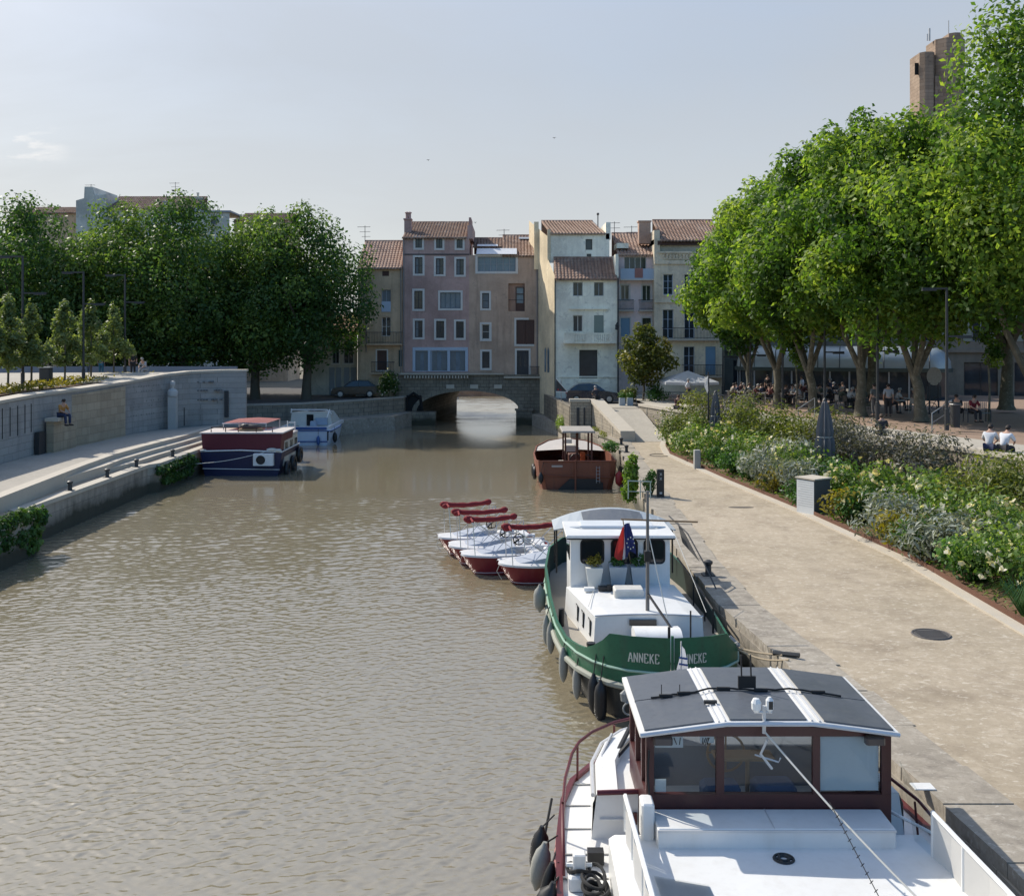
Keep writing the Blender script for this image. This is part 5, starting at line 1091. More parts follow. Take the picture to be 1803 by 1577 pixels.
for z in (2.72,2.62,2.52,2.45): m.quad((2.64,16.17,z),(2.78,16.17,z-.02),(2.78,16.17,z-.055),(2.64,16.17,z-.03))
m.build('stripe', paint('pennant_blue',(.05,.09,.25),.8), f_)
# ---------------------------------------------------------------- ANNEKE, green barge
an = thing('canal_barge', 'green and white canal barge lettered ANNEKE on its bow', 'boat', (2.95,25,0))
def acx(y): return lerp(3.2,2.86,(y-20.4)/11.6)
GH = [(20.4,.04),(20.47,.45),(20.6,.85),(20.85,1.2),(21.2,1.5),(21.8,1.78),(22.6,1.98),(23.8,2.08),(25.5,2.12),(28,2.08),(30,1.85),(31.2,1.4),(31.9,.7),(32.0,.05)]
GZa = [(20.4,1.76),(20.85,1.72),(21.1,1.42),(21.5,1.24),(22.2,1.17),(23.5,1.13),(24.6,1.2),(27.5,1.45),(29,1.56),(31,1.62),(32,1.62)]
ya = [p[0] for p in GH]; ya = sorted(set(ya + [20.43,20.52,20.7,21,21.5,22.2,27,29,30.6]))
gh = lambda y: pl(GH, y); gz = lambda y: pl(GZa, y)
RS = lambda y: pl([(20,1),(21.2,1),(22.5,.84),(30,.84),(32,.9)], y)
def astr(lv): return [(y, acx(y), [gh(max(20.4,y))*f+o*min(1,(y-20.4)*6) for f, o in lv]) for y in ya]
m = MB(); hull_half(m, astr(((.86,-.1),(.95,-.04),(.985,-.01))), lambda k, y: (-.2,.35,.72)[k], rs=RS); m.build('lower_hull', HULLDK, an, smooth=True)
m = MB(); hull_half(m, astr(((.985,0),(1,.0),(1.0,.0))), lambda k, y: (.72,1.06,gz(y))[k], rs=RS); 
hull_half(m, astr(((1,0),(1,-.06))), lambda k, y: gz(y), rs=RS); m.cur = 1; hull_half(m, astr(((1,-.06),(1,-.06))), lambda k, y: (.85,gz(y))[k], rs=RS); hl = m.build('bulwark', [GREEN, paint('shaded_inner_bulwark',(.010,.028,.020),.6,.3,kind='pos')], an, smooth=True)  # inner face coloured green-black, the shadow inside the bulwark put into the paint
m = MB()
for s in (-1,1):
    m.tube([(acx(y)+s*gh(y)*1.002*(RS(y) if s > 0 else 1),y-.01,1.05) for y in ya], .028, 6)
m.build('strake_line', paint('pale_green_strake',(.30,.45,.36),.5,.2,kind='pos'), an, smooth=True)
m = MB()
for s in (-1,1): m.tube([(acx(y)+s*(gh(y)*.99+.02)*(RS(y) if s > 0 else 1),y-.03,.72) for y in ya], .07, 7)
m.build('rubbing_strake', paint('dirty_pale_strake',(.30,.31,.26),.7,.3,kind='pos'), an, smooth=True)
m = MB(); m.box(acx(20.4)-.025,acx(20.4)+.025,20.36,20.42,-.1,1.8); m.build('stem', GREEN, an)
m = MB(); m.loft([[(acx(y)-gh(y)+.05,y,.86),(acx(y)+gh(y)*RS(y)-.05,y,.86)] for y in ya], False, False); m.build('deck', paint('side_deck',(.33,.30,.25),.8,.2,kind='pos'), an)
# letters on the bow
def bowpt(s, z, o=.012):         # s metres from the stem along the hull, negative = viewer's left
    y = 20.4; acc = 0; prev = Vector((gh(20.4), 20.4)); sg = -1 if s < 0 else 1; s = abs(s)
    for k in range(1, 400):
        yy = 20.4 + k*.004; cur = Vector((gh(yy), yy)); seg = (cur-prev).length
        if acc+seg >= s: 
            d = (cur-prev).normalized(); p = prev+d*(s-acc); n = Vector((d.y,-d.x)); p = p+n*o
            return (acx(p.y)+sg*p.x, p.y, z)
        acc += seg; prev = cur
GL = {'A': [((0,0),(.45,1)),((.55,1),(1,0)),((.2,.36),(.8,.36)),((-.1,0),(.18,0)),((.82,0),(1.1,0))], 'N': [((.08,0),(.08,1)),((.08,1),(.92,0)),((.92,0),(.92,1)),((-.06,0),(.22,0)),((-.06,1),(.16,1)),((.78,1),(1.06,1))],
      'E': [((.1,0),(.1,1)),((.0,0),(.9,0)),((.0,1),(.88,1)),((.1,.52),(.62,.52)),((.9,0),(.9,.2)),((.88,1),(.88,.8))], 'K': [((.1,0),(.1,1)),((.85,1),(.12,.42)),((.35,.6),(.92,0)),((-.02,0),(.24,0)),((-.02,1),(.24,1)),((.75,0),(1.06,0)),((.7,1),(1,1))]}
def lettering(s0, s1, z0, z1, text):
    m = MB(); w = (s1-s0)/len(text)
    for i, ch in enumerate(text):
        for (ax_, az_), (bx, bz) in GL[ch]:
            A = (s0+w*(i+.08+.74*ax_), lerp(z0,z1,az_)); B = (s0+w*(i+.08+.74*bx), lerp(z0,z1,bz))
            dx, dz = B[0]-A[0], B[1]-A[1]; L = math.hypot(dx,dz); t = .0115 if abs(dz) > abs(dx)*.3 else .008; nx_, nz = -dz/L*t, dx/L*t
            m.quad(bowpt(A[0]+nx_,A[1]+nz), bowpt(B[0]+nx_,B[1]+nz), bowpt(B[0]-nx_,B[1]-nz), bowpt(A[0]-nx_,A[1]-nz))
    return m.build('lettering', paint('cream_letters',(.62,.62,.52),.7,.2), hl)
lettering(-.84,-.20,1.24,1.42,'ANNEKE'); lettering(.10,.70,1.24,1.42,'ANNEKE')
# coach roof, wheelhouse
WHT = WHITE
m = MB(); c0 = [(1.85,22.7),(4.23,22.7),(4.06,25.6),(1.36,25.6)]
def crz(x): return 1.56+.05*(1-((x-3.0)/1.3)**2)
n = 8; rr = []
for (xa,y,xb_) in ((1.85,22.7,4.23),(1.36,25.6,4.06)):
    rr.append([(xa-.04,y,.86),(xa,y,1.50)] + [(lerp(xa,xb_,k/n),y,crz(lerp(xa,xb_,k/n))-(.03 if k in (0,n) else 0)) for k in range(n+1)] + [(xb_,y,1.50),(xb_+.04,y,.86)])
m.loft(rr, False, False); m.add(rr[0], [tuple(range(len(rr[0])))]); cb = m.build('coach_house', WHT, an)
m = MB(); m.tube([(lerp(1.84,4.24,k/n),22.69,crz(lerp(1.85,4.23,k/n))) for k in range(n+1)], .018, 5); m.build('roof_edge', ALU, cb)
for y in (23.0,23.65,24.2):
    x = lerp(1.85,1.36,(y-22.7)/2.9)-.03; m = MB(); m.add([(x-.012,y,1.05),(x-.012,y+.3,1.05),(x-.004-.012,y+.3,1.38),(x-.016,y,1.38)],[(0,1,2,3)]); m.tube([(x-.012,y,1.05),(x-.02,y+.3,1.05),(x-.02,y+.3,1.38),(x-.012,y,1.38),(x-.012,y,1.05)],.018,5); m.build('side_window', DKGL, cb)
WX0, WX1, WY0, WY1 = 1.46,3.94,25.5,27.2
m = MB(); wnd = [(1.72,2.28),(2.48,3.12),(3.30,3.80)]
zb_, zt_ = 2.12, 2.70
def rrect(a,b,c,d,r,y,n=4):
    out=[]
    for cx,cz,a0 in ((b-r,c+r,-90),(b-r,d-r,0),(a+r,d-r,90),(a+r,c+r,180)):
        for k in range(n+1): q=math.radians(a0+90*k/n); out.append((cx+r*math.cos(q),y,cz+r*math.sin(q)))
    return out
m.box(WX0,WX1,WY0,WY1,.86,2.77); whs = m.build('wheelhouse', WHT, an)
for a,b in wnd:
    m = MB(); o_ = rrect(a,b,zb_,zt_,.1,WY0-.012); m.add(o_,[tuple(range(len(o_)))]); g_ = m.build('window', DKGL, whs)
    m = MB(); q_ = rrect(a,b,zb_,zt_,.1,WY0-.014); m.tube(q_+[q_[0],q_[1]], .022, 5); m.build('rubber_seal', BLACKR, g_)
for y in (25.75,26.5):
    m = MB(); q_=[(WX0-.012,p[0],p[2]) for p in rrect(y,y+.6,2.12,2.68,.08,0)]; m.add(q_,[tuple(range(len(q_)))]); m.build('window', DKGL, whs)
m = MB(); m.bevbox(WX0-.12,WX1+.12,WY0-.18,WY1+.1,2.773,2.84,.015); m.build('roof', WHT, whs)
m = MB(); m.box(WX0-.1,WX1+.1,WY0-.175,WY0-.17,2.735,2.772); m.build('roof_lip', BLACKR, whs)
m = MB(); nn=12; f1=[]; f2=[]
for k in range(nn+1):
    x = lerp(1.12,4.40,k/nn); q_ = 1-((x-2.76)/1.64)**2; f1.append((x,27.45,2.58+.16*q_)); f2.append((x,29.0,2.56+.36*q_))
m.loft([f1,f2],False,False); m.loft([[(p[0],p[1],p[2]-.03) for p in f1],f1],False,False); cnp = m.build('aft_canopy', paint('pale_canopy',(.37,.41,.44),.5,.1,kind='pos'), an)
m = MB(); m.loft([[(p[0],p[1]+.04,p[2]+.012) for p in f1[3:10]],[(p[0],p[1]-.3,p[2]+.012) for p in f2[3:10]]],False,False); m.build('solar_panel', SOLAR, cnp)
m = MB(); m.tube([(1.5,WY0+.9,2.84),(1.75,WY0+.75,2.88),(3.7,WY0+.75,2.88),(3.95,WY0+.9,2.84)],.03,6); m.box(1.8,3.65,26.2,27.2,2.85,2.88); m.build('roof_hatch', paint('pale_hatch',(.60,.63,.65),.4,.1,kind='pos'), whs)
m = MB()
for x in (1.2,4.32): m.tube([(x,27.55,1.4),(x,27.55,2.57)],.025,6); m.tube([(x,28.8,1.4),(x,28.8,2.55)],.025,6)
m.build_each('canopy_post', BLACKR, cnp)
# mast, boom, stays
m = MB(); Xm, Ym = 3.05,23.0; m.tube([(Xm,Ym,1.58),(Xm,Ym,4.3)], [.045,.03], 8); mast = m.build('mast', paint('grey_mast',(.16,.15,.14),.5,.2), an, smooth=True)
m = MB(); m.tube([(2.45,Ym,3.66),(4.18,Ym,3.6)], .022, 6); m.build('boom', TEAK, mast)
m = MB(); m.tube([(Xm,Ym,2.0),(3.48,22.0,1.42)],.03,6); m.box(Xm-.07,Xm+.07,Ym-.07,Ym+.07,2.72,2.95); m.build_each('strut', BLACKR, mast)
m = MB(); m.tube([(Xm+.03,Ym,3.3),(3.42,22.2,1.45)],.012,5); m.tube([(3.98,25.3,3.0),(4.35,22.9,1.6)],.008,5); m.tube([(1.75,23.4,1.6),(2.0,24.9,1.62)],.008,5); m.build_each('stay', ROPEW, mast)
m = MB(); m.tube([(3.6,20.6,1.2),(3.6,20.6,2.25)],.018,5); m.tube([(3.15,20.5,1.7),(3.15,20.5,1.95)],.03,6); m.build('bow_post', BLACKR, an)
# gear on the coach roof and deck
m = MB(); m.bevbox(2.42,3.12,24.1,24.6,1.6,1.8,.03); tag(m.build('vent_locker', paint('weathered_white',(.58,.57,.53),.6,.25,6,kind='pos')), 'weathered white box standing on the coach roof before the mast', 'box')
m = MB(); pf = [(21.55,.9),(21.55,1.25),(21.62,1.4),(21.8,1.48),(22.0,1.5),(22.3,1.46),(22.45,1.36),(22.45,.9)]
m.loft([[(2.62,y,z) for y,z in pf],[(3.62,y,z) for y,z in pf]]); tag(m.build('deck_locker', WHITE2, None, smooth=True), 'white round-topped locker on the foredeck behind the green bow', 'locker')
m = MB(); m.box(2.6,3.2,22.62,22.69,1.38,1.5); m.build('front_window', DKGL, cb)
PLANT = None
def pot(name, label, x, y, z, w, h, mat, grp):
    t = thing(name, label, 'flower pot', (x,y,z), grp)
    m = MB(); m.loft([[(x-w*.33,y-w*.33,z),(x+w*.33,y-w*.33,z),(x+w*.33,y+w*.33,z),(x-w*.33,y+w*.33,z)],[(x-w/2,y-w/2,z+h),(x+w/2,y-w/2,z+h),(x+w/2,y+w/2,z+h),(x-w/2,y+w/2,z+h)]]); m.build('pot', mat, t); return t
POT1 = paint('white_pot',(.62,.62,.58),.6,.1); POT2 = paint('grey_pot',(.38,.42,.45),.6,.1)
pots = [pot('planter','white square pot with yellow green plant, left of the three before the wheelhouse',2.02,25.2,1.6,.42,.5,POT1,'pots before the wheelhouse'),
        pot('planter','grey square pot with dark plant under the flag, middle one before the wheelhouse',2.60,25.2,1.6,.44,.52,POT2,'pots before the wheelhouse'), pot('planter','grey square pot with low green plant beside the mast, right one of three',3.12,25.2,1.6,.42,.52,POT2,'pots before the wheelhouse')]
t = thing('flag', 'drooping blue white and red flag on the wheelhouse front of the green barge', 'flag', (2.75,25.2,2.2))
m = MB(); m.tube([(2.95,25.35,2.1),(2.72,25.1,3.28)],.014,5); m.build('staff', TEAK, t)
for nm, a, b, c in (('blue_cloth',0,.56,(.02,.03,.13)),('white_cloth',.56,.66,(.7,.7,.7)),('red_cloth',.66,1,(.42,.03,.025))):
    m = MB(); rows=[]
    for i in range(7):
        s = i/6; row=[]
        for k in range(7):
            q = lerp(a,b,k/6); top = Vector((2.72,25.1,3.25)); 
            row.append((2.78+.30*(.5-q)*(.35+.65*s)*1.7+.03*math.sin(q*9+s*3), 25.08-.05*math.sin(q*14+s*2), 3.22-.12*q-s*(.78-.08*math.sin(q*7))))
        rows.append(row)
    m.loft(rows,False,False); cl_ = m.build(nm, cloth(nm,c,.25), t, smooth=True)
    if nm == 'blue_cloth':
        m = MB()
        for k in range(8): x, z = 2.90+.09*math.cos(k*.785), 2.72+.14*math.sin(k*.785); m.box(x-.012,x+.012,24.985,25.0,z-.015,z+.015)
        m.build_each('emblem_dot', paint('pale_dots',(.6,.6,.45),.8), cl_)
m = MB(); m.box(2.1,2.62,24.75,24.95,1.61,1.70); m.box(2.3,2.4,24.7,24.8,1.61,1.76); tag(m.build('folded_tarp', BLACKR), 'dark folded cover lying before the pots on the coach roof', 'cover')
m = MB(); m.box(1.75,2.0,24.75,24.9,1.6,1.68); tag(m.build('plank', WHITE2), 'small white block lying left of the dark cover on the coach roof', 'box')
for i,(x,y,l) in enumerate(((1.66,21.5,'left black bollard of the pair at the green bow'),(1.82,21.35,'right black bollard of the pair at the green bow'))):
    m = MB(); m.lathe([(.08,0),(.08,.42),(.095,.42),(.095,.48),(.02,.49)], (x,y,.86), 10); tag(m.build('deck_bollard', BLACKR, None, smooth=True), l, 'bollard', 'bollards at the green bow')
m = MB(); m.lathe([(.07,0),(.07,.42),(.02,.43)],(1.18,24.4,.86),10); tag(m.build('deck_bollard', BLACKR), 'black bollard on the side deck of the green barge', 'bollard')
m = MB(); m.tube([(4.5,21.6,1.2),(4.6,21.5,1.45),(4.75,21.4,1.3)],.05,6); m.tube([(4.4,21.3,1.25),(4.7,21.2,1.4)],.06,6); tag(m.build('rope_bundle', paint('grey_rope',(.3,.29,.27),.9,.3,20)), 'grey rope bundle at the quay side of the green bow', 'rope')
def sag(a, b, d, n=12): return [tuple(Vector(a).lerp(Vector(b), i/n)+Vector((0,0,-d*math.sin(math.pi*i/n)))) for i in range(n+1)]
m = MB(); m.tube(sag((4.55,21.5,1.3),(5.45,20.6,1.36),.05),.022,6); m.tube(sag((4.6,21.4,1.3),(5.5,20.3,1.36),.12),.02,6); tag(m.build('mooring_rope', paint('beige_rope',(.45,.36,.24),.9,.2,20)), 'beige mooring rope from the green bow to the quay', 'rope')
m = MB(); m.tube([(5.3,20.75,1.36),(5.75,20.45,1.40)],.05,6); tag(m.build('iron_bar', DARKM), 'dark iron mooring bar on the quay edge by the green bow', 'bar')
for i,(p,L,r,mat,rt,lab) in enumerate((((.72,26.6,.95),.62,.16,GREYF,(.86,26.6,1.38),'round pale buoy fender highest at the side of the green barge'),((.84,24.9,.62),.62,.1,GREYF,(.92,24.9,1.2),'first pale fender below the round buoy on the green barge'),((.93,24.5,.55),.66,.1,GREYF,(1.0,24.5,1.2),'second pale fender below the round buoy on the green barge'),
     ((1.13,22.5,.55),.66,.1,GREYF,(1.2,22.5,1.16),'long grey fender amidships on the green bow side'),((1.38,21.75,.42),.62,.095,GREYF,(1.46,21.8,1.2),'grey fender next to the black pair on the green bow'),((1.68,21.05,.42),.72,.12,BLACKR,(1.75,21.15,1.27),'left black fender of the pair on the green bow'),((1.80,20.8,.34),.78,.13,BLACKR,(1.9,21.0,1.3),'right black fender of the pair on the green bow'))):
    fender('boat_fender', lab, p, L, r, mat, rt, 0, 'fenders of the green barge')
m = MB(); m.lathe([(.05,-.1),(.16,-.05),(.18,.1),(.1,.18),(.02,.2)], (2.35,20.42,.55), 12, 1.1, .5); m.torus((2.33,20.32,.38),.12,.02,'Y',14,5); m.build('anchor_roller', paint('grey_anchor',(.25,.26,.25),.6,.3), an)
m = MB(); m.tube([(4.62,23.5,.95),(4.62,23.5,1.5),(4.6,26,1.6),(4.5,27.8,1.75)],.025,6); m.tube([(4.62,24.5,.95),(4.62,24.5,1.5)],.02,5); m.tube([(4.6,25.9,.95),(4.6,25.9,1.58)],.02,5); m.build('guard_rail', BLACKR, an)
m = MB(); m.add([(4.5,27.9,2.75),(4.62,27.2,2.5),(4.85,26.4,1.95),(5.1,26.0,1.5),(4.6,27.6,2.2)],[(0,1,4),(1,2,4)]); m.tube([(4.3,28,2.85),(4.65,27.1,2.55),(4.95,26.2,1.9),(5.15,25.8,1.4)],.02,5); m.build('side_awning', cloth('grey_mesh',(.12,.12,.12),.3), an)
# ---------------------------------------------------------------- small red boats
SBD = paint('small_boat_deck', (.66,.66,.66), .4, .12, 3, kind='pos', streak=.2, dirt=(.35,.3,.25)); SBC = paint('grey_blue_cover', (.36,.40,.47), .6, .15, 3, kind='pos')
def make_small_boat(v=0):
    """low electric hire boat, bow at local y=0, stern at y=3.4"""
    t = thing('day_boat', 'x', 'boat', (0,0,0), 'small red hire boats'); rn = random.Random(50+v)
    hb = lambda y: pl([(0,.10),(.06,.26),(.2,.42),(.5,.56),(1.0,.66),(2.4,.68),(3.4,.62)], y)
    ys_ = [0,.03,.06,.12,.2,.35,.5,.75,1.0,1.7,2.4,3.0,3.4]
    def zr(y): return .56+.06*max(0,1-y/1.2)
    m = MB()
    rings = []
    for sg in (-1,1):
        rr = []
        for y in ys_:
            rk = .42*max(0,1-y/1.1)
            rr.append([(sg*hb(y)*.72,y+rk,-.06),(sg*hb(y)*.80,y+rk*.86,.05),(sg*hb(y)*.92,y+rk*.45,.28),(sg*hb(y),y,zr(y))])
        m.loft(rr, False, False)
    m.quad((-hb(3.4)*.72,3.4,-.06),(hb(3.4)*.72,3.4,-.06),(hb(3.4),3.4,.56),(-hb(3.4),3.4,.56)); m.build('hull', REDHULL, t, smooth=True, local=True)
    m = MB()
    for sg in (-1,1): m.tube([(sg*(hb(y)*.80+.012),y+.42*max(0,1-y/1.1)*.86,.06) for y in ys_], .018, 5)
    m.build('waterline_stripe', paint('pale_stripe',(.45,.35,.35),.6,.2), t, local=True)
    m = MB(); yy = [y for y in ys_ if y <= 1.7]
    m.loft([[(-hb(y)-.05,y-.04,zr(y)),(-hb(y)-.045,y-.03,zr(y)+.06),(-hb(y)*.8,y,zr(y)+.075+.02*y),(0,y,zr(y)+.085+.04*y),(hb(y)*.8,y,zr(y)+.075+.02*y),(hb(y)+.045,y-.03,zr(y)+.06),(hb(y)+.05,y-.04,zr(y))] for y in yy], False, False)
    for sg in (-1,1): m.loft([[(sg*(hb(y)+.05),y,zr(y)),(sg*(hb(y)+.045),y,zr(y)+.06),(sg*(hb(y)-.10),y,zr(y)+.08),(sg*(hb(y)-.12),y,.25)] for y in (1.7,2.4,3.0,3.4)], False, False)
    m.build('deck', SBD, t, smooth=True, local=True)
    m = MB(); m.loft([[(-hb(y)*.75,y,.62+.03*y),(-hb(y)*.7,y,.66+.16*(y-.5)),(0,y,.70+.22*(y-.5)),(hb(y)*.7,y,.66+.16*(y-.5)),(hb(y)*.75,y,.62+.03*y)] for y in (.55,.8,1.1,1.5,1.72)], False, False); m.quad((-.45,1.72,.62),(.45,1.72,.62),(.45,1.72,.86),(-.45,1.72,.86)); m.build('bow_cover', SBC, t, smooth=True, local=True)
    m = MB(); m.loft([[(-hb(y)+.11,y,.26),(hb(y)-.11,y,.26)] for y in (1.7,2.4,3.3)],False,False); m.build('cockpit_floor', paint('grey_floor',(.3,.3,.31),.7), t, local=True)
    for x0,x1,y0,y1,z in ((-.5,.5,2.9,3.3,.62),(-.52,-.05,2.25,2.6,.66),(.05,.52,2.25,2.6,.66)): m = MB(); m.bevbox(x0,x1,y0,y1,.27,z,.05); m.build('seat', SBD, t, local=True)
    m = MB(); m.torus((-.1,1.98,.98),.18,.02,'X',18,6); m.tube([(-.1,1.98,.98),(-.1,1.76,.84)],.03,6)
    for a in (.5,2.6,4.7): m.tube([(-.1,1.98,.98),(-.1,1.98+.17*math.cos(a),.98+.17*math.sin(a))],.014,4)
    m.build('steering_wheel', BLACKR, t, local=True)
    ln = 1.85+rn.uniform(-.1,.1)
    for sg in (-1,1):
        m = MB(); m.tube([(sg*.64,.35,.62),(sg*.5,.32,1.72)],.016,5); m.tube([(sg*.66,2.0,.58),(sg*.5,2.0,1.70)],.016,5); m.tube([(sg*.64,.9,.62),(sg*.5,1.95,1.68)],.012,5); m.tube([(sg*.66,1.9,.6),(sg*.5,.4,1.70)],.010,5); m.build('canopy_frame', STEEL, t, local=True)
    m = MB(); n = 24; m.tube([(.0+.03*math.sin(q*.9+v),.1+ln*q/n,1.78-.07*math.sin(math.pi*q/n)) for q in range(n+1)],[(.05 if q in (0,n) else .115 if q in (1,2,3) else .11 if q in (n-1,n-2) else .085+.006*math.sin(q*1.1+v)+rn.uniform(-.008,.008)) for q in range(n+1)],9)
    m.tube([(-.5,.33,1.73),(0,.33,1.80),(.5,.33,1.73)],.035,6); m.ball((.06,.28,1.72),.12,.14,.10); m.build('rolled_canopy', REDC, t, smooth=True, local=True)
    m = MB(); m.torus((.3,2.75,.80),.15,.03,'X',14,6); m.build('lifebuoy', SBD, t, local=True)
    m = MB(); m.tube([(0,.05,.6),(-.05,-.05,.35),(.02,.1,.1)],.01,4); m.build('bow_line', ROPEW, t, local=True)
    return t
spots = [(-.42,32.25,-80,'nearest of the four small red boats, closest to the green barge'),(-1.66,33.5,-77,'second small red boat from the green barge, bow fully in view'),(-2.15,34.95,-82,'third small red boat from the green barge, mostly behind the second'),(-2.62,36.35,-76,'farthest small red boat, at the open water end of the row')]
for i,(x,y,rz_,l) in enumerate(spots):
    o = make_small_boat(i); o.location = (x,y,0); o.rotation_euler = (math.radians(.8),.02*(-1)**i,math.radians(rz_)); o['label'] = l
# ---------------------------------------------------------------- rust brown barge
rb_ = thing('work_boat', 'rust brown steel work boat with open deck and wooden canopy at the right quay', 'boat', (3.2,54.5,0))
RH = lambda y: pl([(51.6,1.72),(51.75,1.95),(52.3,2.08),(56,2.12),(59,1.9),(61,1.2),(62,.1)], y)
yr = [51.6,51.75,52.3,53.5,56,58,59,60,61,61.6,62]; cr_ = lambda y: 3.28
rz = lambda y: pl([(51.6,1.46),(54,1.34),(58,1.36),(62,1.6)], y)
m = MB(); hull_half(m, [(y,3.28,[RH(y)*.86,RH(y)*.97,RH(y)]) for y in yr], lambda k,y: (-.2,.75,rz(y))[k]); hull_half(m, [(y,3.28,[RH(y)-.07,RH(y)-.07]) for y in yr], lambda k,y: (.6,rz(y))[k]); hull_half(m, [(y,3.28,[RH(y),RH(y)-.07]) for y in yr], lambda k,y: rz(y))
a,b = 3.28-1.72, 3.28+1.72; m.add([(a+.25,51.7,-.2),(b-.25,51.7,-.2),(b-.05,51.6,.75),(b,51.6,1.46),(a,51.6,1.46),(a+.05,51.6,.75)],[(0,1,2,3,4,5)]); m.add([(a+.05,51.67,.6),(b-.05,51.67,.6),(b-.0,51.67,1.46),(a+.0,51.67,1.46)],[(3,2,1,0)]); m.build('hull', RUSTH, rb_)
m = MB(); m.loft([[(3.28-RH(y)+.06,y,.62),(3.28+RH(y)-.06,y,.62)] for y in yr],False,False); m.build('deck', paint('red_deck',(.16,.035,.02),.7,.3,kind='pos'), rb_)
m = MB(); m.loft([[(3.28-RH(y)+.1,y,rz(y)-.05),(3.28,y,rz(y)+.05),(3.28+RH(y)-.1,y,rz(y)-.05)] for y in (57.5,58,59,60,61,61.6)],False,False); m.build('foredeck', paint('pale_foredeck',(.50,.46,.42),.6,.2,kind='pos'), rb_)
m = MB(); m.add([(2.2,51.59,-.1),(4.6,51.58,-.1),(4.6,51.58,.35),(4.2,51.57,.55),(2.9,51.57,.55)],[(0,1,2,3,4)]); m.build('rudder_recess', BLACKR, rb_)
m = MB(); m.tube([(a,51.58,1.44),(b,51.58,1.44)],.04,6); m.tube([(a+.03,51.57,.8),(a+.45,51.57,.72),(b,51.57,.62)],.025,5); m.tube([(3.2,51.55,1.5),(3.2,51.5,0.0)],.05,6); m.build('rubbing_strake', RUSTH, rb_)
m = MB(); m.box(2.0,2.55,51.57,51.59,1.14,1.24); m.build('name_plate', paint('faded_plate',(.4,.34,.3),.8), rb_)
m = MB()
for x in (4.25,4.42): m.tube([(x,51.5,.35),(x,51.5,1.2)],.016,5)
for k in range(5): m.tube([(4.25,51.5,.45+k*.17),(4.42,51.5,.45+k*.17)],.013,5)
m.build('ladder', GALV, rb_)
fr = thing('canopy', 'x', 'x') if False else None
m = MB(); 
for x in (2.78,4.15):
    for y in (53.2,55.6): m.tube([(x,y,.62),(x,y,2.74)],.055,6)
for x in (3.4,): m.tube([(x,53.4,.62),(x,53.4,2.7)],.08,6)
m.build_each('canopy_post', paint('brown_wood_post',(.10,.035,.02),.6,.3), rb_)
m = MB(); m.bevbox(2.6,4.3,52.9,55.9,2.742,2.84,.03); m.build('canopy_roof', paint('weathered_roof',(.36,.33,.29),.8,.3,kind='pos'), rb_)
m = MB(); m.bevbox(2.9,3.5,56.2,57.2,1.4,1.75,.04); m.bevbox(2.95,3.4,58,58.8,1.42,1.9,.04); m.box(2.4,2.65,52.5,52.8,.63,1.35); m.build_each('deck_locker', paint('pale_box',(.55,.50,.42),.7,.2), rb_)
m = MB(); m.bevbox(3.0,3.6,54.2,54.9,.63,1.5,.04); m.build('engine_box', paint('brown_box',(.12,.04,.025),.6,.3), rb_)
m = MB(); m.torus((3.3,53.1,1.35),.28,.025,'Y',18,6); m.torus((3.9,53.3,1.3),.26,.03,'Y',16,6); m.build('steering_wheel', BLACKR, rb_)
m = MB(); m.bevbox(3.55,3.8,53,53.2,1.1,1.75,.04); m.build('life_jacket', cloth('orange_cloth',(.5,.10,.02)), rb_)
for i,(x,y,z,l) in enumerate(((1.18,53.4,.62,'first tyre fender from the stern on the rust brown boat'),(1.14,54.6,.6,'second tyre fender from the stern on the rust brown boat'))):
    m = MB(); m.torus((x,y,z),.26,.1,'X',18,8); tag(m.build('tyre_fender', BLACKR, None, smooth=True), l, 'fender', 'tyres on the rust brown boat')
fender('boat_fender','dark fender hanging on the stern corner of the rust brown boat',(2.0-.55,51.5,.6),.5,.13,BLACKR,(1.6,51.6,1.4))
fender('boat_fender','red fender squeezed between the rust brown boat and quay',(5.42,51.7,.55),.7,.2,paint('red_rubber',(.28,.02,.02),.5,.2),(5.2,51.8,1.4))
# ---------------------------------------------------------------- blue and maroon houseboat
hb_ = thing('houseboat', 'navy blue houseboat with maroon upper works and pink sun canopy on the left bank', 'boat', (-15.3,60,0))
x0,x1,y0,y1 = -17.25,-12.75,56.6,61.2
m = MB(); m.loft([[(x0+.25,y0+.12,-.2),(x1-.3,y0+.12,-.2),(x1-.15,y1,-.2),(x0+.25,y1,-.2)],[(x0,y0,1.2),(x1,y0,1.2),(x1,y1,1.2),(x0,y1,1.2)],[(x0+.02,y0,1.36),(x1-.02,y0,1.36),(x1-.02,y1,1.36),(x0+.02,y1,1.36)]]); m.build('hull', NAVY, hb_)
m = MB(); m.tube([(x0,y0-.02,1.38),((x0+x1)/2,y0-.05,1.44),(x1,y0-.02,1.34),(x1+.02,y1,1.34)],.04,6); m.tube([(x0+.12,y0+.0,.42),(x1-.12,y0+.0,.36)],.02,5); m.build('white_line', WHITE, hb_)
m = MB(); m.loft([[(x0+.1,y0+.06,1.37),(x1-.1,y0+.06,1.37),(x1-.1,y0+3.0,1.37),(x0+.1,y0+3.0,1.37)],[(x0+.05,y0+.0,2.35),(x1-.0,y0+.0,2.35),(x1-.0,y0+3.05,2.35),(x0+.05,y0+3.05,2.35)]]); m.build('upper_works', DKRED, hb_)
m = MB(); m.bevbox(x0-.05,x1+.1,y0-.08,y0+3.2,2.352,2.42,.02); m.bevbox(x0+.3,x1-.05,y0+3.25,y1,2.0,2.12,.03); m.build('roof_deck', paint('pale_roof',(.55,.50,.46),.6,.15,kind='pos'), hb_)
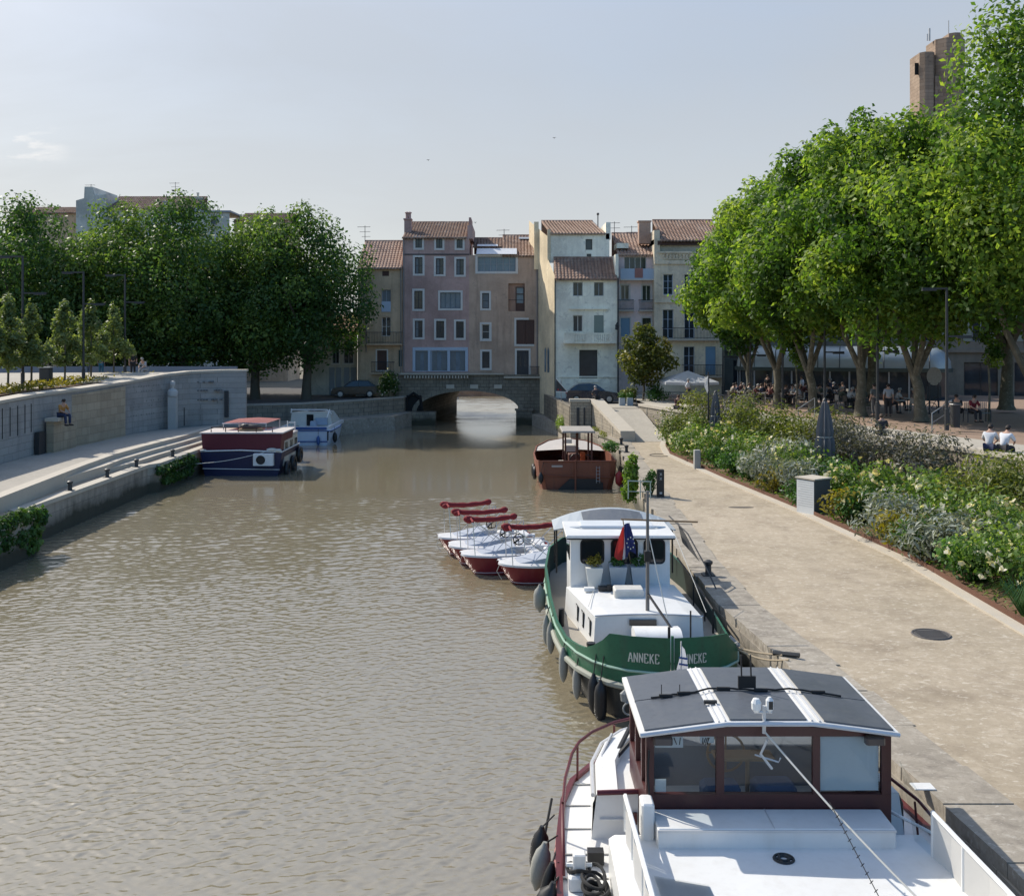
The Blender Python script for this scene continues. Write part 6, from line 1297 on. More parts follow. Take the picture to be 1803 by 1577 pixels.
m = MB(); m.box(x0+.3,x1-.25,y0+3.31,y1-.1,1.37,2.0); m.box(x1-.25,x1-.05,y0+.9,y1-.2,.45,1.98); m.build('cabin_side', paint('cream_cabin',(.52,.48,.40),.6,.15,kind='pos',streak=.3), hb_)
for y in (57.7,59.0,60.2): m = MB(); m.box(x1-.05,x1-.03,y,y+.6,1.05,1.75); m.build('window', DKGL, hb_)
m = MB(); m.loft([[(-16.45,58.0,2.80),(-15.2,57.95,2.86),(-13.95,58.0,2.80)],[(-16.2,60.6,2.86),(-15,60.6,2.93),(-13.7,60.6,2.86)]],False,False); cnp = m.build('sun_canopy', cloth('faded_pink_canvas',(.42,.16,.15),.4,.25), hb_)
m = MB(); m.tube([(-16.45,58.0,2.79),(-13.95,58.0,2.79)],.03,5)
m.build('canopy_frame', ALU, cnp); m = MB()
for p in ((-16.4,58.1),(-13.98,58.1),(-16.15,60.5),(-13.75,60.5)): m.tube([(p[0],p[1],2.15),(p[0],p[1],2.82)],.03,5)
m.build_each('canopy_post', ALU, cnp)
m = MB(); m.bevbox(-15.35,-14.05,57.3,57.8,2.43,2.55,.05); m.build('deck_table', TEAK, hb_); m = MB(); m.ball((-14.7,57.55,2.66),.6,.24,.13); m.ball((-15,57.5,2.68),.3,.2,.15); m.build('black_cover', BLACKR, hb_)
m = MB(); m.tube([(-16.7,56.75,2.43),(-16.7,56.75,2.68),(-13.3,56.75,2.68),(-13.3,56.75,2.43)],.035,6)
for x in (-15.9,-15.2,-14.2): m.tube([(x,56.75,2.43),(x,56.75,2.68)],.03,5)
m.build('deck_rail', paint('dark_rail',(.05,.02,.02),.6), hb_)
m = MB(); m.bevbox(-14.25,-13.15,56.2,56.56,.62,1.28,.03); acu = m.build('air_conditioner', WHITE2, hb_); m = MB(); m.torus((-13.82,56.18,.94),.22,.03,'Y',20,6); m.lathe([(.0,0),(.2,.001)],(0,0,0),8) if False else None
m.add([(-13.82+.2*math.cos(k*.393),56.19,.94+.2*math.sin(k*.393)) for k in range(16)],[tuple(range(16))]); m.build('fan_grille', BLACKR, acu)
m = MB(); m.ball((-13.3,56.62,1.46),.32,.16,.1); m.ball((-12.95,56.62,1.42),.2,.16,.1); m.ball((-17.1,56.6,1.42),.2,.1,.07); m.build_each('rope_heap', ROPEW, hb_)
m = MB(); m.tube(sag((-13.7,56.5,1.33),(-17.75,55.6,.78),.14),.02,5); tag(m.build('mooring_rope', ROPEW), 'thin white mooring rope drooping across the navy houseboat', 'rope')
for i,(y,z,l) in enumerate(((57.6,.25,'low dark tyre at the near corner of the navy houseboat'),(59.2,.4,'middle tyre along the side of the navy houseboat'),(60.9,.7,'largest black tyre at the side of the navy houseboat'))):
    m = MB(); m.torus((x1+.1,y,z),.36,.14,'X',18,8); tag(m.build('tyre_fender', BLACKR, None, smooth=True), l, 'fender', 'tyres on the navy houseboat')
m = MB(); m.tube([(-13.4,61.0,2.1),(-13.4,61.0,2.7)],.03,5); m.tube([(-12.95,61.0,2.1),(-12.95,61.0,2.65)],.03,5)
for z in (2.35,2.6): m.tube([(-13.4,61.0,z),(-12.95,61.0,z)],.025,5)
m.build('boarding_rail', WHITE, hb_)
# ---------------------------------------------------------------- white and blue cruiser
wc_ = thing('motor_cruiser', 'white motor cruiser with blue stripes moored behind the houseboat', 'boat', (-14.6,75,0))
CRZ = lambda m: setattr(m, 'v', [(p[0],p[1],p[2] if p[2] < .5 else .5+(p[2]-.5)*.72) for p in m.v]); cxw = -14.75; CH = lambda y: pl([(72.4,1.85),(73,1.95),(76,1.95),(79,1.6),(81,.6),(81.5,.05)], y); yw = [72.4,73,74.5,76,77.5,79,80,81,81.5]
m = MB(); hull_half(m, [(y,cxw,[CH(y)*.85,CH(y)*.95,CH(y)]) for y in yw], lambda k,y: (-.2,.5,1.28)[k]); m.add([(cxw-1.57,72.5,-.2),(cxw+1.57,72.5,-.2),(cxw+1.76,72.42,.5),(cxw+1.85,72.4,1.28),(cxw-1.85,72.4,1.28),(cxw-1.76,72.42,.5)],[(0,1,2,3,4,5)]); m.loft([[(cxw-CH(y),y,1.28),(cxw+CH(y),y,1.28)] for y in yw],False,False); CRZ(m); m.build('hull', paint('bluish_white_hull',(.55,.62,.72),.4,.1,kind='pos'), wc_)
BLU = paint('blue_stripe',(.04,.10,.28),.4,.15)
m = MB(); m.box(cxw-1.87,cxw+1.9,72.36,72.395,1.18,1.27); m.box(cxw-1.65,cxw+1.68,72.40,72.44,.22,.30); m.tube([(cxw+CH(y)+.01,y,1.22) for y in yw],.045,5); m.box(cxw-.9,cxw+1.6,72.45,72.6,1.33,1.58); CRZ(m); m.build('blue_band', BLU, wc_)
m = MB(); m.box(cxw-1.7,cxw+1.7,72.6,72.75,1.28,1.62); m.box(cxw+1.55,cxw+1.75,72.76,79,1.28,1.6); m.box(cxw-1.75,cxw-1.55,72.76,79,1.28,1.6); CRZ(m); m.build('cockpit_coaming', WHITE, wc_)
m = MB(); m.loft([[(cxw-1.6,75.2,1.3),(cxw+1.55,75.2,1.3),(cxw+1.4,80,1.3),(cxw-1.4,80,1.3)],[(cxw-1.45,75.2,2.75),(cxw+1.35,75.2,2.75),(cxw+1.0,78.8,2.6),(cxw-1.0,78.8,2.6)]]); CRZ(m); m.build('cabin', paint('cream_white_cabin',(.60,.60,.54),.4,.1,kind='pos'), wc_)
m = MB(); m.box(cxw-.35,cxw+.15,75.15,75.19,1.4,2.55); CRZ(m); m.build('cabin_door', DKGL, wc_)
m = MB(); m.box(cxw+.3,cxw+1.2,75.0,75.19,1.5,2.2); m.box(cxw+.1,cxw+.5,74.2,74.6,1.3,1.95); CRZ(m); m.build('canvas_panel', paint('bluish_canvas',(.30,.38,.47),.8,.15), wc_)
m = MB(); m.tube([(cxw-1.5,75.1,2.75),(cxw-1.4,75,3.05),(cxw+1.2,75,3.05),(cxw+1.5,75.1,2.6)],.05,6); m.tube([(cxw+1.25,74.6,2.3),(cxw+1.4,74.9,3.1)],.05,5); m.tube([(cxw-1.45,75.1,2.7),(cxw-1.45,75.1,3.15)],.05,5); CRZ(m); m.build('arch_rail', WHITE, wc_)
m = MB(); m.ball((cxw+.5,75.3,2.98),.6,.2,.12); m.ball((cxw+.0,75.3,3.0),.35,.2,.14); CRZ(m); m.build('rolled_cover', BLACKR, wc_)
fender('boat_fender','dark blue fender at the stern of the white and blue cruiser',(cxw+1.05,72.25,.35),.6,.14,BLU,(cxw+1.05,72.35,1.2),0,'fenders of the white and blue cruiser')
fender('boat_fender','dark fender at the side corner of the white and blue cruiser',(cxw+2.0,73.6,.45),.7,.16,BLACKR,(cxw+1.95,73.6,1.25),0,'fenders of the white and blue cruiser')
m = MB(); m.tube([(cxw+1.72,72.33,1.0),(cxw+1.72,72.33,.35)],.05,5); m.tube([(cxw+1.72,72.33,.95),(cxw+2.0,72.8,.95)],.03,5); m.build('stern_fitting', BLACKR, wc_)
# ================================================================== PLANTS
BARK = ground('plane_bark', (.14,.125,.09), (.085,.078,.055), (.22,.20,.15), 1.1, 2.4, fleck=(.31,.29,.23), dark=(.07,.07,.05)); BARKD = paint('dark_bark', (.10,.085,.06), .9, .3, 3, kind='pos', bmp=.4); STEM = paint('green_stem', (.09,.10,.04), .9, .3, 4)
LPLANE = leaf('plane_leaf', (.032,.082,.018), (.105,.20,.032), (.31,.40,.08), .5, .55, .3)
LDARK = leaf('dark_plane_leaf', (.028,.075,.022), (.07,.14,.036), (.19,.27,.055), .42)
LSMALL = leaf('young_tree_leaf', (.08,.12,.04), (.14,.19,.07), (.25,.29,.12), .4)
LAUT = leaf('bronze_leaf', (.05,.075,.02), (.12,.14,.03), (.30,.24,.055), .4)
LBRIGHT = leaf('bright_leaf', (.06,.13,.015), (.13,.23,.025), (.27,.36,.05), .4)
LROSE = leaf('rose_leaf', (.045,.10,.02), (.10,.185,.036), (.23,.31,.08), .4)
LSILV = leaf('silver_leaf', (.13,.15,.12), (.22,.25,.21), (.36,.39,.34), .2)
LPURP = leaf('smoky_leaf', (.055,.06,.055), (.11,.115,.10), (.20,.19,.17), .25)
LOLIVE = leaf('olive_green_leaf', (.05,.08,.018), (.115,.145,.03), (.23,.25,.05), .35)
LYEL = leaf('yellow_green_leaf', (.10,.10,.012), (.22,.19,.02), (.36,.30,.05), .35)
LGREEN = leaf('mid_green_leaf', (.025,.075,.015), (.05,.13,.025), (.11,.22,.05), .35)
LIVY = leaf('ivy_leaf', (.02,.06,.012), (.045,.11,.022), (.11,.20,.05), .3)
BLOOM = leaf('white_blossom', (.62,.58,.44), (.72,.68,.56), (.82,.78,.68), .3); BLOOMY = leaf('cream_blossom', (.62,.52,.28), (.72,.62,.40), (.80,.74,.58), .3)
def cards(name, mat, parent, P, NR, size, tint, asp=.62, seed=0, droop=0.0):
    """n kite-shaped leaf faces at points P (world or local), facing NR, as ONE mesh"""
    r = np.random.default_rng(seed); n = len(P)
    NR = NR/np.maximum(1e-6, np.linalg.norm(NR, axis=1, keepdims=True))
    t = r.normal(size=(n,3)); t[:,2] -= droop; t -= NR*np.sum(t*NR, 1, keepdims=True); t /= np.maximum(1e-6, np.linalg.norm(t, axis=1, keepdims=True)); b = np.cross(NR, t)
    s = (size*r.uniform(.6,1.35,n))[:,None] if np.isscalar(size) else size[:,None]
    v = np.stack([P+t*s*.6, P+b*s*asp*.5+t*s*.05+NR*s*.1, P-t*s*.5, P-b*s*asp*.5+t*s*.05+NR*s*.1], 1).reshape(-1,3)
    me = bpy.data.meshes.new(name); me.vertices.add(4*n); me.vertices.foreach_set('co', v.ravel())
    me.loops.add(4*n); me.loops.foreach_set('vertex_index', np.arange(4*n, dtype=np.int32)); me.polygons.add(n)
    me.polygons.foreach_set('loop_start', np.arange(0,4*n,4,dtype=np.int32)); me.polygons.foreach_set('loop_total', np.full(n,4,np.int32)); me.update(calc_edges=True)
    a = me.attributes.new('tint','FLOAT','FACE'); a.data.foreach_set('value', np.clip(tint,0,1).astype(np.float32))
    me.materials.append(mat); o = bpy.data.objects.new(name, me); COL.objects.link(o)
    if parent is not None: o.parent = parent
    return o
def blobpts(blobs, n, seed, shell=.5, up=.35):
    r = np.random.default_rng(seed); B = np.array([[*c, *rr] for c, rr in blobs], float)
    w = B[:,3]*B[:,4]+B[:,4]*B[:,5]; w /= w.sum(); idx = r.choice(len(B), n, p=w)
    d = r.normal(size=(n,3)); d /= np.linalg.norm(d, axis=1, keepdims=True)
    rad = (shell+(1-shell)*r.random(n)**.6)*(1+.12*r.normal(size=n)); P = B[idx,:3]+d*B[idx,3:6]*rad[:,None]
    NR = d*.8+r.normal(size=(n,3))*.55; NR[:,2] += up
    bt = np.random.default_rng(seed+1).normal(size=len(B))*.2
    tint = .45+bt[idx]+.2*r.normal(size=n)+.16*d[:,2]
    return P, NR, tint
def crown_blobs(c, R, n, rb, seed, flat=1.0, taper=.38):
    r = random.Random(seed); out = []
    for k in range(n):
        z = 1-2*(k+.5)/n; a = k*2.39996+r.uniform(-.3,.3); q = math.sqrt(max(0,1-z*z)); f = r.uniform(.66,.95) if r.random() < .8 else r.uniform(.2,.55)
        if z < -.55: f *= .85
        s = rb*r.uniform(.7,1.25)
        tp = 1-taper*max(0,z+.1); out.append(((c[0]+R[0]*f*q*tp*math.cos(a), c[1]+R[1]*f*q*tp*math.sin(a), c[2]+R[2]*f*z), (s*(.6+.4*tp),s*(.6+.4*tp),s*.85*flat)))
    return out
def plane_tree(name, label, base, ztop, zlow, Rr, seed, mat=LPLANE, nleaf=20000, lsize=.27, nb_=40, group=None, trunk=.36, lean=(0,0), bark=BARK, fork=None, taper=.38):
    t = thing(name, label, 'tree', base, group); r = random.Random(seed); L = Vector(base)
    c = Vector((lean[0], lean[1], (ztop+zlow)/2-base[2])); R = (Rr, Rr, (ztop-zlow)/2*.92)
    bl = crown_blobs(c, R, nb_, Rr*.36, seed, 1.0, taper)
    for k in range(4): bl.append(((c.x+r.uniform(-.5,.5)*Rr*.6, c.y+r.uniform(-.5,.5)*Rr*.6, c.z+R[2]*r.uniform(.86,1.0)), (Rr*.2,Rr*.2,Rr*.28)))
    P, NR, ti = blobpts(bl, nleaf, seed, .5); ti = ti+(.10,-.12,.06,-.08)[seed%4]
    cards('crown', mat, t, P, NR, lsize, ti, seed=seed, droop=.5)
    fk = fork or (zlow-base[2])*r.uniform(.85,1.05); m = MB()
    f = Vector((lean[0]*.25+r.uniform(-.2,.2), lean[1]*.25+r.uniform(-.2,.2), fk)); 
    m.tube([(0,0,-.15),(0,0,.1),(f.x*.2,f.y*.2,fk*.3),(f.x*.5+.06,f.y*.5,fk*.65),tuple(f)], [trunk*1.5,trunk*1.15,trunk*.95,trunk*.88,trunk*.85], 10)
    m.build('trunk', bark, t, smooth=True, local=True)
    for k in range(4):
        a = 2*math.pi*k/4+r.uniform(-.5,.5); e = Vector((c.x+R[0]*.6*math.cos(a), c.y+R[1]*.6*math.sin(a), c.z+r.uniform(-.1,.4)*R[2])); mid = f.lerp(e,.45)+Vector((0,0,.5))
        m = MB(); m.tube([tuple(f-Vector((0,0,.25))), tuple(f.lerp(mid,.5)+Vector((.25*math.cos(a),.25*math.sin(a),-.1))), tuple(mid), tuple(e)], [trunk*.62,trunk*.5,trunk*.36,trunk*.12], 7); m.build('limb', bark, t, smooth=True, local=True)
    return t
RT = [(25.0,48.5,3.6,22.9,5.9,6.6,'tallest plane tree at the right edge of the photo, nearest on the plaza'),(21.2,53,3.5,18.9,5.9,4.7,'second plane tree of the plaza row, with the thick forked trunk behind the flower bed'),
      (19.6,57.5,3.4,20.0,6.1,4.4,'third plane tree of the plaza row from the right'),(18.3,62,3.3,19.1,6.0,4.2,'fourth plane tree of the plaza row from the right'),(17.5,67.5,3.1,18.5,5.8,4.1,'fifth plane tree of the plaza row, its trunk before the pavilion end'),(17.3,74.5,3.0,17.5,5.6,3.9,'leftmost plane tree of the plaza row, beside the warm cream house')]
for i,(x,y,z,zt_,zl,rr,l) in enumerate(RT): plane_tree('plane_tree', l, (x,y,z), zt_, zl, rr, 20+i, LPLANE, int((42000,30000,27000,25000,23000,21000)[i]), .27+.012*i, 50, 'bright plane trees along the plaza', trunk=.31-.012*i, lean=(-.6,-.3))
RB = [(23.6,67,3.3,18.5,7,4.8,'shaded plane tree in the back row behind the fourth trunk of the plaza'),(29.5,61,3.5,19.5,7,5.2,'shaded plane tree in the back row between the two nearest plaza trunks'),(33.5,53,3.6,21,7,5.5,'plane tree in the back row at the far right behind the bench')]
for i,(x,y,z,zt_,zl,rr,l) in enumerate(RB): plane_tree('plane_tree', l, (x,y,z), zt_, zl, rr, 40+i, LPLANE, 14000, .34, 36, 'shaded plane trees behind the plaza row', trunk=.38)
LT = [(-48,85,18.2,6.2,'leftmost of the big dark trees, cut by the left edge of the photo'),(-40.0,84.5,18.7,6.2,'second big dark tree from the left, behind the small young trees'),(-33.6,86,18.4,6.0,'third big dark tree from the left, below the white gable'),(-27.2,85,18.9,6.0,'fourth big dark tree from the left, before the tiled roof'),(-21.6,86,17.6,5.6,'fifth big dark tree from the left, above the end of the retaining wall'),(-17.2,85.5,18.2,5.6,'rightmost big dark tree, overhanging the ochre house and embankment')]
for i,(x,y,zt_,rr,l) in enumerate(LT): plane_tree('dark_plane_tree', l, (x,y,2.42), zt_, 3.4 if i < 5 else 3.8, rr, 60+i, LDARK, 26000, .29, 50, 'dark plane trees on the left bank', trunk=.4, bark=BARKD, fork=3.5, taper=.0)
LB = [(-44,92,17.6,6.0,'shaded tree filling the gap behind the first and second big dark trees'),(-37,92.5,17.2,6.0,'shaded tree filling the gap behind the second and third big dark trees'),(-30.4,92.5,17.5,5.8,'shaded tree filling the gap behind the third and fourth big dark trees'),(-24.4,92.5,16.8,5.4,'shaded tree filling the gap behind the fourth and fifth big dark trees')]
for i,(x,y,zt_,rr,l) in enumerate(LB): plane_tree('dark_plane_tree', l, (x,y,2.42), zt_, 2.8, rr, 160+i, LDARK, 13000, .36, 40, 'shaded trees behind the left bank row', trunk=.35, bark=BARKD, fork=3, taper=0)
for i,(px,py,ty,l) in enumerate(((-18,689,540,'young tree cut by the left edge of the photo'),(14,686,515,'young tree left of the first left bank lamp'),(55,683,530,'young tree just right of the first left bank lamp'),(114,676,527,'young tree alone between the litter bin and second lamp'),(160,672,527,'young tree just right of the second left bank lamp'),(200,668,533,'young tree left of the third left bank lamp, rightmost of the young trees'))):
    D = gd(py,4.9); x = wx(px,D); zt_ = wz(ty,D); t = thing('young_tree', l, 'tree', (x,D,4.85), 'young trees on the left terrace'); h = zt_-4.85
    bl = [((random.uniform(-.9,.9)*(1-q)**.7, random.uniform(-.9,.9)*(1-q)**.7, 1.5+q*(h-1.7)), (random.uniform(.3,.75)*(1-.6*q),)*2+(.42,)) for q in [k/24 for k in range(24)]]
    P,NR,ti = blobpts(bl, 2600, 80+i, .15); cards('crown', LSMALL, t, P, NR, .21, ti, seed=i, droop=.4)
    m = MB(); m.tube([(0,0,0),(.03,0,1.6),(0,0,h*.8)],[.06,.05,.015],6); m.build('trunk', BARKD, t, local=True)
def sapling(px, py, z, D, h, l, seed):
    t = thing('sapling', l, 'tree', (wx(px,D),D,z), 'thin saplings on the plaza'); bl = [((random.uniform(-.3,.3),random.uniform(-.3,.3),h*.55+k*.4),(.5,.5,.4)) for k in range(int(h*1.1))]
    P,NR,ti = blobpts(bl, 900, seed, .2); cards('crown', LPLANE, t, P, NR, .2, ti, seed=seed); m = MB(); m.tube([(0,0,0),(.05,0,h*.3),(-.04,0,h*.6),(.1,0,h*.95)],[.06,.05,.045,.02],6); m.build('trunk', BARK, t, local=True, smooth=True)
sapling(1402,720,3.2,63,5.2,'thin crooked sapling in front of the cafe pavilion',1); sapling(1741,742,3.5,50.5,5.5,'thin pale sapling right of the plaza bench',2)
# bronze tree and bushes at the head of the ramp
t = plane_tree('bronze_tree','small bronze leaved tree at the head of the ramp before the houses',(9.9,77,2.65),8.35,3.9,2.2,91,LAUT,5200,.26,22,None,.09,(.1,0),BARKD,1.6)
def bush(name, label, cat, base, bl, n, mat, size, seed, group=None, flowers=None, asp=.62, shell=.35, fsize=.09, nf=0, stems=True, droop=.2):
    t = thing(name, label, cat, base, group); P,NR,ti = blobpts(bl, n, seed, shell); cards('foliage', mat, t, P, NR, size, ti, asp, seed, droop)
    if flowers:
        r = np.random.default_rng(seed+5); F_,FN,ft = blobpts(bl, nf, seed+9, .93, .5)
        keep = F_[:,2] > .25; F_, FN, ft = F_[keep], FN[keep], ft[keep]
        PP = np.repeat(F_,4,0)+r.normal(size=(len(F_)*4,3))*fsize*.28; NN = np.repeat(FN,4,0)+r.normal(size=(len(F_)*4,3))*.7
        cards('blossoms', flowers, t, PP, NN, fsize, np.repeat(ft,4), .9, seed+3)
    if stems:
        m = MB(); r = random.Random(seed); zz = max(b[0][2] for b in bl)
        for k in range(5): a = k*1.26+r.random(); m.tube([(.05*math.cos(a),.05*math.sin(a),-.1),(.25*math.cos(a),.25*math.sin(a),zz*.5),(.4*math.cos(a),.4*math.sin(a),zz*.85)],[.02,.016,.008],4)
        m.build('stems', STEM, t, local=True)
    return t
rb2 = lambda n, R, h, seed: [((random.Random(seed*31+k).uniform(-.6,.6)*R, random.Random(seed*17+k+5).uniform(-.6,.6)*R, h*random.Random(seed*7+k).uniform(.3,.75)), (R*.55,R*.55,h*.33)) for k in range(n)]
bush('shrub','dark shrub below the bronze tree, left of its trunk','shrub',(8.9,76.3,2.65),rb2(6,.8,1.5,1),900,LOLIVE,.15,101); bush('shrub','dark shrub below the bronze tree, right of its trunk','shrub',(10.9,76.6,2.65),rb2(6,.9,1.6,2),900,LGREEN,.15,102)
bush('shrub','dark oleander with pale flowers on the embankment by the bridge','shrub',(-10.6,87.6,2.45),rb2(9,1.0,2.3,3),1600,LDARK,.18,103,None,BLOOM,nf=50,fsize=.12)
bush('shrub','bright green grassy clump at the water edge beyond the rust brown boat','shrub',(4.0,75.5,.95),[((0,0,.35),(.75,.8,.5)),((.4,-.5,.3),(.6,.5,.4)),((-.3,.6,.4),(.5,.6,.5))],1400,LBRIGHT,.16,104,asp=.3)
bush('shrub','leafy yellow green shrub on the quay edge before the rust brown boat','shrub',(4.86,41.7,1.32),[((0,0,.35+.26*k),(.30,.32,.3)) for k in range(4)]+[((.1,.1,1.45),(.2,.2,.2)),((-.05,.2,.0),(.33,.35,.4))],1700,LBRIGHT,.15,105)
bush('shrub','small green weed clump on the quay beside the rust brown boat','shrub',(5.55,57.5,1.32),[((0,0,.25),(.5,.9,.3))],500,LGREEN,.13,106); 
bush('shrub','weeds along the foot of the ramp wall','shrub',(5.9,68.5,1.3),[((.0,-2.4,.1),(.25,1.5,.16)),((-.2,1,.1),(.3,1.5,.18))],600,LOLIVE,.12,107,asp=.3,stems=False)
bush('shrub','leafy pot plant beside the black post on the quay edge','shrub',(5.55,41.3,1.32),[((0,0,.5),(.28,.28,.35)),((.1,.1,.8),(.2,.2,.25))],420,LGREEN,.12,108)
bush('hanging_ivy','ivy hanging over the canal wall at the left edge of the photo','ivy',(-17.0,35.0,1.3),[((.05,.0+y_,-.1+z_),(.3,.5,.32)) for y_,z_ in ((-1.2,.25),(-.5,.3),(.3,.3),(1.0,.25),(1.7,.1),(-.9,-.35),(.2,-.4),(1.1,-.35),(1.0,-.8))],2600,LIVY,.17,109,droop=1.2,stems=False)
bush('hanging_ivy','ivy hanging over the canal wall beside the navy houseboat','ivy',(-17.55,53.2,.9),[((.1,y_,z_),(.3,.65,.28)) for y_,z_ in ((-2.2,.2),(-1.2,.15),(-.2,.2),(.9,.2),(1.9,.25),(-1.6,-.35),(-.4,-.4),(.7,-.4),(1.7,-.4),(2.5,0))],2600,LIVY,.17,110,droop=1.2,stems=False)
P = np.stack([RNG.uniform(-27.6,-24.6,1500), RNG.uniform(46,71,1500), RNG.uniform(4.95,5.25,1500)],1); P[:,0] = -24.6-RNG.random(1500)*3*np.clip((P[:,1]-40)/20,0,1)
o = cards('ground_cover', LYEL, None, P, RNG.normal(size=(1500,3))+np.array([0,0,.6]), .3, RNG.random(1500), .3, 3); struct(o, 'stuff', 'yellow dry grasses in the strip under the young trees', 'grass')
P = np.stack([RNG.uniform(0,1,5200), RNG.uniform(18,62,5200), np.zeros(5200)],1); 
for i in range(len(P)):
    y = P[i,1]; k0, k1 = edge_x(KE,y)+.12, edge_x(TW,y); u = P[i,0]**1.5; P[i,0] = lerp(k0,k1,u); P[i,2] = lerp(1.38,1.95,u)+random.random()*.13
o = cards('ground_cover', LROSE, None, P, RNG.normal(size=(5200,3))*.6+np.array([0,0,1.0]), .14, RNG.random(5200), .5, 4); struct(o, 'stuff', 'low green ground cover between the shrubs of the flower bed', 'ground cover')
# ---- flower bed shrubs
KIND = {'rose': ('rose_bush','white flowering rose bush','shrub',LROSE,.10,1600,1.05,1.25,BLOOM,62),
 'crose': ('rose_bush','cream flowering rose bush','shrub',LROSE,.10,1600,1.0,1.3,BLOOMY,60),
 'silver': ('silver_bush','silvery grey mound','shrub',LSILV,.13,1900,.9,.95,None,0), 'olive': ('willow_bush','tall olive green bush','shrub',LOLIVE,.12,1900,1.15,1.7,None,0),
 'yellow': ('spurge_plant','yellow green spurge clump','plant',LYEL,.09,900,.55,.75,None,0), 'green': ('green_bush','fresh green leafy bush','shrub',LGREEN,.11,1200,.75,.95,None,0),
 'smoky': ('smoke_bush','grey purple smoke bush','shrub',LPURP,.12,1900,1.1,1.7,None,0), 'grass': ('grass_tuft','arching tuft of green grass','grass',LGREEN,.3,700,.55,.6,None,0)}
BED = [('grass',23.4,11.85,'front'),('rose',25.4,12.5,'front'),('rose',27.0,12.9,'front'),('green',26.6,12.0,'front'),('silver',28.9,12.25,'front'),('yellow',30.9,12.05,'front'),('green',30.0,12.1,'front'),('silver',32.4,12.25,'front'),('green',34.7,11.7,'front'),('yellow',35.3,11.6,'front'),('green',35.6,12.1,'front'),
 ('green',38.6,11.15,'front'),('silver',40.0,11.35,'front'),('yellow',41.6,10.85,'front'),('green',42.8,11.1,'front'),('silver',43.4,10.9,'front'),('green',45.0,10.6,'front'),('green',47.2,10.3,'front'),('green',49.4,10.0,'front'),('rose',51.2,10.0,'front'),('rose',53.2,9.8,'front'),('rose',55.6,9.6,'front'),('olive',57.4,9.5,'front'),('rose',59.6,9.9,'front'),('crose',61.6,10.3,'front'),
 ('crose',28.6,14.0,'middle'),('rose',31.2,13.8,'middle'),('olive',30.8,14.9,'middle'),('olive',33.0,14.9,'middle'),('rose',34.2,13.6,'middle'),('crose',36.2,13.4,'middle'),('crose',38.2,13.0,'middle'),('green',40.2,12.6,'middle'),('rose',42.2,12.3,'middle'),('silver',44.2,11.9,'middle'),('crose',46.4,11.7,'middle'),('rose',48.8,11.2,'middle'),('crose',51.6,11.2,'middle'),('green',54.0,10.9,'middle'),('rose',57.0,10.7,'middle'),
 ('olive',33.6,15.9,'back'),('green',36.2,15.2,'back'),('smoky',38.6,15.8,'back'),('smoky',40.6,15.2,'back'),('smoky',42.8,14.4,'back'),('smoky',45.0,14.2,'back'),('olive',46.8,13.6,'back'),('olive',49.0,13.2,'back'),('olive',51.4,12.6,'back'),('green',53.2,12.4,'back'),('smoky',55.4,12.2,'back'),('smoky',58.0,11.7,'back'),('olive',60.4,11.3,'back'),('green',44.2,13.2,'back'),('green',31.0,16.6,'back')]
ORD = ['nearest the camera','second from the camera','third from the camera','fourth from the camera','fifth from the camera','sixth from the camera','seventh from the camera','eighth from the camera','ninth from the camera','tenth from the camera','eleventh from the camera','twelfth from the camera']
proto = {}; cnt = {}
for i,(k,y,x,row) in enumerate(sorted(BED, key=lambda b: b[1])):
    nm, ph, cat, mat, ls, nl, R_, h_, fl, nf = KIND[k]; j = cnt.get((k,row),0); cnt[(k,row)] = j+1; key = (k, (j+(row == 'back'))%3)
    lab = f'{ph} in the {row} row of the bed, {ORD[j]}'; z = lerp(1.38,1.95,max(0,min(1,(x-edge_x(KE,y))/(edge_x(TW,y)-edge_x(KE,y)))))-.03
    sc_ = random.uniform(1.1,1.3)*(1.3 if row == 'back' else 1.12 if row == 'middle' else 1)
    if key not in proto:
        sd_ = 200+i
        if k == 'grass':
            t = thing(nm, lab, cat, (x,y,z)); m = MB(); rn = random.Random(3)
            for q in range(150):
                a = rn.uniform(0,6.28); l_ = rn.uniform(.5,.95); b0 = rn.uniform(0,.16); m.add([(b0*math.cos(a)-.01,b0*math.sin(a),0),(b0*math.cos(a)+.01,b0*math.sin(a),0),((b0+l_*.45)*math.cos(a)+.008,(b0+l_*.45)*math.sin(a),l_*.75),((b0+l_*.95)*math.cos(a),(b0+l_*.95)*math.sin(a),l_*.45),((b0+l_*.45)*math.cos(a)-.008,(b0+l_*.45)*math.sin(a),l_*.75)],[(0,1,2,4),(4,2,3)])
            m.build('blades', paint('grass_blade',(.08,.16,.03),.6,.3), t, local=True, fix=False)
        else: t = bush(nm, lab, cat, (x,y,z), [((0,0,h_*.3),(R_*.6,R_*.6,h_*.34))]+rb2(9,R_,h_,sd_), nl, mat, ls, sd_, None, fl, .28 if k == 'silver' else .34 if k in ('olive','smoky') else .62, .3 if k != 'silver' else .55, .10, nf)
        proto[key] = t
    else: t = dup(proto[key], (x,y,z), random.uniform(0,6.28), lab)
    sc_ *= .8 if (row == 'back' and y < 36) else 1; sc_ *= {'silver':1.3,'yellow':1.35,'olive':1.1}.get(k,1); t.scale = (sc_,sc_,sc_*random.uniform(.92,1.1)); t['group'] = 'shrubs of the flower bed'
# plants in the pots on the green barge
for i,p in enumerate(pots):
    bl = [((0,0,.62),(.2,.2,.12)),((.08,.0,.72),(.1,.1,.14))]; P,NR,ti = blobpts(bl, 220, 300+i, .2); o = cards('pot_plant', LYEL if i == 0 else LGREEN, p, P, NR, .07, ti, .5, i)
